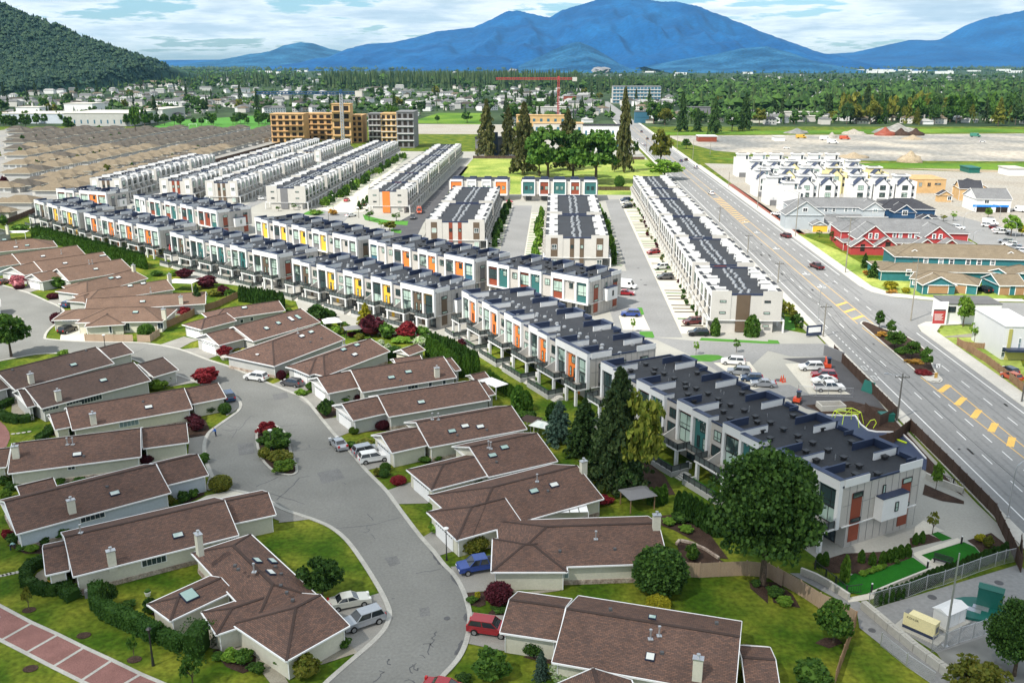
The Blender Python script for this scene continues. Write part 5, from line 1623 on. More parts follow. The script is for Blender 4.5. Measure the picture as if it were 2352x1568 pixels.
PL='''
a1 shrub leafr 100 950 812 170|crimson maple shrub at the far end of the traffic island
a1 shrub leaf 190 1095 900 300|largest green bush on the traffic island
a1 shrub leafo 85 1165 1050 120|olive bush against the left kerb of the traffic island
a1 shrub leafo 230 1215 1075 230|middle olive green bush on the traffic island
a1 shrub boxleaf 262 1295 1170 210|low clipped bush at the near tip of the traffic island
a0 tree leaf 105 215 -170 360|round green street tree at the left edge beside the road bend
a0 shrub leafr 1905 480 320 240|crimson maple at the street edge beside the third brown roof
a0 ball boxleaf 1545 472 355 105|upright green bush behind the crimson street maple
a0 shrub boxleaf 1450 540 425 185|lime green mound beside the second garage on the left
a0 ball boxleaf 1075 300 243 95|small round bush between the two farthest left garages
a0 shrub leafl 585 215 155 110|lime bush behind the farthest left roof
a0 ball leafd 1925 742 645 130|round green bush beside the third garage on the left
a0 ball leafd 2070 748 640 115|dark upright bush by the black parked car
a0 shrub leafp 1775 835 742 140|upper purple shrub beside the third bungalow
a0 shrub leafp 1820 905 798 155|lower purple shrub near the person in blue
a0 shrub leafl 1515 1152 1035 185|cloud pruned lime shrub at the fourth garage wall
a0 ball leafp 1350 1205 1112 130|near black purple ball beside the lime shrub
a0 shrub leaf 1110 1262 1202 105|small bush against the cream wall of the fourth bungalow
a0 shrub leaf 345 1368 1312 95|small bush at the left end of the cream wall
a0 shrub leaf 1875 1205 1105 115|green bush behind the fifth garage
a0 ball leafo 2035 1470 1308 205|bronze topped round bush on the white gravel corner
a0 shrub leafp 1620 1512 1400 160|purple shrub between the pale blue house and the curb
a0 shrub leaf 1782 1522 1430 95|bright bush beside the white gravel
a0 shrub leafo 1540 1590 1490 140|rusty olive shrub at the end of the blue house
a0 shrub leafd 1690 1570 1450 120|dark bush next to the rusty olive shrub
a0 shrub leaf 560 1400 1330 90|bush behind the small patio roof
a0 shrub leafd 740 1400 1320 130|second bush behind the small patio roof
a0 shrub leafd 1690 800 740 60|dark green bush against the wall by the purple shrubs
a0 shrub leafd 40 1400 1310 100|hedge bush at the left edge below the fourth house
a0 shrub leafd 120 1450 1370 160|round bush in the left hand hedge group
a0 shrub boxleaf 60 1530 1440 120|light bush in the left hand hedge group
b0 shrub leaf 600 258 138 175|green bush against the pale blue wall
b0 shrub leafo 865 158 62 165|grey green bush under the long window of the blue house
b0 shrub leaf 235 358 290 160|bush beside the crouching gardener
b0 shrub leafl 300 380 300 120|lime bush by the round hedge
b0 shrub leafd 415 310 230 110|dark bush by the timber screen
b0 shrub leafd 130 300 200 140|dark rhododendron at the blue house corner
b0 shrub leafr 70 260 160 100|red flowering bush at the blue house corner
b0 shrub leafp 2245 210 62 180|dense maroon bush between two brown roofs
b0 tree leafd 1010 880 650 160|dark little tree beside the long hedge
b0 shrub leaf 1190 900 820 150|low bush inside the hedged lawn
b0 shrub leafd 1385 960 790 130|dark bush at the tip of the hip roof wing
b0 shrub leaf 1570 1080 950 160|green bush in the paved court
b0 shrub leaf 1700 1080 940 150|second green bush in the paved court
b0 shrub leafl 2130 1400 1260 150|yellow green perennials by the bay window
b0 shrub leaf 2240 1420 1270 190|spiky green bush by the bay window
b0 shrub leaf 2010 1380 1290 120|low bush in front of the clipped block hedge
b0 shrub leafd 2330 1480 1390 120|round bush at the gravel border
b1 tree leafd 610 800 438 400|dark round lawn tree behind the white saloon
b1 ball leafo 2000 400 205 265|mushroom shaped rusty olive tree above the blue pickup
b1 ball leafp 2232 885 655 255|round maroon ball shrub between the drives
b1 shrub leaf 2150 1600 1285 350|big green bush at the bottom centre right of the road
b1 shrub leafd 1910 1590 1490 150|small dark bush beside the red car at the bottom
b1 shrub leafo 470 1575 1320 250|feathery olive bush by the bottom hip roof house
b1 shrub leaf 810 1265 1155 135|green bush at the stone corner below the silver car
b1 shrub leafl 1650 205 105 120|bright lime bush beside the concrete drive
b1 shrub leafd 1640 120 80 80|dark bush behind the bright lime bush
b1 shrub leafy 2035 815 730 60|small golden conifer in the round bed
b1 shrub leaf 1985 845 780 110|low green flower bed planting
b1 shrub leafd 2240 935 880 160|low planting beneath the maroon ball
b1 shrub leafd 560 1345 1290 70|small bush under the bottom house window
b1 shrub leaf 680 1300 1250 80|second bush under the bottom house window
b1 shrub leafp 730 1270 1225 40|small maroon shrub under the bottom house window
b1 shrub leaf 240 1450 1320 170|rose bush at the front corner of the bottom house
b1 shrub leaf 30 1500 1390 120|bright clump beside the bottom path
b2 ball leafd 1345 830 335 490|large ball shaped tree on the right hand lawn
b2 ball leafy 1340 935 775 220|golden clipped square shrub under the ball shaped tree
b2 ball leafd 205 1340 1148 225|round clipped bush by the nearest house
b2 droop needleb 270 1520 1265 180|weeping blue conifer by the nearest house
b2 shrub flower 500 1600 1415 330|pale blossoming rhododendron at the bottom edge
b2 shrub leaf 120 232 80 160|bush beside the pickup house roof
b2 shrub leafl 1600 200 130 140|hosta clump along the back bed
b2 shrub leafl 1440 130 60 130|lime perennials behind the chimney
b2 shrub leafd 1540 110 10 160|dark bush behind the curved stone bed
b2 shrub leaf 1650 460 300 130|vegetable rows in the curved stone bed
b2 shrub leafd 2240 700 620 90|dark fern at the foot of the big maple
b2 shrub leafp 1930 1640 1490 190|maroon shrub at the bottom edge
a2 spruce needled 960 1410 290 640|tallest dark spruce in front of the nearest row
a2 conifer needle 830 1350 700 330|shorter green conifer behind the tallest spruce
a2 conifer needle 1040 1440 820 360|broad green conifer between the tallest spruce and the yellow green tree
a2 tree leafg 1150 1440 610 430|yellow green tree right of the tallest spruce
a2 droop needle 660 1115 585 400|weeping dark conifer left of the tallest spruce
a2 conifer needleb 430 1005 615 310|blue green conifer behind the glass shed
a2 shrub leafd 820 1330 1130 320|dark bushes at the base of the tallest spruce
a2 cedar cedard 370 805 640 115|lone dark cedar beside the patio wall
a2 cedar cedar 60 715 480 125|left cedar of the clump by the garden path
a2 cedar cedar 130 725 530 110|right cedar of the clump by the garden path
a2 shrub leaf 100 780 720 130|bush below the cedar clump
a2 shrub leafd 180 800 720 100|dark bush below the cedar clump
a2 shrub leafl 270 830 770 110|light bush near the glass shed
a2 shrub leafr 830 1590 1500 200|dark red bush behind the white slatted roof
c1 conifer leafy 1010 1500 1250 200|golden yellow cypress in front of the yellow row
c1 shrub leafp 1065 1580 1368 260|broad dark purple maple beside the yellow cypress
c1 shrub leafr 1400 1590 1430 190|red maple in front of the end of the yellow row
c1 shrub leaf 1200 1590 1440 140|green bush between the purple and red maples
c1 shrub leafl 1290 1560 1480 110|lime bush between the purple and red maples
c1 shrub leaf 1520 1568 1470 150|green bush right of the red maple
a1 shrub flower 1230 50 -30 180|white blossom bush behind the hip roof bungalow
a1 shrub leafl 1340 100 40 200|lime mound behind the garden house
a1 shrub flower 1510 130 30 120|white blossom bush at the top of the tall hedge
a1 shrub leafp 1400 40 -60 130|wine red bush above the garden house
a1 shrub leafl 930 20 -30 130|yellow green bush beside the white chimney
c1 cedar cedard 560 1420 1270 160|broad dark cedar above the four skylight roof
c1 cedar cedar 640 1400 1300 90|cedar beside the white tent roof
c1 cedar cedard 690 1400 1320 90|second cedar beside the white tent roof
c1 shrub leaf 800 1490 1430 110|bush behind the white tent roof
c0 shrub pink 175 1125 1000 145|pink blossoming round bush by the far garages
c0 ball leafp 180 1130 1085 90|low maroon shrub under the pink bush
c0 ball leafp 490 1222 1160 105|flat maroon shrub on the far lawn
c0 ball leafp 530 1450 1340 115|round purple shrub at the street bend
c0 shrub leaf 540 1125 1015 160|big green bush beside the white far garage
c0 ball leaf 1350 1570 1445 150|round green shrub in front of the board fence
c0 conifer needle 1820 1325 1075 120|young slender spruce among the brown roofs
c0 shrub leafp 1700 1035 935 160|left purple shrub below the teal row
c0 shrub leafp 1900 1125 1010 200|large dusky purple shrub below the teal row
c0 shrub leafp 2055 1190 1090 120|right purple shrub below the teal row
c0 shrub leafl 1600 1010 950 80|yellow bush beside the purple shrubs
c0 shrub leafr 1700 1385 1290 115|crimson bush behind the sunroom house
c0 shrub leaf 1640 1330 1290 80|green bush behind the sunroom house
c0 shrub leafo 1970 1200 1130 130|rusty bush between the purple shrubs
c0 shrub leaf 2120 1220 1130 110|green bush right of the purple shrubs
c0 shrub leaf 1440 1010 955 110|flower bed bush near the green trampoline
c0 shrub leafd 400 720 640 190|dark bushes at the far end of the long hedge
c0 shrub leaf 200 600 530 150|bright bush below the left timber fence
c0 shrub leaf 30 540 450 90|bush at the left edge by the timber fence
c0 shrub leafp 40 170 90 70|dark plum tree at the left edge among tan roofs
c0 shrub leafp 270 200 130 80|plum tree by a tan roofed house
c0 ball leaf 180 150 110 80|round bush by a tan roofed house
a1 ball leafp 235 432 338 85|narrow plum coloured shrub beside the grey hatchback
a1 shrub leafl 410 575 515 110|lime fern beside the grey hatchback drive
a1 shrub leaf 500 522 448 80|small green bush at the garage corner
a1 shrub leafd 645 775 605 150|tall dark bush on the right hand verge
a1 shrub leaf 812 640 543 155|green bush between two garages
a1 ball leafp 930 622 545 95|maroon ball against the grey wall
a1 ball leaf 1105 568 523 60|small dome bush on the grey wall
a1 ball boxleaf 902 932 858 92|bright green ball on the small lawn
a1 ball leafp 1160 892 798 135|maroon mound at the white garage wall
a1 shrub leafo 1010 892 843 75|olive bush on the pebble border
a1 shrub leafo 1000 1055 970 175|broad olive bush behind the parked cars
a1 shrub leafd 875 1062 990 90|dark bush behind the silver saloon
a1 ball leaf 1190 1275 1188 100|upper ball of the cloud pruned pair
a1 ball leafd 1180 1330 1245 95|lower ball of the cloud pruned pair
a1 shrub leafo 1110 1318 1240 65|olive bush beside the cloud pruned pair
a1 ball leafr 1310 1400 1313 145|low crimson dome in the kerbside lawn
a1 shrub leafd 2040 1495 1350 145|dark bush between the two hip roofs
a1 shrub leaf 1545 1192 1128 140|flower bush at the cream wall
a1 shrub leaf 1665 1175 1120 95|second flower bush at the cream wall
a1 shrub pink 955 318 180 170|bright pink blossoming shrub on the hip roof house
a1 shrub leafp 1050 298 145 150|plum tree behind the pink shrub
a1 shrub leafd 340 290 200 260|dark bush bank beside the hedge block
a1 shrub leafo 250 340 270 100|olive bush by the birdbath roof
a0 shrub leafr 2065 235 115 135|maroon maple by the pale boulder
a0 shrub leafr 2180 275 188 95|smaller maroon maple by the pale boulder
a0 shrub leafo 2175 185 135 90|olive bush above the pale boulder
a0 shrub leafy 2240 180 135 60|golden bush above the pale boulder
c3 tree leafd 1020 1490 1330 85|farthest tree on the planted median
c3 tree leaf 1130 1550 1420 90|second tree on the planted median
a3 tree leaf 1160 140 -10 190|third tree on the planted median
a3 tree leaf 1320 235 85 160|broad tree on the planted median
a3 tree leaf 1450 330 145 115|slender tree near the median tip
a3 farshrub goldleaf 1340 290 235 150|rusty grass clump on the planted median
a3 shrub leaf 1220 200 130 110|green bush on the planted median
a3 farshrub goldleaf 1040 40 -10 110|farther rusty grass clump on the median
a3 shrub leafr 1430 390 345 160|dark red ground cover at the median tip
c3 conifer leafd 885 930 790 85|dark evergreen on the corner bed
c3 conifer leafd 968 1020 865 130|bigger dark evergreen on the corner bed
c3 shrub leafy 1120 1140 1055 140|lime bush in the corner bed
c3 farshrub goldleaf 905 1005 955 75|rusty grass in the corner bed
c3 farshrub goldleaf 1135 1170 1130 100|lower rusty grass in the corner bed
c3 shrub leafy 1265 1165 1110 80|bright yellow flowers by the teal garage
c3 tree leafl 1790 1470 1205 150|light green tree before the white sales cabin
c3 sapling leafl 1895 1610 1430 110|young tree on the flower meadow
c3 farshrub leafd 2160 1420 1330 110|bush at the end of the sales cabin
c3 sapling leaf 470 650 585 60|first young tree beside the grey duplex
c3 sapling leaf 580 690 590 60|second young tree beside the grey duplex
c3 sapling leaf 625 720 650 60|third young tree beside the grey duplex
c3 sapling leafl 1050 800 720 70|young tree in front of the red house
c3 sapling leafl 820 800 735 50|small tree at the red house corner
c3 sapling leafl 160 400 330 80|small tree beside the near gabled block
c3 sapling leafl 1700 500 410 60|street tree by the blue house
c3 sapling leafo 1610 500 440 70|pale street tree by the blue house
c3 tree leafl 2230 640 450 160|light green tree above the parked cars at right
c3 tree leafl 2020 470 385 70|small tree before the blue sheeted porch
c3 tree leafy 2330 640 540 100|golden tree at the right edge
c2 cedar leaf 1865 1560 1395 80|left round column tree at the end of the long row
c2 cedar leaf 2200 1568 1365 125|right column tree at the end of the long row
c2 sapling leafl 1110 1520 1385 50|young tree by the blue car bay
a2 sapling leafl 1690 195 68 60|young staked tree on the kidney shaped verge
a2 sapling leaf 2060 175 48 80|young staked tree by the entrance
a3 tree leafl 1540 1440 1200 95|lollipop tree in the mulch bed by the fence
b3 sapling leafo 1510 195 0 120|thin grey green sapling at the paved corner
b3 cedar leafl 700 650 400 80|narrow lime tree on the dark garden turf
b3 tree leaf 600 1200 855 340|round green tree beside the tan board fence
b3 shrub leaf 400 1640 1405 340|green bush at the bottom edge left of the fence
b3 bigtree leafd 2260 1500 870 560|large dark tree at the right edge beside the chain link fence
b3 tree leafo 1900 1700 1420 520|olive green tree at the bottom right corner
b3 shrub leafl 150 880 780 150|lime perennials at the foot of the tan fence
b3 shrub leafd 60 800 690 160|dark bushes along the tan fence
b3 shrub leafy 1940 280 200 90|golden bush in the right hand mulch bed
b3 shrub leafo 2020 340 220 90|olive bush in the right hand mulch bed
b3 shrub leaf 1180 480 430 60|low box bush on the dark turf edge
c1 fartree leafo 1230 590 500 130|leafy tree at the corner of the dark lane
c1 sapling leaf 350 400 335 60|young tree at the end of the second long row
c1 sapling leaf 205 410 360 50|young tree beside the grey townhouse end
c1 sapling leaf 1040 500 390 90|green tree at the orange striped end wall
c1 sapling leaf 1290 500 420 90|second green tree at the orange striped end wall
c1 sapling leafl 1150 560 500 70|lime tree at the curved verge
c1 farshrub leafl 550 450 390 110|lime bush at the lane corner
c1 farshrub goldleaf 710 450 390 80|rusty bush at the lane corner
c1 farshrub pink 2325 350 300 70|pink blossom bush beside the facing townhouse row
b0 sapling leafo 268 897 690 110|staked sapling left on the bottom left lawn
b0 sapling leaf 1235 1352 1108 100|staked sapling beside the black lantern post
b0 sapling leaf 1775 1612 1305 220|young tree at the bottom edge below the block hedge
b0 ball leafr 690 715 680 45|red pot plant on the pale patio
'''
cr=None
for ln in PL.strip().splitlines():
 d_,lb=ln.split('|')
 c_,kd,mt,x_,yb,yt,w_=d_.split()
 x_,yb,yt,w_=float(x_),float(yb),float(yt),float(w_)
 p=G(c_,x_,yb)
 pm=(Q(c_,x_,yb)[1]-145)/60.6
 wm=w_/4/pm
 if kd in('shrub','ball','farshrub')or True:
  if kd in('shrub','ball','farshrub','cedar'):
   p=p+Vector((p.x,p.y,0)).normalized()*wm*.38
 plant(kd,mt,p,max(.4,topz(p,c_,x_,yt)*(1.0 if kd not in('ball','shrub')else.97)),wm,lb,group='garden and street plants')
p=P(1756,1352)
plant('bigtree','leafd',p+Vector((0,1.0,0)),topz(p,'b2',2300,-452)*1.0,12.4,'big dark green maple tree in front of the nearest townhouse row','garden and street plants')
def hedge(label,pts,w,h,mt='cedar',kind='cedar',step=None,name='cedar_hedge'):
 """hedge of separate plants set along a ground line"""
 w3=[P(*q)if not isinstance(q,Vector)else q for q in pts]
 root=thing(name,label,'hedge',w3[0],group='hedges')
 step=step or w*.82
 for a_,b_ in zip(w3,w3[1:]):
  n=max(1,round((b_-a_).length/step))
  for i in range(n):
   q=a_.lerp(b_,(i+.5)/n)-w3[0]
   me,tm=crown(kind,mt,R.randint(0,2))
   o=obj('hedge_plant',me,root,(q.x,q.y,0),R.uniform(0,6))
   o.scale=(w*R.uniform(.92,1.12),w*R.uniform(.92,1.12),h*R.uniform(.93,1.07))
   t=obj('stem',tm,o)
def block_hedge(label,pts,w,h,mt='cedard',name='clipped_hedge'):
 """clipped flat-topped hedge: leaf quads over a solid core"""
 w3=[P(*q)for q in pts]
 o=w3[0]
 rs=np.random.RandomState(hash_(label)%999)
 root=thing(name,label,'hedge',o,group='hedges')
 out=[]
 core=MB()
 for a_,b_ in zip(w3,w3[1:]):
  L_=(b_-a_).length
  d=(b_-a_).normalized()
  s_=Vector((-d.y,d.x,0))
  n=int(L_*(w+2*h)*55)
  t=rs.uniform(-w*.3,L_+w*.3,n)
  u=rs.uniform(0,w+2*h,n)
  yy=np.where(u<h,-w/2,np.where(u<h+w,u-h-w/2,w/2))+rs.normal(size=n)*.03
  zz=np.where(u<h,u,np.where(u<h+w,h,2*h+w-u))+rs.normal(size=n)*.03
  px=a_.x-o.x+d.x*t+s_.x*yy
  py=a_.y-o.y+d.y*t+s_.y*yy
  out.append(np.stack([px,py,zz],1))
  core.bar(a_-o+Vector((0,0,h/2)),b_-o+Vector((0,0,h/2)),w*.9,h*.95)
 obj('foliage',quads('foliage',np.concatenate(out),.15,M[mt],rs),root)
 part('core',core,M['cedard'],root)
hedge('tall dark cedar hedge between the brown roofs and the orange townhouse row',qc('a1',(1570,205),(1700,275),(1850,400),(2050,395)),1.0,4.3,'cedar')
hedge('second tall row of cedars behind the tall hedge',qc('a1',(1600,160),(1800,240),(2040,370)),1.0,4.3,'cedard')
hedge('lower cedar hedge beside the small garden house',qc('a1',(2140,440),(2250,520),(2352,590),(2500,700)),1.0,2.3,'cedar')
hedge('long bright cedar hedge below the two farthest front rows',qc('c0',(300,655),(500,705),(760,780),(1000,850),(1180,900),(1350,945)),1.1,3.9,'cedar')
hedge('back line of the long bright cedar hedge',qc('c0',(340,640),(700,735),(1000,820),(1340,920)),1.1,3.9,'cedard')
hedge('dark cedar hedge at the left end of the yellow row',qc('c0',(2200,1235),(2352,1255),(2480,1275),(2610,1305)),1.1,4.0,'cedard')
hedge('cedar hedge behind the big maple tree',qc('b2',(1500,20),(1650,80),(1800,170),(1900,230)),1.2,3.6,'cedard')
hedge('cedars in a line left of the big maple tree',qc('a2',(1250,1560),(1350,1580),(1410,1540)),1.0,2.6,'cedar')
hedge('small cedars along the end wall of the nearest row',qc('b3',(810,450),(900,470),(1010,490),(1090,460),(1180,425),(1310,395)),.8,1.7,'cedar',step=1.1)
hedge('small cedars by the garden steps of the nearest row',qc('b3',(440,500),(550,480)),.8,1.7,'cedar',step=1.0)
hedge('short row of cedars beside the canopy post',qc('b3',(1320,300),(1440,270)),.7,1.6,'cedar',step=.9)
hedge('row of young cedars along the chain link fence',qc('b3',(980,850),(1200,790),(1400,700),(1600,610),(1800,545),(2000,470),(2190,400)),.75,1.9,'cedard',step=.85)
hedge('row of box plants on the dark garden turf',qc('b3',(850,590),(960,550),(1080,510)),.8,.6,'leafl','shrub',.7,'box_hedge')
block_hedge('round clipped hedge curving beside the left lawn',qc('a0',(-30,700),(50,665),(105,640)),1.5,1.0)
block_hedge('clipped hedge curving below the bay windows',qc('a0',(-10,765),(80,800),(180,818),(285,800)),1.7,1.1)
block_hedge('dark hedge behind the stepping stones',qc('a0',(470,880),(440,930),(380,970),(350,985)),1.4,.8)
block_hedge('horseshoe shaped hedge around the round patio',qc('b0',(410,480),(300,520),(245,590),(250,670),(320,725),(430,750),(530,745)),1.25,1.2)
block_hedge('short clipped hedge beside the pale patio',qc('b0',(580,690),(620,760),(680,810)),1.6,1.2)
block_hedge('long clipped hedge along the lawn with the lamp post',qc('b0',(890,760),(900,870),(980,960),(1130,1030),(1290,1100),(1440,1180)),1.5,1.8)
block_hedge('lower half of the long hedge with a rusty end',qc('b0',(1500,1190),(1660,1270)),1.3,1.5)
block_hedge('massive clipped block hedge beside the iron gate',qc('b0',(1760,1290),(1880,1300)),3.0,3.1)
block_hedge('hedge block between two drives on the right',qc('a1',(20,335),(165,335)),2.2,2.2)
block_hedge('hedge beside the pink blossoming shrub',qc('a1',(1120,265),(1300,215)),1.8,2.2)
def scatter(n,f,kind,mt,h,w,label,group,name=None):
 for i in range(n):
  p=f(i,n)
  mt_=mt if isinstance(mt,str)else R.choice(mt)
  k=kind if isinstance(kind,str)else R.choice(kind)
  plant(k,mt_,p,R.uniform(*h),R.uniform(*w),label+(f', {ORD[i]} along' if i<48 and len(label.split())<15 else ''),group,name)
scatter(58,lambda i,n:RD(56.6+R.uniform(-.4,.4),206+i*4.0),'farshrub',['leaf','leafo','leafd'],(1.8,3.2),(1.6,2.4),'loose green shrub in the row behind the fence along the main road','shrubs along the road fence')
scatter(34,lambda i,n:RD(33.6+R.uniform(-1.5,1.0),208+i*6),'farshrub',['leaf','leafd','leafp','leafo'],(.7,1.6),(.9,1.5),'small shrub between the slabs along the white finned row','shrubs between the drives')
scatter(18,lambda i,n:RD(18.8+R.uniform(-.8,.6),274+i*6),'farcedar',['leaf','leafl'],(2.2,4.5),(1.2,1.9),'narrow young tree beside the middle townhouse row','young trees by the middle rows')
scatter(16,lambda i,n:RD(-5.2+R.uniform(-1,.8),276+i*6.3),'farcedar',['leaf','leafl'],(2.2,5),(1.2,2.2),'narrow young tree left of the middle townhouse row','young trees by the middle rows')
scatter(16,lambda i,n:RD(-20+R.uniform(-1,1),300+i*5.6),'farcedar',['leaf','leafd'],(2.2,4.5),(1.2,2.0),'narrow young tree in the drives right of the rust striped row','young trees by the middle rows')
scatter(44,lambda i,n:RD(-96.5+R.uniform(-1.6,1.6),384+i*4.9),['fartree','farcedar'],['leaf','leafd','leafl'],(2.6,5),(1.8,3.0),'young tree in the green strip beside the long rows','trees of the green strip')
scatter(22,lambda i,n:RD(-80.6+R.uniform(-.6,.6),378+i*9),['farcedar'],['leaf','leafd'],(2.5,4.5),(1.2,1.8),'slim tree left of the first long row','trees of the green strip')
for i in range(26):
 x_=640+i*33
 yb=1110+(x_-640)*.2
 c_='c0'
scatter(30,lambda i,n:P(600+i*17+R.uniform(-6,6),700+i*6.2+R.uniform(-8,12))if i<18 else P(905+(i-18)*14,770+(i-18)*3+R.uniform(-3,5)),'shrub',['leaf','leafd','leafl','leafp','flower','leafo'],(.9,2.0),(1.4,2.8),'garden shrub in the beds behind the brown roofs','shrubs behind the brown roofs')
# ---------------------------------------------------------------- vehicles
VS={'saloon':(4.7,1.82,.95,1.45,[(0,.35),(.0,.8),(.25,.98),(1.0,1.02),(3.2,1.0),(4.45,.82),(4.7,.6),(4.68,.3)],(.75,1.45,2.65,3.45)),'suv':(4.7,1.9,1.1,1.72,[(0,.4),(0,.95),(.1,1.12),(3.3,1.12),(4.5,.98),(4.7,.7),(4.66,.38)],(.12,.45,2.75,3.45)),'hatch':(4.2,1.8,1.0,1.55,[(0,.35),(0,.85),(.1,1.02),(3.0,1.02),(4.0,.85),(4.2,.6),(4.15,.33)],(.12,.5,2.4,3.15)),'pickup':(5.7,2.0,1.15,1.85,[(0,.55),(0,1.15),(2.0,1.18),(4.3,1.18),(5.5,1.1),(5.7,.75),(5.65,.5)],(1.95,2.15,3.7,4.45)),'van':(5.6,2.05,1.2,2.5,[(0,.45),(0,1.25),(4.4,1.25),(5.4,1.05),(5.6,.7),(5.55,.45)],(.02,.06,4.1,4.75)),}
VPROTO={}
def extr(mb,prof,w,taper=.06):
 n=len(prof)
 cx=(prof[0][0]+prof[-1][0])/2
 pts=[]
 for s_ in(-1,1):
  for x,z in prof:
   k=1-taper*(abs(x-cx)/max(1e-3,cx))**3
   pts.append((x,s_*w/2*k,z))
 f=[tuple(range(n))[::-1],tuple(range(n,2*n))]if False else[]
 f.append(tuple(range(n)))
 f.append(tuple(range(2*n-1,n-1,-1)))
 for i in range(n):
  j=(i+1)%n
  f.append((j,i,n+i,n+j))
 mb.add(pts,f)
def vehicle(kind,col,label,loc,rz,parts=True):
 """origin under the rear bumper centre line, x forward; loc is the ground point of its centre"""
 L_,w,bh,rh,prof,cab=VS[kind]
 key=(kind,col)
 name={'saloon':'parked_car','suv':'parked_suv','hatch':'parked_car','pickup':'pickup_truck','van':'parked_van'}[kind]
 cat={'saloon':'car','suv':'car','hatch':'car','pickup':'pickup','van':'van'}[kind]
 root=thing(name,label,cat,loc,rz,'vehicles')
 m=CP[col]
 def body(mb):
  mb.M=Matrix.Translation((-L_/2,0,0))
  extr(mb,prof,w)
 inst('body',('vb',)+key,body,m,root)
 zt=bh-.04
 def cabin(mb,shrink=0.0,z1=rh):
  mb.M=Matrix.Translation((-L_/2,0,0))
  a_,b_,c_,d_=cab
  wb,wt=w/2-.06-shrink,w/2-.24-shrink
  v=[(a_,-wb,zt),(d_,-wb,zt),(d_,wb,zt),(a_,wb,zt),(b_,-wt,z1),(c_,-wt,z1),(c_,wt,z1),(b_,wt,z1)]
  mb.add(v,[(0,1,5,4),(1,2,6,5),(2,3,7,6),(3,0,4,7),(4,5,6,7)])
 g=inst('window_glass',('vg',)+key,lambda mb:cabin(mb,0,rh-.06),M['carglass']if kind!='van' else m,root)
 def roof(mb):
  mb.M=Matrix.Translation((-L_/2,0,0))
  a_,b_,c_,d_=cab
  wt=w/2-.22
  mb.box(b_-.04,c_+.04,-wt,wt,rh-.07,rh)
  for x0,z0,x1,z1 in((a_,zt,b_,rh-.05),(d_,zt,c_,rh-.05),((a_+d_)/2,zt,(b_+c_)/2,rh-.05)):
   for s_ in(-1,1):
    mb.bar((x0,s_*(w/2-.05),z0),(x1,s_*(wt+.0),z1),.08,.05)
 inst('roof',('vr',)+key,roof,m,root)
 if kind=='van':
  def ws(mb):
   mb.M=Matrix.Translation((-L_/2,0,0))
   a_,b_,c_,d_=cab
   mb.add([(d_+.02,-.8,1.3),(d_+.02,.8,1.3),(c_+.06,.7,2.3),(c_+.06,-.7,2.3)],[(0,1,2,3)])
   mb.box(3.4,4.2,-.98,.98,1.4,2.0)
  inst('windscreen','vws',ws,M['carglass'],root)
 if kind=='pickup':
  def bed(mb):
   mb.M=Matrix.Translation((-L_/2,0,0))
   mb.box(.1,1.85,-.82,.82,1.16,1.2)
  inst('truck_bed','vbed',bed,M['black'],root)
 def lampf(mb):
  mb.box(L_/2-.28,L_/2-.02,-.22,.22,0,.16)
 for s_ in(-1,1):
  inst('headlight',('vl',kind),lampf,M['lamp'],root,(0,s_*(w/2-.32),.72))
  inst('tail_light',('vt',kind),lambda mb:mb.box(-L_/2-.02,-L_/2+.2,-.16,.16,0,.3),M['tail'],root,(0,s_*(w/2-.24),.8))
 r_=.33 if kind in('saloon','hatch')else.38
 for x in(L_*.19,L_*.81):
  for s_ in(-1,1):
   o=inst('wheel',('vw',r_),lambda mb:mb.tube((0,-.12,0),(0,.12,0),r_,r_,14),M['tyre'],root,(x-L_/2,s_*(w/2-.1),r_))
   if parts:
    inst('rim',('vrm',r_),lambda mb:mb.tube((0,-.135,0),(0,.135,0),r_*.62,r_*.62,10),M['rim'],o)
 return root
def car(kind,col,c,x0,y0,x1,y1,label,parts=True):
 """car whose ground line runs from the rear pixel (x0, y0) to the front pixel (x1, y1) of its centre line"""
 a_,b_=G(c,x0,y0),G(c,x1,y1)
 return vehicle(kind,col,label,(a_+b_)/2,math.atan2((b_-a_).y,(b_-a_).x),parts)
car('saloon','pearl','b1',740,880,980,830,'pearl white saloon with a dark sunroof in the bottom drive')
car('suv','silver','b1',1110,990,860,1075,'silver crossover beside the white saloon, nose under the roof')
car('pickup','blue','b1',2240,500,1880,560,'bright blue pickup with a matching canopy')
car('suv','red','b1',1975,1080,2320,1130,'dark red suv at the nearest right hand drive')
car('saloon','red','b1',1640,1650,1850,1690,'bright red car just cut off by the bottom edge')
car('suv','white','a1',945,1195,1215,1150,'white off roader with black rims in a drive')
car('suv','silver','a1',915,1130,1130,1085,'silver crossover behind the white off roader')
car('saloon','silver','a1',800,1085,715,1000,'silver saloon parked at the right kerb')
car('hatch','grey','a1',395,490,265,470,'dark grey hatchback with a glass roof in a drive')
car('suv','white','a0',2445,440,2265,415,'white crossover driving along the street')
car('suv','navy','a0',2120,635,2070,575,'dark suv beside the third left garage')
car('hatch','navy','c0',590,1300,680,1265,'dark blue car at the street bend')
car('suv','black','c0',560,1545,690,1495,'black off roader with a spare wheel by the sunroom house')
car('saloon','maroon','c0',-10,1090,70,1060,'dark red car at the left edge')
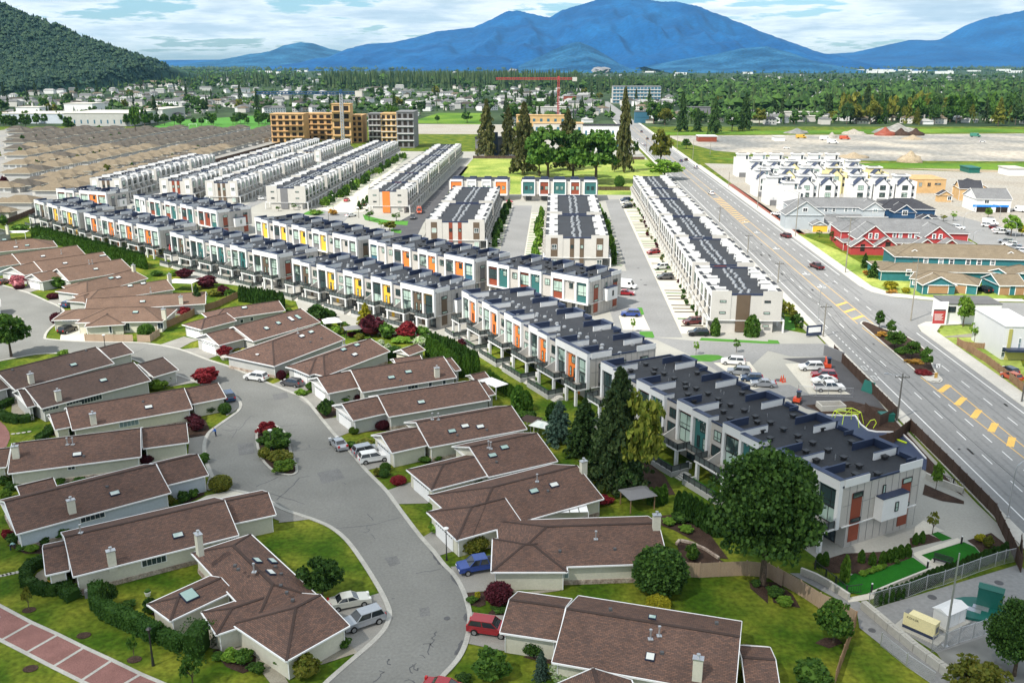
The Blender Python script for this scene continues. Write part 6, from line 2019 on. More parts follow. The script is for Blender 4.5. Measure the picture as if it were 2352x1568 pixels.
for k_,cl_,c_,x0,y0,x1,y1,lb in[('suv','white','a2',2140,290,1915,275,'white suv, rearmost in the car park behind the nearest row'),('suv','silver','a2',2175,385,1990,370,'silver box shaped suv in the car park'),('hatch','navy','a2',2290,440,2110,430,'navy car half hidden by the roof of the nearest row'),('saloon','silver','a2',2400,490,2210,480,'pale saloon half hidden by the roof of the nearest row'),('suv','white','a3',510,335,275,335,'white crossover beside the orange excavator'),('suv','red','a3',630,415,385,405,'red crossover between white vehicles in the car park'),('saloon','white','a3',630,445,395,460,'white car mostly hidden behind the white crew cab pickup'),('pickup','white','a3',380,525,730,525,'white crew cab pickup behind the mesh fence'),('suv','blue','c2',1180,1375,995,1370,'blue suv alone in the slab paved bay'),('van','white','c2',985,1110,1120,1125,'white van at the end of the teal second rank row'),('saloon','red','c2',990,1175,1095,1180,'red car in front of the white van'),('suv','maroon','c2',1740,1440,1575,1450,'wine red suv beside the near end of the long row'),('suv','black','c2',1800,1550,1620,1550,'black suv nearest the end of the long row'),('hatch','red','c2',1355,795,1240,805,'bright red hatchback in the drives of the long row'),('suv','white','c2',1430,935,1305,945,'white suv in the drives of the long row'),('suv','grey','c2',1475,1030,1335,1035,'dark grey suv in the drives of the long row'),('suv','navy','c2',1080,315,1005,320,'navy suv at the far end of the pale parking lane'),('saloon','white','c2',1085,340,1010,345,'white car at the far end of the pale parking lane'),('suv','black','c2',1110,375,1005,385,'black suv at the far end of the pale parking lane'),('suv','silver','c2',860,810,965,815,'silver suv behind the middle row'),('hatch','black','c1',2290,490,2200,510,'black car in the drives between the middle rows'),('suv','white','c1',2230,710,2140,710,'white suv at the near end of the middle drives'),('hatch','red','c1',815,330,855,310,'small red car driving up the lane between the long rows'),('hatch','silver','c1',925,400,975,380,'silver car parked left of the orange striped end wall'),('hatch','black','c1',975,370,1010,350,'black car parked left of the orange striped end wall'),('saloon','white','c1',840,465,905,455,'white car at the crossing below the long rows'),('hatch','white','c1',10,300,70,310,'white car beside the third long row'),('suv','black','c0',1130,330,1220,340,'black car at the end of the short far left row'),('suv','white','c0',1240,395,1300,390,'white car in the gap between the two ranks'),('pickup','maroon','c3',495,955,400,915,'dark maroon pickup driving on the main road'),('suv','maroon','c3',195,660,130,640,'maroon suv driving on the main road ahead of the pickup'),('suv','white','c2',1850,268,1810,245,'white car on the main road by the hatched strip'),('suv','silver','t2',1710,1560,1670,1535,'silver car on the main road abreast of the gabled houses'),('suv','black','t2',1612,1488,1585,1465,'first dark car of the pair on the far main road'),('saloon','navy','t2',1565,1495,1540,1478,'second dark car of the pair on the far main road'),('suv','black','t2',1415,1372,1400,1350,'dark car leaving the trees on the far main road'),('suv','black','t2',1250,1292,1235,1272,'dark car on the far main road near the white hall'),('saloon','white','t2',1165,1298,1145,1278,'white car on the far main road near the white hall'),('pickup','grey','t2',1200,1232,1180,1205,'grey pickup on the far main road'),('saloon','white','t2',1205,1335,1190,1318,'white car waiting by the poles on the far main road'),('saloon','silver','t2',1230,1350,1215,1335,'silver car waiting by the poles on the far main road'),('saloon','white','c3',120,450,40,440,'white car beside the grey duplex drive'),('suv','navy','c3',190,490,110,475,'dark car in the grey duplex drive'),('suv','white','c3',1700,570,1790,580,'white suv on the corner island of the side street'),('van','white','c3',1960,530,2120,540,'long white van in the side street bay'),('suv','white','c3',1975,550,2060,555,'white car beside the long white van'),('hatch','maroon','c3',2030,570,2140,575,'maroon car among white ones in the side street bay'),('saloon','white','c3',2070,590,2170,600,'white saloon in the side street bay'),('pickup','white','c3',2060,615,2230,620,'white pickup nearest in the side street bay'),('suv','black','c3',1500,410,1425,400,'black car beside the dark blue house'),('suv','black','c3',2050,1170,1915,1130,'black suv before the teal garages'),('van','white','c3',2352,420,2260,410,'white van at the right edge by the sheeted house'),('hatch','orange','a3',2290,445,2180,400,'orange car behind the right hand fence'),('hatch','navy','a3',2260,390,2150,345,'dark car behind the right hand fence')]:
 car(k_,cl_,c_,x0,y0,x1,y1,lb,c_[0]=='a')
for i,(x_,y_)in enumerate([(2160,700),(2200,725),(2240,755),(2270,785),(2300,815),(2330,850)]):
 car('suv',['silver','white','silver','white','white','blue'][i],'c3',x_+60,y_+8,x_-20,y_,f'parked car behind the teal house, {ORD[i]} from the street corner',False)
# ---------------------------------------------------------------- houses right of the main road
def facehit(c,x,y,t):
 return hit(c,x,y,RD(0,t),ru)
def facewin(root,c,x,y,t,w,h,fm='trim',gm='glassd',rz=None):
 p=facehit(c,x,y,t)-root.location
 return window(root,p.x,p.y,p.z-h/2,w,h,(.5,)if w>.9 else(),0 if w>.9 else.5,rz=-ROAD_A,fm=fm,gm=gm)
def wbox(root,name,c,x0,y0,x1,y1,t,th,m):
 """slab facing the viewer, spanning two picture corners at distance t, th metres thick"""
 a_,b_=facehit(c,x0,y0,t),facehit(c,x1,y1,t)
 mb=MB()
 sa,sb=toRD(a_)[0],toRD(b_)[0]
 z0,z1=sorted((a_.z,b_.z))
 q=[RD(sa,t-th),RD(sb,t-th),RD(sb,t),RD(sa,t)]
 mb.slab([tuple(v.xy)for v in q],max(0,z0),z1)
 return part(name,mb,M[m],root,True)
def texto(s,size,m,parent,loc,rot,name='lettering'):
 cu=bpy.data.curves.new(name,'FONT')
 cu.body=s
 cu.size=size
 cu.extrude=.01
 cu.align_x='CENTER'
 o=bpy.data.objects.new(name,cu)
 me=bpy.data.meshes.new_from_object(o)
 me.materials.clear()
 me.materials.append(M[m])
 bpy.data.objects.remove(o)
 o=obj(name,me,parent,loc)
 o.rotation_euler=rot
 return o
M['tealw']=mat('teal lap siding',(0.02,0.15,0.17),0.7,0.05)
M['redw']=mat('red lap siding',(0.40,0.045,0.045),0.7,0.05)
M['bluew']=mat('blue lap siding',(0.012,0.06,0.14),0.7,0.05)
M['greylap']=mat('pale grey lap siding',(0.42,0.46,0.48),0.7,0.05)
M['tarp']=mat('blue roof sheet',(0.02,0.22,0.70),0.5,0.15,.8)
M['tandoor']=mat('tan garage door',(0.36,0.20,0.10),0.6,0.05)
M['lemon']=mat('pale yellow siding',(0.75,0.66,0.36),0.7,0.05)
M['olive']=mat('olive yellow siding',(0.45,0.42,0.12),0.7,0.05)
def rhouse(label,secs,wallm,roofm,wins=(),doors=(),name='detached_house'):
 ss=[Sec(*s)for s in secs]
 c0=ss[0].pt(ss[0].L/2,0,0)
 root=thing(name,label,'house',(c0.x,c0.y,0),group='houses right of the main road')
 build_house(root,ss,M[wallm],M[roofm],.35)
 def place(c,x,y,si,md):
  sc=ss[si]
  if md=='n':
   p0,nn=sc.pt(0,sc.w-.35,0),sc.n
  else:
   p0,nn=sc.pt(.35 if sc.ends[0]=='g' else-sc.w+.35,0,0),-sc.d
  return hit(c,x,y,p0,nn),math.atan2(nn.y,nn.x)+math.pi/2
 for si,md,x,y,w,h in wins:
  p,rz=place('c3',x,y,si,md)
  q=p-root.location
  window(root,q.x,q.y,q.z-h/2,w,h,(.5,)if w>1.3 else(),0 if w>1.3 else.5,rz=rz,fm='trim',gm='glassd')
  o=bx('window_trim',('wt',w,h),(-w/2-.16,w/2+.16,-.045,0,-.16,h+.16),'trim',root,(q.x,q.y,q.z-h/2),rz)
 for si,md,x,y,w,h,m,nm in doors:
  p,rz=place('c3',x,y,si,md)
  q=p-root.location
  bx(nm,('gd',w,h),(-w/2,w/2,-.09,0,0,h),m,root,(q.x,q.y,max(0,q.z)),rz)
  if nm=='garage_door':
   bx('door_trim',('gt',w,h),(-w/2-.18,w/2+.18,-.05,0,0,h+.18),'trim',root,(q.x,q.y,max(0,q.z)),rz)
 return root
rhouse('teal duplex with a tan roof and white framed windows',[('c3',(1345,702),(2180,722),(1800,842),'hh',5.6,.4),('c3',(1350,760),9,(1232,838),'gg',5.0,.6),('c3',(2235,780),9,(2108,858),'gg',5.0,.6),('c3',(1200,880),(2120,895),(1600,968),'hh',2.8,.16),('c3',(1490,955),(1790,985),(1840,1083),'hh',2.6,.4),('c3',(1590,1012),5,(1408,1080),'gg',2.6,.5),('c3',(2050,985),(2300,985),(2230,1092),'gg',2.6,.4),('c3',(2120,935),(2352,890),(2240,990),'gg',3,.4)],'tealw','tan',[(1,'a',1322,868,2.0,1.5),(2,'a',2205,880,2.0,1.5),(0,'n',1450,866,1.1,1.4),(0,'n',1588,873,1.1,1.4),(0,'n',1686,875,1.1,1.4),(0,'n',1838,878,1.1,1.4),(0,'n',1940,880,1.1,1.4),(0,'n',2065,880,1.1,1.4),(3,'n',1292,972,1.2,1.5),(4,'n',1345,1062,.8,1.2)],[(5,'a',1558,1165,5.0,2.1,'tandoor','garage_door'),(4,'n',1763,1165,2.5,2.1,'tandoor','garage_door'),(6,'n',2160,1195,2.6,2.1,'tandoor','garage_door'),(6,'n',2310,1200,2.6,2.1,'tandoor','garage_door')])
rhouse('red duplex with white trim and four porch gables',[('c3',(850,470),(1560,482),(1300,606),'hh',5.4,.42),('c3',(990,542),9,(1085,642),'gg',4.6,.8),('c3',(1578,550),9,(1676,648),'gg',4.6,.8),('c3',(800,650),(1700,662),(1500,706),'hh',2.8,.14),('c3',(885,656),4,(938,705),'gg',2.7,.7),('c3',(1102,656),4,(1162,712),'gg',2.7,.7),('c3',(1468,666),4,(1512,712),'gg',2.7,.7),('c3',(1692,670),4,(1732,716),'gg',2.7,.7)],'redw','greyroof',[(1,'a',940,635,.9,1.5),(1,'a',997,637,.9,1.5),(2,'a',1525,642,.9,1.5),(2,'a',1585,645,.9,1.5),(0,'n',1162,630,.9,1.3),(0,'n',1217,632,.9,1.3),(0,'n',1305,634,.9,1.3),(0,'n',1362,636,.9,1.3),(3,'n',960,738,2.2,1.4)],[(4,'a',865,775,1.3,2.2,'voidd','porch'),(5,'a',1097,755,1.5,2.2,'voidd','porch')])
rhouse('pale grey duplex with a yellow garage door',[('c3',(330,282),(925,288),(700,374),'hh',5.6,.42),('c3',(355,318),9,(410,380),'gg',5.4,.7),('c3',(985,326),9,(1048,384),'gg',5.4,.7),('c3',(360,436),(1000,440),(800,462),'hh',2.8,.14),('c3',(440,440),(620,462),(690,526),'hh',2.6,.4),('c3',(478,502),5,(558,545),'gg',2.6,.5)],'greylap','greyroof',[(1,'a',342,396,1.6,1.3),(2,'a',985,402,1.6,1.3)]+[(0,'n',x,397,1.1,1.3)for x in(433,533,605,718,790,884)],[(5,'a',475,600,5.2,2.2,'yellow','garage_door')])
rhouse('dark blue house with a charcoal hip roof',[('c3',(1150,290),(1330,292),(1400,392),'hh',5.4,.45),('c3',(1275,350),8,(1342,410),'gg',5.0,.7),('c3',(1360,405),(1440,407),(1420,468),'hh',2.6,.4),('c3',(1465,448),4,(1500,488),'gg',2.6,.6)],'bluew','darkroof',[(1,'a',1258,424,1.8,1.6)],[(2,'n',1440,495,2.4,2,'bluep','garage_door')])
rhouse('unfinished house with bare board walls and a charcoal roof',[('c3',(1740,122),(1960,128),(1850,205),'gg',5.2,.5),('c3',(1905,128),9,(1795,200),'gg',5,.5),('c3',(1640,222),4,(1700,262),'gg',3,.6)],'osb','darkroof',[(2,'a',1668,290,1.6,1.6)])
rhouse('white house under construction with bright blue roof sheets',[('c3',(1860,196),(2190,200),(2150,300),'gg',5.4,.45),('c3',(2085,222),7,(2175,302),'gg',5.2,.6)],'white','greyroof',[(0,'n',2010,322,1.8,1.4),(1,'a',2110,322,1.8,1.4)],[(0,'n',1975,435,5.5,2.2,'voidd','porch'),(0,'n',2140,435,4.5,2.2,'voidd','porch'),(0,'n',2045,372,14,.9,'tarp','roof_sheet')])
def shell(label,cat,name,c,x0,x1,yt,t,dep,zt,m,roofm,wins=(),coping='coping',grp=None):
 a_,b_=facehit(c,x0,yt,t),facehit(c,x1,yt,t)
 sa,sb=toRD(a_)[0],toRD(b_)[0]
 o=RD((sa+sb)/2,t)
 root=thing(name,label,cat,o,group=grp)
 zt=zt or a_.z
 mb=MB()
 q=[tuple(RD(*v).xy)for v in((sa,t),(sb,t),(sb,t+dep),(sa,t+dep))]
 mb.slab(q,0,zt)
 part('wall',mb,M[m],root,True)
 mb=MB()
 q=[tuple(RD(*v).xy)for v in((sa-.15,t-.15),(sb+.15,t-.15),(sb+.15,t+dep+.15),(sa-.15,t+dep+.15))]
 mb.slab(q,zt+.002,zt+.22)
 part('roof',mb,M[roofm],root,True)
 for w in wins:
  facewin(root,c,w[0],w[1],t-.02,w[2],w[3],w[4]if len(w)>4 else 'black',w[5]if len(w)>5 else 'glassd')
 return root
gH='houses right of the main road'
shell('raw board house shell with dark openings','house shell','unfinished_house','c3',1330,1640,120,440,18,0,'osb','lumber',[(1480,165,1.6,1.8,'lumber'),(1560,160,3,1,'lumber'),(1400,165,1.6,2,'lumber')],grp=gH)
sc_=shell('white flat roofed sales cabin with a dark grey roof','sales cabin','sales_cabin','c3',1640,2150,1262,211,7.5,0,'white','greyroof',[(1690,1310,1.7,1.4),(1850,1320,2.4,2.2)])
p=facehit('c3',2020,1330,210.9)-sc_.location
texto('BRAVE HOMES',.95,'greyw',sc_,p,(math.pi/2,0,-ROAD_A))
sg=thing('sales_sign','white framed red sign board in front of the sales cabin','sign',G('c3',1570,1450))
t_s=toRD(sg.location)[1]
wbox(sg,'frame','c3',1505,1448,1660,1240,t_s,.25,'trim')
wbox(sg,'sign_face','c3',1508,1440,1635,1325,t_s-.25,.04,'redw')
for k in range(7):
 wbox(sg,'text_line','c3',1530,1352+k*9,1610-(k%3)*8,1356+k*9,t_s-.3,.02,'trim')
wbox(sg,'text_line','c3',1525,1322,1635,1312,t_s-.26,.03,'black')
cor=shell('yellow and white three storey corner townhouse at the right edge','townhouse','corner_townhouse','a3',2185,2500,-60,184,14,0,'white','white',[(2310,90,.6,2.2,'trim'),(2160,170,.8,2.2,'trim'),(2290,240,.9,2.2,'trim'),(2200,190,.9,2.2,'trim')])
wbox(cor,'panel','a3',2192,130,2250,-40,184,.2,'olive')
wbox(cor,'panel','a3',2150,330,2600,160,184,.2,'olive')
wbox(cor,'canopy','a3',2160,150,2600,135,184,1.8,'coping')
def gunit(label,s,t,wm,gable=True,acc='white'):
 root=thing('gabled_townhouse',label,'townhouse',RD(s,t),-ROAD_A,'white gabled townhouses')
 def f(mb):
  mb.box(-4.3,4.3,0,11,0,8.6)
  mb.box(-4.3,-4.1,0,11,8.6,9.5)
  mb.box(4.1,4.3,0,11,8.6,9.5)
  mb.box(-4.1,4.1,10.8,11,8.6,9.5)
 inst('wall',('gu',wm),f,M[wm],root)
 inst('roof_terrace','gt',lambda mb:mb.box(-4.08,4.08,.1,10.7,8.62,8.7),M['walk'],root)
 def f(mb):
  mb.box(-3.4,2.4,4.5,8.8,8.7,11.3)
 inst('stair_house',('gs',wm),f,M[wm],root)
 def f(mb):
  mb.box(-3.9,2.9,4.0,9.3,11.3,11.75)
 inst('canopy_roof','gc',f,M['white'],root)
 inst('roof_panel','gp',lambda mb:mb.box(-2.6,1.6,5,8.3,11.76,11.86),M['greyroof'],root)
 window(root,1.4,4.48,8.9,1.0,1.9,(),0,gm='glassd')
 if gable:
  def f(mb):
   mb.add([(-3.9,-1.4,0),(1.7,-1.4,0),(1.7,-1.4,8.2),(-1.1,-1.4,10.9),(-3.9,-1.4,8.2),(-3.9,3,0),(1.7,3,0),(1.7,3,8.2),(-1.1,3,10.9),(-3.9,3,8.2)],[(0,1,2,3,4),(1,6,7,2),(5,0,4,9)])
  inst('front_wall',('gf',acc),f,M[acc],root)
  def f(mb):
   for s_ in(-1,1):
    mb.bar((-1.1+s_*3.2,.7,8.0),(-1.1,.7,11.05),4.6,.22)
  inst('gable_roof','gr',f,M['coping'],root)
  window(root,-1.1,-1.42,6.1,2.4,2.0,(.33,.66),.6,gm='glass')
  window(root,-1.1,-1.42,3.1,2.4,1.9,(.33,.66),.6,gm='glass')
 window(root,2.9,-.02,6.3,.8,1.4,(),.5,gm='glassd')
 window(root,2.9,-.02,3.3,.8,1.4,(),.5,gm='glassd')
 inst('garage_door','gg',lambda mb:mb.box(-3.2,1.0,-1.46,-1.41,0,2.4),M['greyw'],root)
ROWS4=[(400,'nearest',[(880,0),(1150,1),(1420,0)],[(1830,1),(2110,0),(2390,1)]),(296,'second',[(670,0),(920,1),(1180,0)],[(1520,1),(1780,0),(2040,1)]),(212,'third',[(530,0),(760,0),(985,1)],[(1275,0),(1520,1),(1760,0)]),(128,'farthest',[(355,0),(570,0),(785,1)],[(1060,0),(1280,0),(1500,1)])]
for y_,nm,la,lb in ROWS4:
 for side,ls in(('left',la),('right',lb)):
  for i,(x_,c)in enumerate(ls):
   D_=(1646+x_*.1792,329.2+y_*.1792)
   s,t=toRD(P(*D_,11.8))
   gunit(f'white gabled townhouse, {ORD[i]} from the left in the {nm} row, {side} hand block',s-.3,t-6.5,'white' if nm!='second' or side=='left' else['white','lemon'][c],nm!='farthest','white' if nm in('nearest','farthest')else['white','lemon'][c])
for i,(s,t,m_,a_)in enumerate([(94.5,398,'white','white'),(95,425,'white','white'),(96.5,378,'white','osb')]):
 gunit(['middle','farthest','nearest'][i]+' white end townhouse of the gabled rows beside the main road',s,t,m_,i==1,a_)
# ---------------------------------------------------------------- fences
def board_panel(key,w,h,m):
 def f(mb):
  n=max(3,int(w/.3))
  for i in range(n):
   mb.box(-w/2+i*w/n+.01,-w/2+(i+1)*w/n-.01,-.02-.012*(i%2),.02,0.02,h-.04*(i%2)*0)
  mb.box(-w/2,w/2,.02,.06,h*.8,h*.88)
 return f
def fence(label,pts,h,m,step=2.4,kind='board',name='board_fence',postm=None):
 w3=[P(*q)if not isinstance(q,Vector)else q for q in pts]
 root=thing(name,label,'fence',w3[0],group='fences')
 for a_,b_ in zip(w3,w3[1:]):
  n=max(1,round((b_-a_).length/step))
  w=round((b_-a_).length/n,1)
  ang=math.atan2((b_-a_).y,(b_-a_).x)
  for i in range(n):
   q=a_.lerp(b_,(i+.5)/n)-w3[0]
   if kind=='board':
    o=inst('panel',('bp',w,h,m),board_panel(0,w,h,m),M[m],root,q,ang)
   elif kind=='rail':
    def f(mb):
     mb.box(-w/2,w/2,-.03,.03,h-.06,h)
     mb.box(-w/2,w/2,-.02,.02,.1,.14)
     for k in range(int(w/.3)+1):
      mb.box(-w/2+k*.3-.012,-w/2+k*.3+.012,-.012,.012,.1,h)
    o=inst('panel',('rp',w,h),f,M['rail'],root,q,ang)
   else:
    def f(mb):
     mb.tube((-w/2,0,h-.04),(w/2,0,h-.04),.03,.03,5)
     mb.tube((-w/2,0,.06),(w/2,0,.06),.02,.02,4)
     k=-w/2
     while k<w/2+h:
      for s_ in(1,-1):
       x0,x1=(k,k-h)if s_>0 else(k-h,k)
       z0,z1=0.0,h
       c0,c1=max(-w/2,min(w/2,x0)),max(-w/2,min(w/2,x1))
       if abs(x1-x0)>.01 and c0!=c1:
        za,zb=(c0-x0)/(x1-x0)*h,(c1-x0)/(x1-x0)*h
        mb.bar((c0,0,za),(c1,0,zb),.012,.012)
      k+=.26
    o=inst('panel',('cl',w,h),f,M['silver'],root,q,ang)
   inst('post',('fp',m,h,kind),(lambda mb:mb.box(-.07,.07,-.07,.07,0,h+.1))if kind!='mesh' else(lambda mb:mb.tube(ZERO,(0,0,h+.12),.05,.05,6)),M[postm or(m if kind=='board' else 'rail' if kind=='rail' else 'silver')],root,a_.lerp(b_,i/n)-w3[0],ang)
 return root
fence('long dark brown fence between the front car park and the main road',[RD(58.4,186),RD(58.7,150)]+[RD(54.5,146),RD(54.0,152)],2.0,'fencebrown')
fence('dark brown fence along the main road at lower right',[RD(51.5,137),RD(54.5,139),RD(59.0,144.5),RD(59.2,128),RD(59.2,114),RD(56.0,100)]+[P(2342,1256)],2.0,'fencebrown')
fence('brown paling fence beside the flower meadow and right pavement',qc('a3',(1735,105),(1990,260),(2200,420),(2420,600)),1.6,'wood')
fence('low timber fence across the flower meadow',qc('a3',(1740,110),(1850,130),(2110,150)),1.2,'wood')
fence('tan vinyl fence behind the ball shaped tree and maple',qc('b2',(1590,590),(1720,600),(1900,590),(2150,580),(2352,600),(2480,680)),1.9,'fencetan',2.6)
fence('tan vinyl fence along the alley',qc('b3',(80,640),(290,760),(470,880),(650,960),(800,1050)),1.9,'fencetan',2.6)
fence('weathered fence line beside the retention lawn',qc('b3',(800,1050),(730,1250),(690,1360),(650,1470),(610,1600)),1.8,'wood',2.6)
fence('board fence in front of the sunroom house',qc('a0',(785,72),(1225,75)),1.6,'fencetan',2.0)
fence('short board fence right of the round shrub',qc('a0',(1268,78),(1380,80),(1470,20)),1.6,'fencetan',2.0)
fence('old board fence climbing between the brown roofs',qc('c0',(1440,1520),(1650,1430),(1760,1380),(1800,1350),(2000,1290),(2190,1200)),1.6,'wood')
fence('dark timber fence at the end of the tan roofed bungalows',qc('c0',(60,530),(160,490),(340,415)),2.0,'fencebrown')
fence('red brown fence beside the short far left row',qc('c0',(350,250),(470,260),(520,262)),2.0,'redp')
fence('dark fence around the cemetery lawn behind the facing rows',[RD(19.5,443),RD(36,443)],1.8,'fencebrown')
fence('dark fence on the far side of the cemetery lawn',[RD(-52,592),RD(0,592),RD(56,590)],1.8,'fencebrown',4)
fence('long dark fence beside the last tan roofed row',[RD(-208,520),RD(-206,600),RD(-204,700)],2,'fencebrown',4)
fence('black railings along the garden terrace wall',qc('b3',(430,520),(530,600),(620,670),(720,755),(860,735)),1.1,'rail',1.6,'rail','metal_railing')
fence('black railings beside the mulch bed at the end of the nearest row',qc('a3',(1560,1340),(1700,1400),(1800,1440)),1.1,'rail',1.8,'rail','metal_railing')
fence('chain link fence on the garden side of the utility yard',qc('b3',(920,885),(1105,830),(1285,780),(1450,715),(1610,670),(1775,610),(1935,550),(2085,500),(2170,475),(2262,455)),1.9,'silver',3.3,'mesh','chain_link_fence')
fence('chain link fence on the near side of the utility yard',qc('b3',(1500,1285),(1615,1255),(1750,1200),(1880,1160),(1980,1125),(2120,1070)),1.9,'silver',3.0,'mesh','chain_link_fence')
fence('chain link fence along the alley',qc('b3',(1035,1225),(1270,1415),(1525,1590)),1.5,'silver',3.0,'mesh','chain_link_fence')
fence('temporary mesh fence in front of the car park',qc('a3',(275,560),(440,575),(780,585)),1.8,'silver',2.6,'mesh','mesh_fence')
# ---------------------------------------------------------------- poles, lamps and small things
def hth(c,x,yb,yt):
 p=G(c,x,yb)
 return p,topz(p,c,x,yt)
UP=[]
for i,(c,x,yb,yt,arm)in enumerate([('c3',1310,1415,850,1),('c3',710,975,470,1),('c3',250,640,235,0),('c2',2255,380,0,0),('a3',1185,800,365,2),('c3',505,1565,1260,1),('c3',90,1065,880,1),('c2',2165,790,615,1),('c2',1905,510,385,1),('c2',1990,190,50,0),('t2',1235,1400,1250,0),('t2',1515,1395,1210,0),('t2',1660,1480,1290,0),('t2',1820,1420,1310,0),('a3',2330,630,420,0)]):
 p,h=hth(c,x,yb,yt)
 h=max(6,h)
 side=['on the right pavement','on the left pavement'][toRD(p)[0]<70]
 t=thing('utility_pole',f'timber utility pole {side} of the main road, {ORD[i]} of the surveyed line' if False else['tallest timber pole beside the sales sign','timber pole at the side street corner','timber pole beside the grey duplex','timber pole by the end of the gabled rows','dark pole with a street light beside the brown playground fence','timber pole by the estate entrance sign','timber pole near the end of the white finned row','timber pole by the third block of the finned row','timber pole by the fourth block of the finned row','timber pole beside the rust coloured verge','pole at the traffic lights left of the far road','white pole right of the far road by the trees','pole on the far verge of the gravel works','second pole on the far verge of the gravel works','leaning grey pole at the right edge'][i],'pole',p,-ROAD_A,'utility poles')
 mb=MB()
 mb.tube(ZERO,(0,0,h),.17,.11,8)
 part('pole',mb,M['pole' if i not in(4,14)else 'pole2'],t)
 if arm:
  mb=MB()
  mb.box(-1.2,1.2,-.07,.07,h-.8,h-.66)
  for x_ in(-1.1,-.5,.5,1.1):
   mb.tube((x_,0,h-.66),(x_,0,h-.45),.05,.04,5)
  part('crossarm',mb,M['pole2'],t)
 if arm==2:
  mb=MB()
  mb.tube((0,0,h-.5),(-2.6,0,h-.1),.05,.04,6)
  mb.box(-3.1,-2.4,-.12,.12,h-.25,h-.05)
  part('street_light',mb,M['silver'],t)
 UP.append((p,h))
def wire(label,a_,b_,sag=1.2,n=10):
 mb=MB()
 pts=[a_.lerp(b_,k/n)-Vector((0,0,sag*4*(k/n)*(1-k/n)))for k in range(n+1)]
 mb.path(pts,.03,3)
 o=obj('cable',mb.mesh('cable',[M['black']]))
 tag(o,label,'cable','overhead cables')
Z=lambda i,dx=0,dz=-.5:UP[i][0]+rn*dx+Vector((0,0,UP[i][1]+dz))
for a_,b_,l_ in[(4,5,'from the street light pole to the entrance pole'),(5,6,'from the entrance pole to the finned row'),(6,7,'past the near end of the finned row'),(7,8,'past the middle of the finned row')]:
 for dx in(-1.1,-.5,1.1):
  wire('overhead cable '+l_,Z(a_,dx),Z(b_,dx))
for a_,b_,l_ in[(0,1,'between the two tallest right hand poles'),(1,2,'from the corner pole to the grey duplex'),(2,3,'from the grey duplex to the gabled rows')]:
 for dx in(-1,1):
  wire('overhead cable '+l_,Z(a_,dx),Z(b_,dx))
wire('long overhead cable leaving the picture at lower right',Z(4,0),RD(60,60,9))
def lamp(label,c,x,yb,yt,style):
 p,h=hth(c,x,yb,yt)
 t=thing('street_lamp',label,'street lamp',p,0,'street lamps')
 mb=MB()
 if style=='globe':
  mb.tube(ZERO,(0,0,.5),.14,.10,8)
  mb.tube((0,0,.5),(0,0,h-.3),.075,.055,8)
  part('pole',mb,M['black'],t)
  mb=MB()
  mb.tube((0,0,h-.3),(0,0,h-.02),.12,.30,10)
  mb.blob((0,0,h),.36,.36,.09,10,4)
  part('lamp_head',mb,M['lamp'],t)
 elif style=='lantern':
  mb.tube(ZERO,(0,0,.9),.17,.12,8)
  mb.tube((0,0,.9),(0,0,h-.6),.10,.08,8)
  part('pole',mb,M['black'],t)
  mb=MB()
  mb.tube((0,0,h-.6),(0,0,h-.2),.12,.24,6)
  mb.tube((0,0,h-.2),(0,0,h),.30,.06,6)
  part('lantern',mb,M['black'],t)
 else:
  d=1 if style=='armr' else-1
  mb.tube(ZERO,(0,0,.4),.2,.2,8)
  mb.tube((0,0,.4),(0,0,h-1.8),.1,.08,8)
  mb.path([(0,0,h-1.8),(.15*d,0,h-1.0),(.7*d,0,h-.4),(1.6*d,0,h-.1),(2.8*d,0,h)],.06)
  part('pole',mb,M['silver' if style[3:]!='b' else 'black'],t)
  mb=MB()
  mb.box(2.6*d-.1,2.6*d+.7*d+.1,-.12,.12,h-.06,h+.06)
  part('lamp_head',mb,M['greyw'],t)
lamp('black street lamp with a white saucer head at the concrete drive','b1',1752,440,145,'globe')
lamp('black lamp standard with a saucer head among the island bushes','a1',145,1100,885,'globe')
lamp('black street lamp beside the white hip roof garage','a1',25,350,190,'globe')
lamp('street lamp at the bend in front of the board fence','a0',965,120,12,'globe')
lamp('street lamp beside the dark blue car','c0',560,1340,1262,'globe')
lamp('heavy black lantern post on the bottom left lawn','b0',1408,1405,1055,'lantern')
lamp('tall grey street lamp arching over the main road at right','c3',458,1420,1070,'armr')
lamp('grey street lamp arching in at the right edge','a3',2200,1700,1150,'armr')
lamp('arched lamp beside the white van bay','c3',1880,700,585,'armr')
lamp('arched lamp over the side street corner','c3',1785,600,415,'armr')
lamp('arched lamp beside the nearest gabled townhouse','c3',118,540,345,'arml')
lamp('straight dark lamp right of the flower meadow trees','c3',2262,710,500,'arml')
lamp('slim dark lamp before the blue sheeted house','c3',2125,480,350,'arml')
for i,(x,yb,yt)in enumerate([(945,470,270),(1045,280,150),(880,250,130),(710,390,260),(668,500,370),(1150,130,60)]):
 lamp(f'thin black lamp post in the long rows, {ORD[i]} from the near end' if i else 'thin black lamp post nearest the orange striped end wall','c1',x,yb,yt,'globe')
p,h=hth('b3',1625,1230,375)
t=thing('mast','tall grey steel mast in the utility yard','mast',p)
mb=MB()
mb.tube(ZERO,(0,0,h),.15,.07,8)
mb.cbox(ZERO,.6,.6,.12)
part('pole',mb,M['silver'],t)
def gbox(c,pts):
 return[G(c,*q)for q in pts]
ya=math.atan2(*(lambda v:(v.y,v.x))(G('b3',1500,1160)-G('b3',1275,1060)))
gp=(G('b3',1500,1160)+G('b3',1275,1060))/2
gen=thing('generator','pale yellow standby generator on a concrete pad','generator',gp,ya)
mb=MB()
mb.box(-1.9,1.9,-.5,.9,0,.14)
mb.box(-2.4,2.4,-.9,1.4,-.05,.12)
part('pad',mb,M['conc'],gen)
mb=MB()
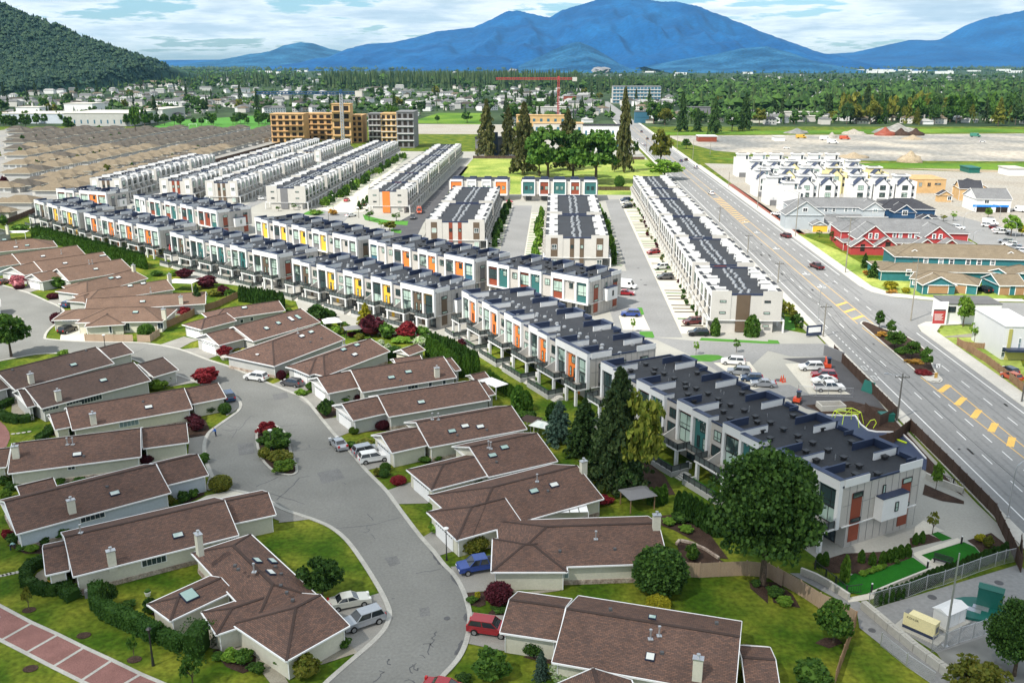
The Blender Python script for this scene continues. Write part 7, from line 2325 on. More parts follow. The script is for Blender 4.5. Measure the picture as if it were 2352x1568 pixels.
mb.box(-1.7,1.7,-.35,.75,.14,.5)
part('base_frame',mb,M['coping'],gen)
mb=MB()
mb.box(-1.7,1.7,-.35,.75,.5,1.9)
mb.box(-1.2,1.72,-.37,.77,1.9,1.98)
part('housing',mb,M['lemon'],gen)
mb=MB()
mb.box(-1.7,-1.25,-.3,.7,1.9,1.93)
mb.box(1.71,1.73,-.1,.5,.8,1.5)
part('grille',mb,M['greyw'],gen)
texto('KOHLER',.34,'black',gen,(-.7,-.36,1.42),(math.pi/2,0,0))
yb_=math.atan2(*(lambda v:(v.y,v.x))(G('b3',1830,1000)-G('b3',1610,1100)))
cp_=(G('b3',1830,1000)+G('b3',1610,1100))/2
cab=thing('utility_cabinet','white pitched roof electrical cabinet beside the generator','cabinet',cp_,yb_)
mb=MB()
mb.box(-1.6,1.6,0,1.7,.15,1.9)
part('body',mb,M['white'],cab)
mb=MB()
mb.box(-2,2,-.4,2.1,-.02,.15)
part('pad',mb,M['conc'],cab)
mb=MB()
mb.add([(-1.75,-.15,1.9),(1.75,-.15,1.9),(1.75,1.85,1.9),(-1.75,1.85,1.9),(-1.75,.85,2.25),(1.75,.85,2.25)],[(0,1,5,4),(2,3,4,5),(1,2,5),(3,0,4),(3,2,1,0)])
part('roof',mb,M['white'],cab)
for x_ in(-.9,0,.9):
 bx('door','cab',(-.4,.4,-.03,0,.25,1.8),'trim',cab,(x_,0,0))
M['greenbox']=mat('green utility paint',(0.006,0.11,0.085),0.45,0.05)
kp=G('b3',2020,900)
kio=thing('green_kiosk','tall dark green pump kiosk','kiosk',kp,yb_-1.1)
mb=MB()
mb.box(-1.25,1.25,0,1.2,0,2.5)
part('cabinet',mb,M['greenbox'],kio)
mb=MB()
mb.add([(-1.3,-.1,2.5),(1.3,-.1,2.5),(1.3,1.3,2.5),(-1.3,1.3,2.5),(-1.3,.6,2.8),(1.3,.6,2.8)],[(0,1,5,4),(2,3,4,5),(1,2,5),(3,0,4),(3,2,1,0)])
part('roof',mb,M['greenbox'],kio)
mb=MB()
q=G('b3',1930,900)
mb.slab([(q.x+3.2*math.cos(k*.35),q.y+2.3*math.sin(k*.35))for k in range(18)],0,.3)
o=tag(obj('tank_cover',mb.mesh('tank_cover',[M['greenbox']])),'round dark green tank cover under the pump kiosk','tank cover')
for x_,y_ in((1950,900),(1880,915)):
 q=G('b3',x_,y_)
 mb=MB()
 mb.cbox((q.x,q.y,.3),1.6,.9,.05,yb_-1.1)
 obj('hatch',mb.mesh('hatch',[M['silver']]),o)
pa,pb=[G('b3',*q)for q in((870,880),(1000,990),(1115,1090),(1230,1180),(1350,1280),(1470,1370),(1590,1460),(1720,1560))],0
for i,(a_,b_)in enumerate(zip(pa,pa[1:])):
 mb=MB()
 L_=(b_-a_).length
 mb.box(.03,L_-.03,-.35,.35,0,.95)
 mb.box(.4,L_-.4,-.1,.1,.95,1.02)
 o=tag(obj('concrete_block',mb.mesh('concrete_block',[M['conc']]),None,a_,math.atan2((b_-a_).y,(b_-a_).x)),f'pale concrete block beside the alley, {ORD[i]} from the garden steps','barrier','concrete blocks beside the alley')
def wallrun(label,pts,h,w,m,name='retaining_wall',cat='wall'):
 w3=[P(*q)for q in pts]
 mb=MB()
 for a_,b_ in zip(w3,w3[1:]):
  mb.bar(a_+Vector((0,0,h/2)),b_+Vector((0,0,h/2)),w,h)
 o=tag(obj(name,mb.mesh(name,[M[m]],w3[0]),None,w3[0]),label,cat)
wallrun('stained concrete wall below the garden terrace',qc('b3',(300,570),(430,620),(560,690),(740,810)),.9,.3,'walk')
wallrun('concrete kerb wall behind the row of young cedars',qc('b3',(960,760),(1200,660),(1500,540)),.5,.25,'walk')
wallrun('long concrete wall beside the dark fence at the end of the nearest row',qc('a3',(1450,1330),(1560,1380),(1790,1470)),.9,.3,'walk')
wallrun('stone border around the vegetable bed',qc('b2',(1510,300),(1540,265),(1640,285),(1780,350),(1900,430)),.3,.35,'stone','stone_border','border')
wallrun('grey slatted screen wall at the estate entrance',qc('a3',(512,200),(690,270)),2.2,.25,'greyw','screen_wall')
wallrun('white concrete wall beside the estate sign',qc('c3',(150,1300),(370,1530)),1.0,.3,'walk')
sg=thing('estate_sign','navy and white estate sign at the entrance','sign',G('c3',420,1560),rad(15))
mb=MB()
mb.box(-1.9,1.9,-.1,.1,.3,2.6)
part('sign_board',mb,M['coping'],sg)
mb=MB()
mb.box(-1.55,1.55,-.14,-.1,1.0,2.2)
part('sign_face',mb,M['trim'],sg)
def simple(name,label,cat,c,x,y,rz,parts_,group=None):
 t=thing(name,label,cat,G(c,x,y),rz,group)
 for nm,m,fn in parts_:
  mb=MB()
  fn(mb)
  part(nm,mb,M[m]if isinstance(m,str)else m,t)
 return t
def slatted(mb,x0,x1,y0,y1,z,n,th=.05):
 for i in range(n):
  a_=y0+(y1-y0)*i/n
  mb.box(x0,x1,a_,a_+(y1-y0)/n*.8,z,z+th)
bn=simple('park_bench','dark metal bench on a slab in the green garden','bench','b3',1600,480,rad(-38),[('slab','pave',lambda mb:mb.box(-1.3,1.3,-.7,.6,0,.08))])
for i in range(4):
 bx('slat','bs',(-1.1,1.1,0,.1,0,.04),'black',bn,(0,-.3+i*.14,.5))
 bx('slat','bb',(-1.1,1.1,0,.04,0,.1),'black',bn,(0,.28+i*.03,.62+i*.14))
for x_ in(-.9,.9):
 bx('leg','bl',(-.04,.04,-.3,.3,0,.5),'black',bn,(x_,0,.05))
for i,(c,x,y)in enumerate([('b3',950,730),('b3',1462,520),('b3',1775,290)]):
 simple('bollard_light',['bollard light by the garden steps','bollard light at the corner of the dark turf','bollard light by the far garden path'][i],'bollard',c,x,y,0,[('post','black',lambda mb:mb.tube(ZERO,(0,0,1.0),.12,.12,8)),('lens','lamp',lambda mb:mb.tube((0,0,1.0),(0,0,1.12),.1,.1,8))],'bollard lights')
def gazebo(name,label,cat,c,x,y,rz,w,d,h,rm,pm,pitch=.35,glassy=False):
 t=thing(name,label,cat,G(c,x,y),rz)
 for sx in(-1,1):
  for sy in(-1,1):
   mb=MB()
   mb.box(sx*w/2-.06,sx*w/2+.06,sy*d/2-.06,sy*d/2+.06,0,h)
   part('post',mb,M[pm],t)
 mb=MB()
 a_,b_,z1=w/2+.3,d/2+.3,h+pitch*d/2
 mb.add([(-a_,-b_,h),(a_,-b_,h),(a_,b_,h),(-a_,b_,h),(-a_+b_*.6,0,z1),(a_-b_*.6,0,z1)],[(0,1,5,4),(1,2,5),(2,3,4,5),(3,0,4),(3,2,1,0)])
 part('roof',mb,M[rm],t)
 return t
gazebo('gazebo','dark roofed timber gazebo behind the pickup house','gazebo','a2',1150,1590,rad(20),3.6,3.0,2.1,'greyw','wood')
gazebo('glass_shed','greenhouse with a curved glass roof by the tree clump','greenhouse','a2',280,940,rad(-30),3.0,2.6,2.0,'skyglass','silver',.4)
gazebo('garden_shed','small brown roofed shed beside the glass shed','shed','a2',170,880,rad(-30),2.6,2.4,1.8,'shingle','cream',.4)
gazebo('tent','white gabled garden tent below the yellow row','tent','c1',700,1490,rad(20),3.4,3.2,1.9,'trim','silver',.5)
gazebo('tent','black garden canopy beside the purple maple','canopy','c1',890,1560,rad(20),3.2,2.6,2,'greyw','black',.4)
for lb,c,x,y,rz,w,d in[('white slatted pergola roof behind the pickup house','b2',480,110,rad(3),6.2,2.4),('white slatted carport roof beside the brown hip roof','c0',1690,1130,rad(-10),7.5,4.5),('white patio roof by the low cedar hedge','a1',2185,560,rad(-50),5,3),('white carport roof at the far left','c0',165,660,rad(5),7,4)]:
 t=thing('pergola',lb,'pergola',G(c,x,y),rz,'white patio roofs')
 for i in range(5):
  bx('roof_panel',(w,d),(0,w/5-.12,-d/2,d/2,2.3,2.36),'trim',t,(-w/2+i*w/5,0,0))
 for sx in(-1,1):
  bx('post','pg',(-.06,.06,-.06,.06,0,2.3),'trim',t,(sx*(w/2-.1),-d/2+.1,0))
t=thing('climbing_frame','lime green tubular climbing frame behind the nearest row','play frame',G('a3',720,830))
mb=MB()
M['limetube']=mat('lime play tube',(0.62,0.80,0.03),0.4,0.02)
t.scale=(.75,.75,.8)
hexp=[(3.0*math.cos(k*1.047),2.2*math.sin(k*1.047),2.6+.3*(k%2))for k in range(6)]
for a_,b_ in zip(hexp,hexp[1:]+hexp[:1]):
 mb.tube(a_,b_,.07,.07,6)
 mb.tube(a_,(a_[0]*1.3,a_[1]*1.3,0),.07,.07,6)
for k in range(3):
 mb.tube(hexp[k],hexp[k+3],.05,.05,5)
part('frame',mb,M['limetube'],t)
mb=MB()
mb.path([(3.6,-2,0),(4.4,-2.2,1.6),(5.2,-2.4,1.9),(5.6,-2.6,1.2),(5.0,-2.7,.1)],.07)
part('loop',mb,M['limetube'],t)
tag(struct('safety_surface',MB().sheet([tuple(G('a3',*q).xy)for q in[(470,755),(800,750),(880,870),(1000,905),(1230,930),(1460,1160),(1450,1260),(900,1100),(500,900)]],.06),M['coping']),'navy rubber play surface','surface')if False else sheet('safety_surface',M['coping'],[G('a3',*q)for q in[(470,755),(800,750),(880,870),(1000,905),(1230,930),(1460,1160),(1450,1260),(900,1100),(500,900)]],.06)
wallrun('white kerb curving round the navy play surface',qc('a3',(490,755),(800,760),(850,840),(920,895),(1000,910),(1140,912),(1240,935),(1330,1020),(1450,1155)),.25,.2,'trim','play_kerb','kerb')
simple('play_beam','bright yellow beam lying on the navy play surface','play beam','a3',1190,985,rad(-55),[('beam','limetube',lambda mb:mb.box(-1.6,1.6,-.1,.1,.1,.3))])
M['exc']=mat('orange machine paint',(0.65,0.07,0.02),0.4,0.05)
for lb,x,y,rz in(('orange mini excavator behind the white crossover',545,325,rad(80)),('orange compact loader beside the nearest row roof',265,640,rad(60))):
 simple('mini_excavator',lb,'excavator','a3',x,y,rz,[('track','black',lambda mb:(mb.box(-.8,.8,-.75,-.4,0,.45),mb.box(-.8,.8,.4,.75,0,.45))),('body','exc',lambda mb:mb.box(-.7,.6,-.6,.6,.45,1.1)),('cab','carglass',lambda mb:mb.box(-.3,.5,-.5,.1,1.1,2.2)),('canopy_roof','coping',lambda mb:mb.box(-.45,.6,-.6,.2,2.2,2.32)),('arm','exc',lambda mb:(mb.bar((.6,.2,1.0),(1.7,.2,2.0),.18,.2),mb.bar((1.7,.2,2.0),(2.3,.2,.6),.15,.18),mb.box(2.0,2.5,0,.4,.2,.6)))],'orange machines in the yard')
for i,(x,y)in enumerate([(115,440),(135,450),(155,445),(140,420),(120,425)]):
 simple('traffic_cone','orange traffic cone in the cluster beside the car park','cone','a3',x,y,0,[('cone','exc',lambda mb:(mb.cbox(ZERO,.4,.4,.06),mb.tube((0,0,.06),(0,0,.9),.17,.04,8)))],'orange cones by the car park')
simple('skip','bright green bin inside the brown fence enclosure','bin','a3',1080,800,rad(0),[('body','greenbox',lambda mb:mb.box(-1.2,1.2,-.7,.7,0,1.3)),('lid','greenbox',lambda mb:mb.box(-1.25,1.25,-.75,.75,1.31,1.42))])
simple('concrete_planter','square concrete planter behind the nearest row','planter','a3',575,690,rad(5),[('box','walk',lambda mb:(mb.box(-2.2,2.2,-1.3,-1.1,0,1),mb.box(-2.2,2.2,1.1,1.3,0,1),mb.box(-2.2,-2,-1.1,1.1,0,1),mb.box(2,2.2,-1.1,1.1,0,1)))])
simple('mesh_screen','teal mesh screen leaning on the dark fence','panel','a3',900,540,rad(-60),[('panel','greenbox',lambda mb:mb.add([(-1.2,0,0),(1.2,0,0),(1.2,.8,2),(-1.2,.8,2),(-1.2,.06,0),(1.2,.06,0),(1.2,.86,2),(-1.2,.86,2)],[(0,1,2,3),(7,6,5,4),(0,3,7,4),(1,5,6,2),(3,2,6,7)]))])
t=simple('road_sign','white keep right sign on the median tip','road sign','a3',1548,400,0,[('post','silver',lambda mb:mb.tube(ZERO,(0,0,2.6),.04,.04,6)),('sign_plate','trim',lambda mb:mb.box(-.38,.38,-.07,-.04,1.9,2.7)),('arrow','black',lambda mb:(mb.bar((-.15,-.08,2.5),(.15,-.08,2.1),.02,.1),mb.box(-.05,.2,-.085,-.07,2.02,2.12)))])
t=simple('hazard_marker','yellow and black striped marker under the keep right sign','marker','a3',1540,415,0,[('board','painty',lambda mb:mb.box(-.3,.3,-.03,.03,.2,1.2)),('stripe','black',lambda mb:[mb.bar((-.3,-.04,.3+k*.3),(.3,-.04,.5+k*.3),.02,.1)for k in range(3)])])
simple('air_conditioner','grey air conditioning unit at the cream wall corner','air conditioner','b0',818,770,rad(25),[('casing','greyw',lambda mb:mb.box(-.42,.42,-.42,.42,0,.85)),('fan_grille','silver',lambda mb:mb.tube((0,0,.85),(0,0,.9),.35,.35,12))])
for lb,c,x,y,m in(('terracotta pot on the pale patio','b0',690,715,'redp'),('yellow flower tub beside the brown gable','b0',472,650,'yellow'),('white urn on the hedged lawn','b0',1360,765,'trim')):
 simple('flower_pot',lb,'planter',c,x,y,0,[('pot',m,lambda mb:mb.tube(ZERO,(0,0,.5),.25,.38,10)),('plant','leaf',lambda mb:mb.blob((0,0,.65),.35,.35,.25,8,5,.2))],'garden pots')
simple('metal_gate','small black iron gate beside the block hedge','gate','b0',1980,1230,rad(70),[('bars','black',lambda mb:[mb.box(-.55+k*.18,-.52+k*.18,-.015,.015,.1,1.1+.2*math.sin(k*.5))for k in range(7)]),('rail','black',lambda mb:(mb.box(-.6,.6,-.02,.02,.2,.25),mb.box(-.6,.6,-.02,.02,1.0,1.05)))])
simple('boulder','pale boulder in front of the white gabled garage','boulder','a0',2068,240,0,[('rock','conc',lambda mb:mb.blob((0,0,.4),1.0,.7,.6,8,5,.15))])
t=simple('parasol','closed red parasol on the balcony at the left end of the teal row','parasol','c0',1575,880,0,[('pole','silver',lambda mb:mb.tube((0,0,3.15),(0,0,5.6),.04,.03,6)),('canopy','redw',lambda mb:mb.tube((0,0,3.9),(0,0,5.7),.45,.05,8))])
t=thing('sunroom','white framed glass sunroom at the street bend','sunroom',G('c0',800,1540),math.atan2(*(lambda v:(v.y,v.x))(G('c0',1040,1545)-G('c0',800,1540))))
Ls=(G('c0',1040,1545)-G('c0',800,1540)).length
for i in range(8):
 window(t,Ls*(i+.5)/8,0,.35,Ls/8-.05,1.9,(),0,fm='trim',gm='glassd')
mb=MB()
mb.box(0,Ls,.02,.2,0,.35)
part('plinth',mb,M['trim'],t)
# ---------------------------------------------------------------- people
def person(label,loc,rz,joints,cols,h=1.7):
 """joints: named points; one skinned body with clothing coloured by height, hands and head included"""
 t=thing('person',label,'person',loc,rz)
 me=bpy.data.meshes.new('body')
 J=joints
 names=list(J)
 edges=[('hip','chest'),('chest','neck'),('neck','head'),('head','crown'),('hip','kl'),('kl','fl'),('fl','tl'),('hip','kr'),('kr','fr'),('fr','tr'),('chest','sl'),('sl','el'),('el','hl'),('chest','sr'),('sr','er'),('er','hr')]
 me.from_pydata([J[n][0]for n in names],[(names.index(a_),names.index(b_))for a_,b_ in edges],[])
 sv=me.skin_vertices.new(name='')if hasattr(me.skin_vertices,'new')else None
 o=bpy.data.objects.new('body',me)
 COL.objects.link(o)
 md=o.modifiers.new('skin','SKIN')
 if not me.skin_vertices:
  bm_ok=False
 if me.skin_vertices:
  for i,n in enumerate(names):
   me.skin_vertices[0].data[i].radius=(J[n][1],J[n][1])
  me.skin_vertices[0].data[0].use_root=True
 s2=o.modifiers.new('sub','SUBSURF')
 s2.levels=s2.render_levels=1
 dg=bpy.context.evaluated_depsgraph_get()
 m2=bpy.data.meshes.new_from_object(o.evaluated_get(dg))
 bpy.data.objects.remove(o)
 m2.name='body'
 for c in cols[0]:
  m2.materials.append(c)
 zz=cols[1]
 for p_ in m2.polygons:
  p_.material_index=min(len(zz),sum(1 for z in zz if p_.center.z>z))
  p_.use_smooth=True
 obj('body',m2,t)
 return t
skin_m=mat('skin',(0.45,0.25,0.17),0.6,0.03)
jeans_m=mat('dark trousers',(0.02,0.025,0.045),0.8,0.1)
bluej=mat('bright blue jacket',(0.02,0.14,0.55),0.7,0.1)
palem=mat('pale aqua shirt',(0.25,0.42,0.42),0.8,0.1)
J1={'hip':((0,0,.92),.15),'chest':((.12,0,1.28),.16),'neck':((.22,0,1.42),.06),'head':((.27,0,1.53),.10),'crown':((.29,0,1.64),.08),'kl':((.08,.1,.48),.075),'fl':((0,.11,.06),.05),'tl':((.16,.11,.04),.04),'kr':((.02,-.1,.48),.075),'fr':((-.12,-.11,.06),.05),'tr':((.04,-.11,.04),.04),'sl':((.12,.2,1.32),.065),'el':((.25,.26,1.08),.05),'hl':((.48,.2,.98),.04),'sr':((.12,-.2,1.32),.065),'er':((.25,-.26,1.08),.05),'hr':((.48,-.2,.98),.04)}
J2={'hip':((0,0,.85),.16),'chest':((.36,0,.82),.15),'neck':((.5,0,.74),.06),'head':((.58,0,.66),.10),'crown':((.64,0,.60),.08),'kl':((.05,.1,.45),.08),'fl':((-.05,.11,.06),.05),'tl':((.1,.11,.04),.04),'kr':((.05,-.1,.45),.08),'fr':((-.05,-.11,.06),.05),'tr':((.1,-.11,.04),.04),'sl':((.36,.2,.78),.06),'el':((.42,.24,.52),.05),'hl':((.5,.2,.28),.04),'sr':((.36,-.2,.78),.06),'er':((.42,-.24,.52),.05),'hr':((.5,-.2,.28),.04)}
try:
 person('person in a bright blue jacket standing at the kerb',G('a0',1985,945),rad(-160),J1,((jeans_m,bluej,skin_m),(.88,1.42)))
 person('gardener in a pale shirt bending over the flower bed',G('b0',100,345),rad(20),J2,((jeans_m,palem),(.74,)))
 person('person in dark clothes walking on the middle lane',G('c2',-60,1130),rad(80),J1,((jeans_m,jeans_m,skin_m),(.88,1.42)))
except Exception as ex:
 print('person',ex)
# ---------------------------------------------------------------- tan roofed bungalows far left
rs=np.random.RandomState(5)
def tanhouse(label,s,t,m,flip):
 root=thing('tan_bungalow',label,'bungalow',RD(s,t),-ROAD_A+(math.pi if flip else 0)+R.uniform(-.03,.03),'tan roofed bungalows at far left')
 root.scale=(1,1,R.uniform(.95,1.08))
 inst('wall','tw',lambda mb:mb.box(-7.2,6.2,-5.6,5.6,0,2.6),M['palegrey'],root)
 def f(mb):
  for(x0,x1,y0,y1,h)in((-8,7,-6.4,6.4,2.6),(3.5,10.5,-3.6,3.6,2.55)):
   k=(y1-y0)/2
   z1,ym=h+k*.36,(y0+y1)/2
   a_=[(x0,y0,h),(x1,y0,h),(x1,y1,h),(x0,y1,h),(x0+k*.8,ym,z1),(x1-k*.8,ym,z1)]
   for q in((0,1,5,4),(1,2,5),(2,3,4,5),(3,0,4)):
    p_=[a_[i]for i in q]
    mb.poly(p_,[(v[0],v[1])if abs(p_[0][1]-p_[1][1])<.1 else(v[1],v[0])for v in p_])
   mb.poly([a_[i]for i in(3,2,1,0)])
 inst('roof',('tr',m),f,M[m],root)
 def f(mb):
  for p,q in(((-8,-6.4),(7,-6.4)),((7,6.4),(-8,6.4)),((-8,6.4),(-8,-6.4)),((10.5,-3.6),(10.5,3.6))):
   mb.bar((*p,2.5),(*q,2.5),.14,.2)
 inst('gutter','tgu',f,M['cream'],root)
 inst('garage_door','tg',lambda mb:(mb.box(9.0,9.05,-2.4,2.4,0,2.2),mb.box(4,9,-3,3,0,2.5)),M['beige2'],root)
 if t<560:
  for y_ in(-3.2,-1,3.2):
   inst('window','twn',lambda mb:mb.box(-.5,.5,-.06,0,.8,2.1),M['trim'],root,(-7.2,y_,0),-math.pi/2)
  for x_ in(-4,0,3):
   inst('window','twn',lambda mb:mb.box(-.5,.5,-.06,0,.8,2.1),M['glassd'],root,(x_,-5.6,0))
for r_,s in enumerate([-229,-254,-283,-308,-338,-363,-393,-418,-448,-473]):
 t0=max(392 if r_==0 else 0,-s/.577-8)
 t1=[830,846,842,842,838,836,832,830,828,826][r_]
 k=0
 tt=t0
 if r_==0:
  tt=416
 while tt<t1:
  tanhouse(f'tan bungalow, {ORD[min(k, 47)]} from the near end of the {ORD[r_]} row behind the white townhouses',s+R.uniform(-.8,.8),tt,'tan' if R.random()<(.85 if r_<5 else.3)and tt<640 else 'tan2',r_%2==0)
  tt+=R.uniform(14.2,16.5)
  k+=1
for i,(x,y)in enumerate([(50,476),(-20,500),(118,430),(12,440)]):
 s,t=toRD(P(x,y))
 tanhouse(['tan bungalow beside the dark timber fence at the left edge','tan bungalow cut by the left edge beside the timber fence','tan bungalow beside the red brown fence','tan bungalow at the left edge above the timber fence'][i],s,t,'tan',i%2==0)
for i in range(130):
 s,t=-242-rs.uniform(0,230),rs.uniform(400,840)
 if s<-.577*t-12:
  continue
 plant('farshrub',['leafd','leaf','leafo'][i%3],RD(round((s+241.5)/54.7)*54.7-241.5+R.choice([-5.5,5.5]),t),R.uniform(2,4.5),R.uniform(2,4),'small garden tree between the rows of tan bungalows','garden trees among the tan bungalows')
for i in range(9):
 rsheet('bungalow_street',M['asphalt2'],[([-241,-296,-350,-405,-460][i%5]-4.5,400),([-241,-296,-350,-405,-460][i%5]+4.5,400),([-241,-296,-350,-405,-460][i%5]+4.5,850),([-241,-296,-350,-405,-460][i%5]-4.5,850)],.03+.001*i)if i<5 else None
# ---------------------------------------------------------------- larger buildings in the middle distance
def shellD(label,cat,name,x0,x1,yt,yb,dep,m,rm,floors=0,cols=0,wm='voidd',fm='lumber',ww=.62,wh=.6):
 """box placed by its front: picture x range, top and foot rows"""
 t=toRD(P((x0+x1)/2,yb))[1]
 def at(x,y):
  q=P(x,y)
  return q
 a_,b_=P(x0,yb),P(x1,yb)
 sa,sb=toRD(RD(0,t)+(a_-RD(0,0))*0)[0],0
 sa=(a_.x/a_.y*t*math.cos(ROAD_A)-t*math.sin(ROAD_A))if False else toRD(a_*(t/toRD(a_)[1]))[0]
 sb=toRD(b_*(t/toRD(b_)[1]))[0]
 xx=(yt-784)/F
 base=P((x0+x1)/2,yb)
 zt=H-base.y*(math.sin(PITCH)+xx*math.cos(PITCH))/(math.cos(PITCH)-xx*math.sin(PITCH))
 root=thing(name,label,cat,RD((sa+sb)/2,t),-ROAD_A)
 w=(sb-sa)
 mb=MB()
 mb.box(-w/2,w/2,0,dep,0,zt)
 part('wall',mb,M[m],root)
 mb=MB()
 mb.box(-w/2-.4,w/2+.4,-.4,dep+.4,zt+.01,zt+.5)
 part('roof',mb,M[rm],root)
 if floors:
  cw,fh=w/cols,zt/floors
  for i in range(cols):
   for j in range(floors):
    def f(mb):
     mb.box(-cw*ww/2,cw*ww/2,-.1,0,0,fh*wh)
    inst('window',('sd',m,round(cw,1),round(fh,1)),f,M[wm],root,(-w/2+cw*(i+.5),0,fh*(j+.2)))
  for j in range(1,floors):
   def f(mb):
    mb.box(-w/2,w/2,-1.0 if wh>.55 else-.2,0,0,.3)
   inst('floor_band',('sb',label),f,M[fm],root,(0,0,fh*j))
 return root,w,zt
for lb,x0,x1,yt,yb,dep,m,fl,co,fm in[('left wing of the raw timber frame apartment block',625,700,263,328,16,'lumber',5,5,'lumber'),('recessed timber frame wing left of the lift tower',702,765,262,322,14,'lumber',5,4,'lumber'),('tall timber lift tower of the apartment block',766,808,240,330,10,'osb',5,2,'osb'),('timber frame wing right of the lift tower',809,834,266,328,18,'lumber',5,2,'lumber'),('grey clad wing of the unfinished apartment block',848,876,262,328,14,'greyw',5,3,'trim'),('timber and grey middle of the unfinished apartment block',877,912,262,330,16,'osb',5,3,'white'),('dark slate right end of the unfinished apartment block',913,952,258,340,22,'greyw',5,3,'trim')]:
 shellD(lb,'apartment block','apartment_block',x0,x1,yt,yb,dep,m,'lumber' if m in('lumber','osb')else 'greyw',fl,co,'voidd',fm)
shellD('five storey dark glass apartment building beyond the far road','apartment building','apartment_building',1407,1517,199,238,30,'palegrey','greyw',5,14,'bluep','trim',.8,.62)
shellD('long grey and white school building beyond the tan roofs','school','school_building',150,302,261,290,60,'palegrey','walk',1,10,'bluep','palegrey',.2,.3)
shellD('left white wing of the school','school','school_building',-10,150,262,284,50,'paleblue','walk')
shellD('right slate panelled wing of the school','school','school_building',335,376,252,278,60,'palegrey','walk',1,6,'white','palegrey',.4,.7)
shellD('white roof box on the left of the school','school','plant_room',40,94,247,275,18,'white','walk')
shellD('wide white upper block of the school','school','school_hall',150,215,239,268,30,'white','walk')
for lb,x0,x1,yt,yb,m,rm in[('grey three storey building with a navy stair tower behind the cemetery',1095,1170,318,356,'palegrey','darkroof'),('white building with a slate roof behind the cemetery',1339,1425,289,345,'white','darkroof'),('white walls of the building site hall',1225,1338,284,325,'walk','lumber'),('raw timber storey of the building site',1186,1300,266,300,'osb','lumber'),('grey roofed store at the end of the far road',1232,1300,247,268,'palegrey','walk'),('red brick shop by the far junction',1294,1324,221,238,'redp','greyw'),('dark glass pavilion beside the far road',1458,1490,257,283,'bluep','greyroof'),('grey roofed low hall right of the far road',1580,1632,247,268,'greyw','greyroof'),('teal roofed low building among the right hand trees',1578,1620,228,238,'paleblue','greyroof'),('long white villa among the trees at right',1928,1975,249,262,'white','walk'),('white mobile homes left of the tall conifers',1795,1880,258,272,'beige2','walk'),('second line of white mobile homes',1820,1905,268,280,'beige2','walk'),('brown site hut in the gravel works',1604,1646,314,326,'redp','white'),('white container in the gravel works',1780,1803,315,324,'white','walk'),('white container by the right edge of the building plots',2315,2352,388,404,'white','walk'),('dark green container by the green bank',2225,2250,387,398,'greenbox','greenbox')]:
 shellD(lb,'building','commercial_building',x0,x1,yt,yb,12,m,rm,2 if yb-yt>22 else 0,7,'bluep',m if m in M else 'white',.35,.4)
rt,w_,z_=shellD('front wing of the grey building with the navy stair tower','building','commercial_building',1092,1168,318,357,10,'greyw','darkroof',0)
mb=MB()
mb.box(-4,4,-1.5,0,0,z_+4)
part('stair_tower',mb,M['coping'],rt)
def crane(label,mx,my0,my1,jx0,jx1,jy,t,m,m2):
 b=facehit('t0',mx*4,jy*4,t)
 x0,x1=facehit('t0',jx0*4,jy*4,t),facehit('t0',jx1*4,jy*4,t)
 root=thing('tower_crane',label,'crane',(b.x,b.y,0),-ROAD_A)
 zt=b.z
 dx0,dx1=(x0-b).dot(rn),(x1-b).dot(rn)
 def lat(mb,p0,p1,w,n):
  p0,p1=Vector(p0),Vector(p1)
  d=p1-p0
  u=Vector((0,1,0))
  v=d.normalized().cross(u)
  cs=[u*w*i+v*w*j for i in(-.5,.5)for j in(-.5,.5)]
  for c in cs:
   mb.bar(p0+c,p1+c,.55,.55)
  for k in range(n):
   for c0,c1 in((0,3),(1,2),(0,1),(2,3)):
    mb.bar(p0+d*k/n+cs[c0],p0+d*(k+1)/n+cs[c1],.3,.3)
 mb=MB()
 lat(mb,ZERO,(0,0,zt),1.8,18)
 part('mast',mb,M[m2],root)
 mb=MB()
 lat(mb,(dx0,0,zt+.5),(dx1,0,zt+.5),1.6,30)
 mb.box(-1,1,-1,1,zt,zt+3)
 part('jib',mb,M[m],root)
 mb=MB()
 s_=1 if abs(dx1)<abs(dx0)else-1
 e_=dx1 if s_>0 else dx0
 mb.box(e_-2.5,e_+2.5,-1.2,1.2,zt-2.2,zt+2)
 part('counterweight',mb,M['walk'],root)
crane('slim white and blue tower crane over the timber apartment block',783,0,0,590,824,215.5,690,'bluew','silver')
crane('red tower crane above the far junction',1283,0,0,1139,1320,182,1040,'redw','redw')
for lb,x,yb,w,h,m in[('rust red heap in the gravel works',2032,311,50,8,'redp'),('left black heap in the gravel works',2068,311,46,7,'soil'),('right black heap in the gravel works',2102,311,42,7,'soil'),('wide grey heap behind the coloured heaps',2060,306,110,10,'gravel2'),('small grey heap by the lorries',1910,316,26,5,'gravel2'),('pale sand heap in front of the black heaps',2096,320,52,4,'earth'),('pale gravel heap at left',1830,306,60,5,'gravel2'),('second pale gravel heap',1960,308,60,5,'gravel'),('sandy mound behind the gabled houses',2090,372,60,8,'earth'),('low sandy mound behind the white roofs',1960,362,70,4,'earth')]:
 p=P(x,yb)
 k=(yb-145)/60.6
 mb=MB()
 mb.blob((0,0,-.3),w/2/k,w/2.4/k,h*.55,14,8,.12)
 mb.tube(ZERO,(0,0,h*.85),w/2.4/k,.5,14,False)
 tag(obj('spoil_heap',mb.mesh('spoil_heap',[M[m]],smooth=True),None,p),lb,'heap','heaps in the gravel works')
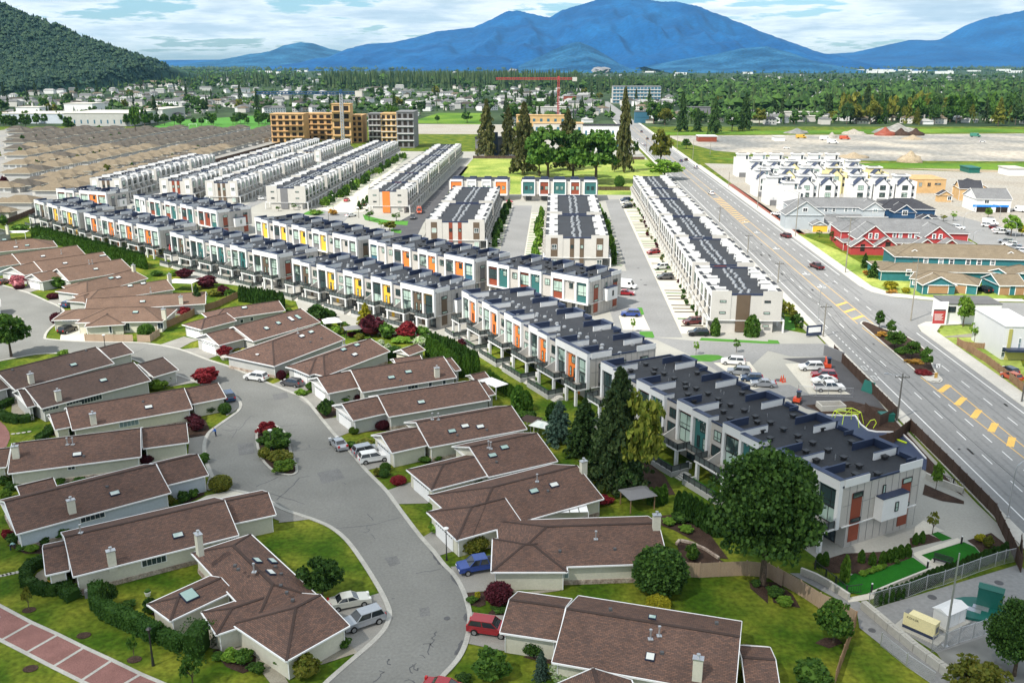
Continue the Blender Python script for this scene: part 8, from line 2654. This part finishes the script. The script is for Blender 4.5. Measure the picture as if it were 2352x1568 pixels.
for k_,cl,x,y,lb in[('van','yellow',1840,318,'yellow tipper lorry in the gravel works'),('van','orange',1940,321,'orange lorry in the gravel works'),('van','white',1912,330,'white truck by the green bank'),('van','white',1895,322,'white truck cab among the heaps'),('suv','white',2256,327,'white car on the dark patch of the gravel works'),('van','green',2240,315,'green truck near the pale rocks'),('saloon','white',1806,342,'white car on the track above the gabled roofs')]:
 v=vehicle(k_,cl,lb,P(x,y),-ROAD_A+R.uniform(-.3,.3),False)
 if k_=='van':
  v.scale=(1.5,1.3,1.3)
car('pickup','grey','c1',1440,440,1440,520,'black and chrome tipper truck on the dark lane')
car('van','orange','c1',1500,400,1500,455,'orange loader behind the tipper truck')
t=thing('football_goal','nearer white football goal on the sports field','goal',P(443,291),0,'goals')
for i,(x,y)in enumerate([(443,291),(482,283)]):
 if i:
  t=clone(t,'farther white football goal on the sports field',P(x,y))
 else:
  for nm,b in(('crossbar',(-3.6,3.6,-.1,.1,2.3,2.5)),('post',(-3.7,-3.5,-.1,.1,0,2.4)),('post',(3.5,3.7,-.1,.1,0,2.4))):
   mb=MB()
   mb.box(*b)
   part(nm,mb,M['trim'],t)
# ---------------------------------------------------------------- trees around the cemetery and beyond
for ln in '''t2 conifer needleo 110 1600 930 290|tawny conifer left of the leafy cemetery clump
t2 conifer needleo 510 1560 1000 300|tawny conifer in the middle of the cemetery clump
t2 conifer needleo 1022 1580 790 200|narrow tall spruce at the right of the cemetery
t1 conifer needleo 2120 1440 905 210|conifer in front of the navy stair tower
t1 conifer needleo 2320 1440 980 190|second conifer in front of the grey building
c2 tree leaf 330 130 -330 420|big leafy tree left in the cemetery clump
c2 tree leafd 560 110 -300 330|dark leafy tree behind the middle conifer
c2 tree leaf 770 160 -300 470|big leafy tree right in the cemetery clump
c2 tree leaf 250 90 -200 220|leafy tree at the left of the cemetery clump
t2 tree leafo 1360 1560 1215 190|green tree beside the far main road
c2 tree leafl 1400 120 -60 330|bright low tree at the road edge of the cemetery
c2 ball leaf 985 190 85 90|small round tree on the cemetery lawn
c1 block leaf 0 0 0 0|x
t2 fartree leafd 1130 1430 1310 70|small dark tree by the cemetery gate
t1 tree leaf 1245 1220 980 150|tree in front of the school wing
t0 fartree leaf 1250 1240 975 120|tall dark tree before the school
t0 fartree leafd 1330 1150 1000 60|narrow tree before the school
t0 fartree leafd 640 1215 1085 110|first round tree by the school car park
t0 fartree leafd 240 1190 1060 110|second round tree by the school car park
t0 fartree leafd 115 1200 1070 110|third round tree by the school car park
t1 fartree leafd 1665 1130 1060 45|single small tree on the green field
t1 fartree leafd 1940 1130 1035 100|round tree on the green field
t2 conifer needle 1560 1210 840 130|dead topped conifer right of the far road
t2 conifer needle 1850 1230 890 150|pointed conifer behind the gravel works
t2 conifer needle 2135 1200 845 140|tall pale conifer behind the gravel works
t2 conifer needle 1700 1215 990 100|smaller conifer behind the gravel works
t3 conifer needle 555 1060 860 140|broad conifer behind the mobile homes
t3 conifer needle 50 1060 900 120|conifer at the left of the mobile homes
t3 conifer needled 890 1120 760 130|dark tall conifer at the edge of the right hand wood
t2 tree leaf 1300 1140 940 150|leafy tree beside the far road bend
t2 tree leafd 2020 1210 1050 150|dark leafy tree behind the gravel works
t2 fartree leaf 1600 1370 1285 100|bush at the corner of the gravel works'''.splitlines():
 d_,lb=ln.split('|')
 c_,kd,mt,x_,yb,yt,w_=d_.split()
 if kd=='block':
  continue
 x_,yb,yt,w_=float(x_),float(yb),float(yt),float(w_)
 p=G(c_,x_,yb)
 plant(kd,mt,p,topz(p,c_,x_,yt),w_/4/((Q(c_,x_,yb)[1]-145)/60.6),lb,'trees in the middle distance')
def openarea(s,t):
 if-8<s-(61+12)<16 and t<1500:
  return False
 if-500<s<90 and t<850:
  return False
 if-405<s<-250 and t<1120:
  return False
 if-160<s<-60 and t<1160:
  return False
 if-60<s<66 and t<960:
  return False
 if s>66 and t<850+max(0,(s-300))*-.6:
  return False
 return abs(s)<.62*t+30
n=0
while n<175:
 y=180+110*rs.rand()**.8
 x=rs.uniform(0,2352)
 s,t=toRD(P(x,y))
 if not openarea(s,t)or t>2300:
  continue
 fir=rs.rand()<(.5 if x<1500 else.35)
 band=(x>1900 and t<1050)
 h=rs.uniform(16,30)if fir else rs.uniform(9,17)
 if band:
  h*=1.15
 plant('farfir' if fir else 'fartree',('needled' if fir else['leafd','leafd','leaf','needle','leafo'][rs.randint(5)]),RD(s,t),h,h*(.34 if fir else.9),('dark pointed fir standing among the far houses' if fir else 'round crowned tree standing among the far houses'),'single trees among the far houses')
 n+=1
def farwood(name,pts,hs,ws,firs,mts,label=None):
 """many small trees in one mesh: stacked cones for firs, lumpy crowns for the rest"""
 V,Fc,mi=[],[],[]
 k=0
 for(x,y,*zg),h,w,fr in zip(pts,hs,ws,firs):
  zg=zg[0]if zg else 0.0
  a0=rs.rand()*6
  if fr:
   tiers=((.0,.46,.55),(.34,.34,.8),(.62,.2,1.03))
   for z0,r,z1 in tiers:
    for i in range(5):
     a_=a0+i*1.257
     V.append((x+w*r*math.cos(a_)*rs.uniform(.8,1.2),y+w*r*math.sin(a_),zg+z0*h))
    V.append((x,y,zg+z1*h))
    Fc+=[(k+i,k+(i+1)%5,k+5)for i in range(5)]
    mi+=[0]*5
    k+=6
  else:
   for j in range(3):
    cx,cy,cz,r=x+rs.uniform(-.25,.25)*w,y+rs.uniform(-.25,.25)*w,zg+h*rs.uniform(.42,.7),w*rs.uniform(.28,.42)
    for i in range(5):
     a_=a0+i*1.257
     V.append((cx+r*math.cos(a_),cy+r*math.sin(a_),cz+r*rs.uniform(-.3,.2)))
    V.append((cx,cy,cz+r*rs.uniform(.7,1)))
    V.append((cx,cy,cz-r*.9))
    for i in range(5):
     Fc+=[(k+i,k+(i+1)%5,k+5),(k+(i+1)%5,k+i,k+6)]
    mi+=[1]*10
    k+=7
 me=bpy.data.meshes.new(name)
 me.from_pydata(V,[],Fc)
 for m_ in mts:
  me.materials.append(M[m_])
 me.polygons.foreach_set('material_index',mi)
 o=obj(name,me)
 o['kind']='stuff'
 return o
def spread(n,ymin,ymax,xr=(-60,2412),pw=1.0):
 out=[]
 while len(out)<n:
  y=ymin+(ymax-ymin)*rs.rand()**pw
  x=rs.uniform(*xr)
  q=P(x,y)
  s,t=toRD(q)
  if openarea(s,t):
   out.append((q.x,q.y))
 return out
for nm,n,y0,y1,xr,hh,pf in[('far_wood',3600,158,205,(-60,2412),(12,24),.55),('town_trees',1900,200,285,(-60,2412),(7,14),.35),('left_wood',900,163,190,(-60,700),(18,30),.5),('fir_belt',520,190,204,(740,1330),(30,44),.97),('fir_belt',160,186,200,(200,700),(24,36),.9),('dark_wood',520,190,214,(1290,1560),(18,28),.8),('right_wood',1700,196,264,(1560,2412),(14,26),.4),('mid_belt',150,262,286,(1500,1960),(6,13),.4)]:
 pts=[tuple(P(rs.uniform(*xr),rs.uniform(y0,y1)).xy)for _ in range(n)]if nm=='fir_belt' else spread(n,y0,y1,xr)if nm!='mid_belt' else[tuple(P(rs.uniform(*xr),rs.uniform(y0,y1)).xy)for _ in range(n)]
 fr=rs.rand(n)<pf
 hs=rs.uniform(hh[0],hh[1],n)
 farwood(nm,pts,hs,np.where(fr,hs*.36,hs*.72),fr,['needled','leafd' if nm not in('left_wood','right_belt')else 'leaf'])
farwood('plain_wood',spread(5200,150.5,163,(-200,2500)),rs.uniform(14,30,5200),rs.uniform(22,60,5200),rs.rand(5200)<.3,['needled','needled'])
def farhouse(key,w,d,h,rm,wm):
 def f(mb):
  mb.k=0
  mb.box(-w/2,w/2,-d/2,d/2,0,h)
  mb.k=1
  a_,b_=w/2+.5,d/2+.5
  z1=h+d*.22
  mb.add([(-a_,-b_,h),(a_,-b_,h),(a_,b_,h),(-a_,b_,h),(-a_+b_*.6,0,z1),(a_-b_*.6,0,z1)],[(0,1,5,4),(1,2,5),(2,3,4,5),(3,0,4)])
  mb.k=2
  for x_ in np.arange(-w/2+1.5,w/2-1,3.2):
   for z_ in([1.2]if h<4 else[1.2,4.0]):
    mb.box(x_-.6,x_+.6,-d/2-.06,-d/2,z_,z_+1.2)
 mb=MB()
 f(mb)
 return mb.mesh('far_house',[M[wm],M[rm],M['glassd']])
M['paleroof']=mat('pale grey roofing',(0.34,0.34,0.33),.8,.1,.1)
FH=[farhouse(0,12,9,5.4,'greyroof','beige2'),farhouse(1,14,10,3,'paleroof','white'),farhouse(2,11,9,5.4,'darkroof','palegrey'),farhouse(3,13,9,3,'tan2','cream'),farhouse(4,26,11,6,'greyroof','white'),farhouse(5,15,10,5.4,'tan','beige2')]
for i in range(115):
 x=rs.uniform(1930,2400)
 y=rs.uniform(262,287)
 h=rs.uniform(15,27)
 plant(['fartree','fartree','conifer'][i%3]if i%9 else 'farfir',['leaf','leafd','leafo','leafd','needle'][rs.randint(5)],P(x,y),h,h*rs.uniform(.45,.62),'tree in the dense wood edge behind the gravel works','trees of the wood edge behind the gravel works')
for i in range(60):
 x=rs.uniform(0,640)
 y=rs.uniform(283,292)
 h=rs.uniform(7,12)
 plant('fartree',['leafd','leaf'][i%2],P(x,y),h,h*.7,'tree in the line between the tan roofs and the school','trees by the school')
mb=MB()
for q in spread(620,172,250,(-40,2400),.8):
 a_=rs.choice([0,1.57,.6,-.9])
 w,d,h=rs.uniform(10,24),rs.uniform(8,12),rs.choice([3,5.5,7])
 mb.M=Matrix.Translation((q[0],q[1],0))@Matrix.Rotation(a_,4,'Z')
 mb.k=int(rs.randint(0,3))
 mb.box(-w/2,w/2,-d/2,d/2,0,h)
 mb.k=int(rs.randint(3,6))
 a_,b_,z1=w/2+.5,d/2+.5,h+d*.25
 mb.add([(-a_,-b_,h),(a_,-b_,h),(a_,b_,h),(-a_,b_,h),(-a_+b_*.5,0,z1),(a_-b_*.5,0,z1)],[(0,1,5,4),(1,2,5),(2,3,4,5),(3,0,4)])
mb.M=None
M['paleroof']=mat('pale grey roofing',(0.30,0.30,0.29),.8,.1,.1)
struct('distant_housing',mb,[M['white'],M['beige2'],M['palegrey'],M['paleroof'],M['tan2'],M['greyroof']],'stuff')
for i,q in enumerate(spread(285,205,286,(-20,2380),.9)):
 o=tag(obj('far_house',FH[rs.randint(6)],None,(q[0],q[1],0),rs.choice([0,1.57,.6,-.9])+rs.uniform(-.1,.1)),'small pitched roof house among the trees of the far town','house','houses of the far town')
for i,(x,y,w,m,lb)in enumerate([(20,184,60,4,'x'),(95,184,30,4,'x'),(170,186,40,4,'x'),(220,186,45,4,'x'),(265,194,60,5,'x'),(340,193,70,5,'x'),(400,192,50,5,'x'),(440,178,40,4,'x'),(520,182,50,2,'x')]):
 p=P(x,y+6)
 k=(y+6-145)/60.6
 o=tag(obj('apartment_building',FH[m],None,p,0),'long apartment block below the wooded hill, '+ORD[i]+' from the left','apartment building','apartment blocks below the hill')
 o.scale=(w/k/(26 if m==4 else 15)*1.0,1.4,2.0)
M['industrial']=mat('white metal roofing',(0.75,0.75,0.72),.5,.05,.1)
for i in range(46):
 y=rs.uniform(151.5,172)
 x=rs.uniform(1480,2352)if i<38 else rs.uniform(600,1400)
 p=P(x,y)
 k=(y-145)/60.6
 mb=MB()
 w=rs.uniform(8,50)/k
 mb.box(-w/2,w/2,-15,15,0,rs.uniform(8,14))
 tag(obj('warehouse',mb.mesh('warehouse',[M['industrial']]),None,p),'long white warehouse roof on the far plain','warehouse','warehouses on the far plain')
# ---------------------------------------------------------------- hills and mountains
from mathutils import noise as mnoise
def mountain(name,prof,dist,depth,mt,gul=.12,seed=0,n=150,rows=46,back=.5):
 """terrain whose crest runs along a line of (x, y) sight directions at the given distance"""
 xs=[a_[0]for a_ in prof]
 ys=[a_[1]for a_ in prof]
 V=[]
 for j in range(rows+8):
  v=j/(rows-1)
  for i in range(n):
   x=xs[0]+(xs[-1]-xs[0])*i/(n-1)
   y=float(np.interp(x,xs,ys))
   yc=(y-784)/F
   f_=math.cos(PITCH)-yc*math.sin(PITCH)
   zt=H-dist*(math.sin(PITCH)+yc*math.cos(PITCH))/f_
   X=(x-1176)/F/f_*dist
   if v<=1:
    Y=dist-depth*(1-v)
    Z=zt*(v**1.15)
   else:
    Y=dist+depth*(v-1)*3
    Z=zt*max(-.1,1-(v-1)*5)
   q=Vector((X/900+seed,Y/900,seed))
   ridge=mnoise.fractal(q*.9,1.0,2.1,5)
   g=1-abs(mnoise.fractal(Vector((X/420+seed,Y/1500,3.1)),1.0,2.0,3))
   env=4*v*(1-v)if v<1 else 0
   Z+=zt*gul*env*(ridge+(g-.7)*1.6)+(mnoise.noise(q*26)*zt*.012 if v>.6 else 0)
   V.append((X*(1-.04*(1-min(v,1))),Y,max(Z,-8)if v else-8))
 Fc=[(j*n+i,j*n+i+1,(j+1)*n+i+1,(j+1)*n+i)for j in range(rows+7)for i in range(n-1)]
 me=bpy.data.meshes.new(name)
 me.from_pydata(V,[],Fc)
 me.materials.append(M[mt])
 me.polygons.foreach_set('use_smooth',[True]*len(Fc))
 o=obj(name,me)
 o['kind']='structure'
 return o
M['forest']=mat('haze blue forest',(0.001,0.052,0.175),.95,.15,.0022,.25,.03,col2=(0.004,0.07,0.20))  # blue of the far haze is painted into the forest colour
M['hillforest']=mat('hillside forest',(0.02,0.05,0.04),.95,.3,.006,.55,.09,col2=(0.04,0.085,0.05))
M['spur']=mat('haze blue spur forest',(0.004,0.058,0.15),.95,.3,.004,.5,.05,col2=(0.018,0.088,0.17))  # spurs and foothill carry painted haze blue as well
M['hillconif']=leaf('hill conifers',(0.02,0.055,0.048),(0.04,0.082,0.055))
M['hillleaf']=leaf('hill broadleaves',(0.03,0.07,0.045),(0.065,0.115,0.055))
M['rock']=mat('quarry rock',(0.22,0.21,0.21),.9,.25,.01,.2,.05)
hl=mountain('wooded_hill',[(-500,-120),(-200,-60),(0,8),(40,31),(85,44),(125,58),(165,78),(215,98),(262,113),(290,124),(312,131),(336,139),(350,150),(362,172),(372,196)],2600,1100,'hillforest',.13,3.3,130,50)
hv=[v.co for v in hl.data.vertices]
hp=[]
while len(hp)<10500:
 j_,i_=rs.randint(0,51),rs.randint(25,128)
 a_,b_,c_=hv[j_*130+i_],hv[j_*130+i_+1],hv[(j_+1)*130+i_]
 u_,v_=rs.rand(),rs.rand()
 q=a_+(b_-a_)*u_+(c_-a_)*v_
 if q.z>-2:
  hp.append((q.x,q.y,q.z-2))
farwood('hill_wood',hp,rs.uniform(10,19,10500),rs.uniform(9,17,10500),rs.rand(10500)<.4,['hillconif','hillleaf'])
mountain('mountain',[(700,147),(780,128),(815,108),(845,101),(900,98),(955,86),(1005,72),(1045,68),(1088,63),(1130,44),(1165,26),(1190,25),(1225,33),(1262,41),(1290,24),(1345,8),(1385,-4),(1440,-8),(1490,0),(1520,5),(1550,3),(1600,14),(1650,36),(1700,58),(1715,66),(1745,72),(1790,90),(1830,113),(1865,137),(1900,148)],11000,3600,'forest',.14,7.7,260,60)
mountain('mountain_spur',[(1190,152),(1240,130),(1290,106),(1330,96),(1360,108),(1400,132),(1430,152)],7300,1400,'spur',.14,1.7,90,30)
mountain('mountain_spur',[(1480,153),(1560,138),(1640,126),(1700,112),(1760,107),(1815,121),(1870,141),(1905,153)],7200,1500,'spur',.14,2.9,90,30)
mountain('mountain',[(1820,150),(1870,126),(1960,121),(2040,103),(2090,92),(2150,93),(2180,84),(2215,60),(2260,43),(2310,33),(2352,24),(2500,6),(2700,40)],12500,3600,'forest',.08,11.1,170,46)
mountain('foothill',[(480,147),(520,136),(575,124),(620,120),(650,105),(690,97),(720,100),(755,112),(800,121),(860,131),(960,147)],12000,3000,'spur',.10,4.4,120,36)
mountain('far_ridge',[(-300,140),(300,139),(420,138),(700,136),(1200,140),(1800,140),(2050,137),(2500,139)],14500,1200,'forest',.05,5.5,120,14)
for c,(x,y,w,h)in enumerate([(1395,139,56,22),(1178,143,28,12)]):
 yc=(y-784)/F
 d_=5600+c*100
 f_=math.cos(PITCH)-yc*math.sin(PITCH)
 X=(x-1176)/F/f_*d_
 mb=MB()
 mb.blob((X,d_+400,8),w/F*d_/2.6,220,h/F*d_/2.4,18,9,.22,random.Random(3))
 struct('quarry_face',mb,M['rock'])
# ---------------------------------------------------------------- air
hz=MB()
hz.box(-18500,18500,-2300,19800,-12,1080)
vm=bpy.data.materials.new('haze')
vm.use_nodes=True
vm.node_tree.nodes.clear()
vo=vm.node_tree.nodes.new('ShaderNodeOutputMaterial')
pv=vm.node_tree.nodes.new('ShaderNodeVolumePrincipled')
pv.inputs['Color'].default_value=(0.30,0.68,1.0,1)
pv.inputs['Density'].default_value=0.00002
pv.inputs['Anisotropy'].default_value=0.0
vm.node_tree.links.new(pv.outputs[0],vo.inputs['Volume'])
struct('haze',hz,vm,'stuff')
cb=MB()
sh=sdir*(1500/sdir.z)
rc=random.Random(4)
for x_,y_,r1_,r2_ in[(-55,105,135,72),(60,110,120,66),(0,70,160,66),(-120,118,80,55),(130,84,80,66),(90,150,60,50)]:
 cb.blob((x_+sh.x,y_+sh.y,1500),r1_,r2_,25,28,8,.07,rc)
cm=bpy.data.materials.new('added shade cloud')
cm.use_nodes=True
cn=cm.node_tree.nodes
cn.clear()
co=cn.new('ShaderNodeOutputMaterial')
cmx=cn.new('ShaderNodeMixShader')
ct=cn.new('ShaderNodeBsdfTransparent')
cdf=cn.new('ShaderNodeBsdfTranslucent')
cdf.inputs[0].default_value=(.9,.9,.9,1)
cmx.inputs[0].default_value=.18
cm.node_tree.links.new(ct.outputs[0],cmx.inputs[1])
cm.node_tree.links.new(cdf.outputs[0],cmx.inputs[2])
cm.node_tree.links.new(cmx.outputs[0],co.inputs[0])
struct('cloud',cb,cm)  # unseen cloud, added behind and above the camera to shade the foreground
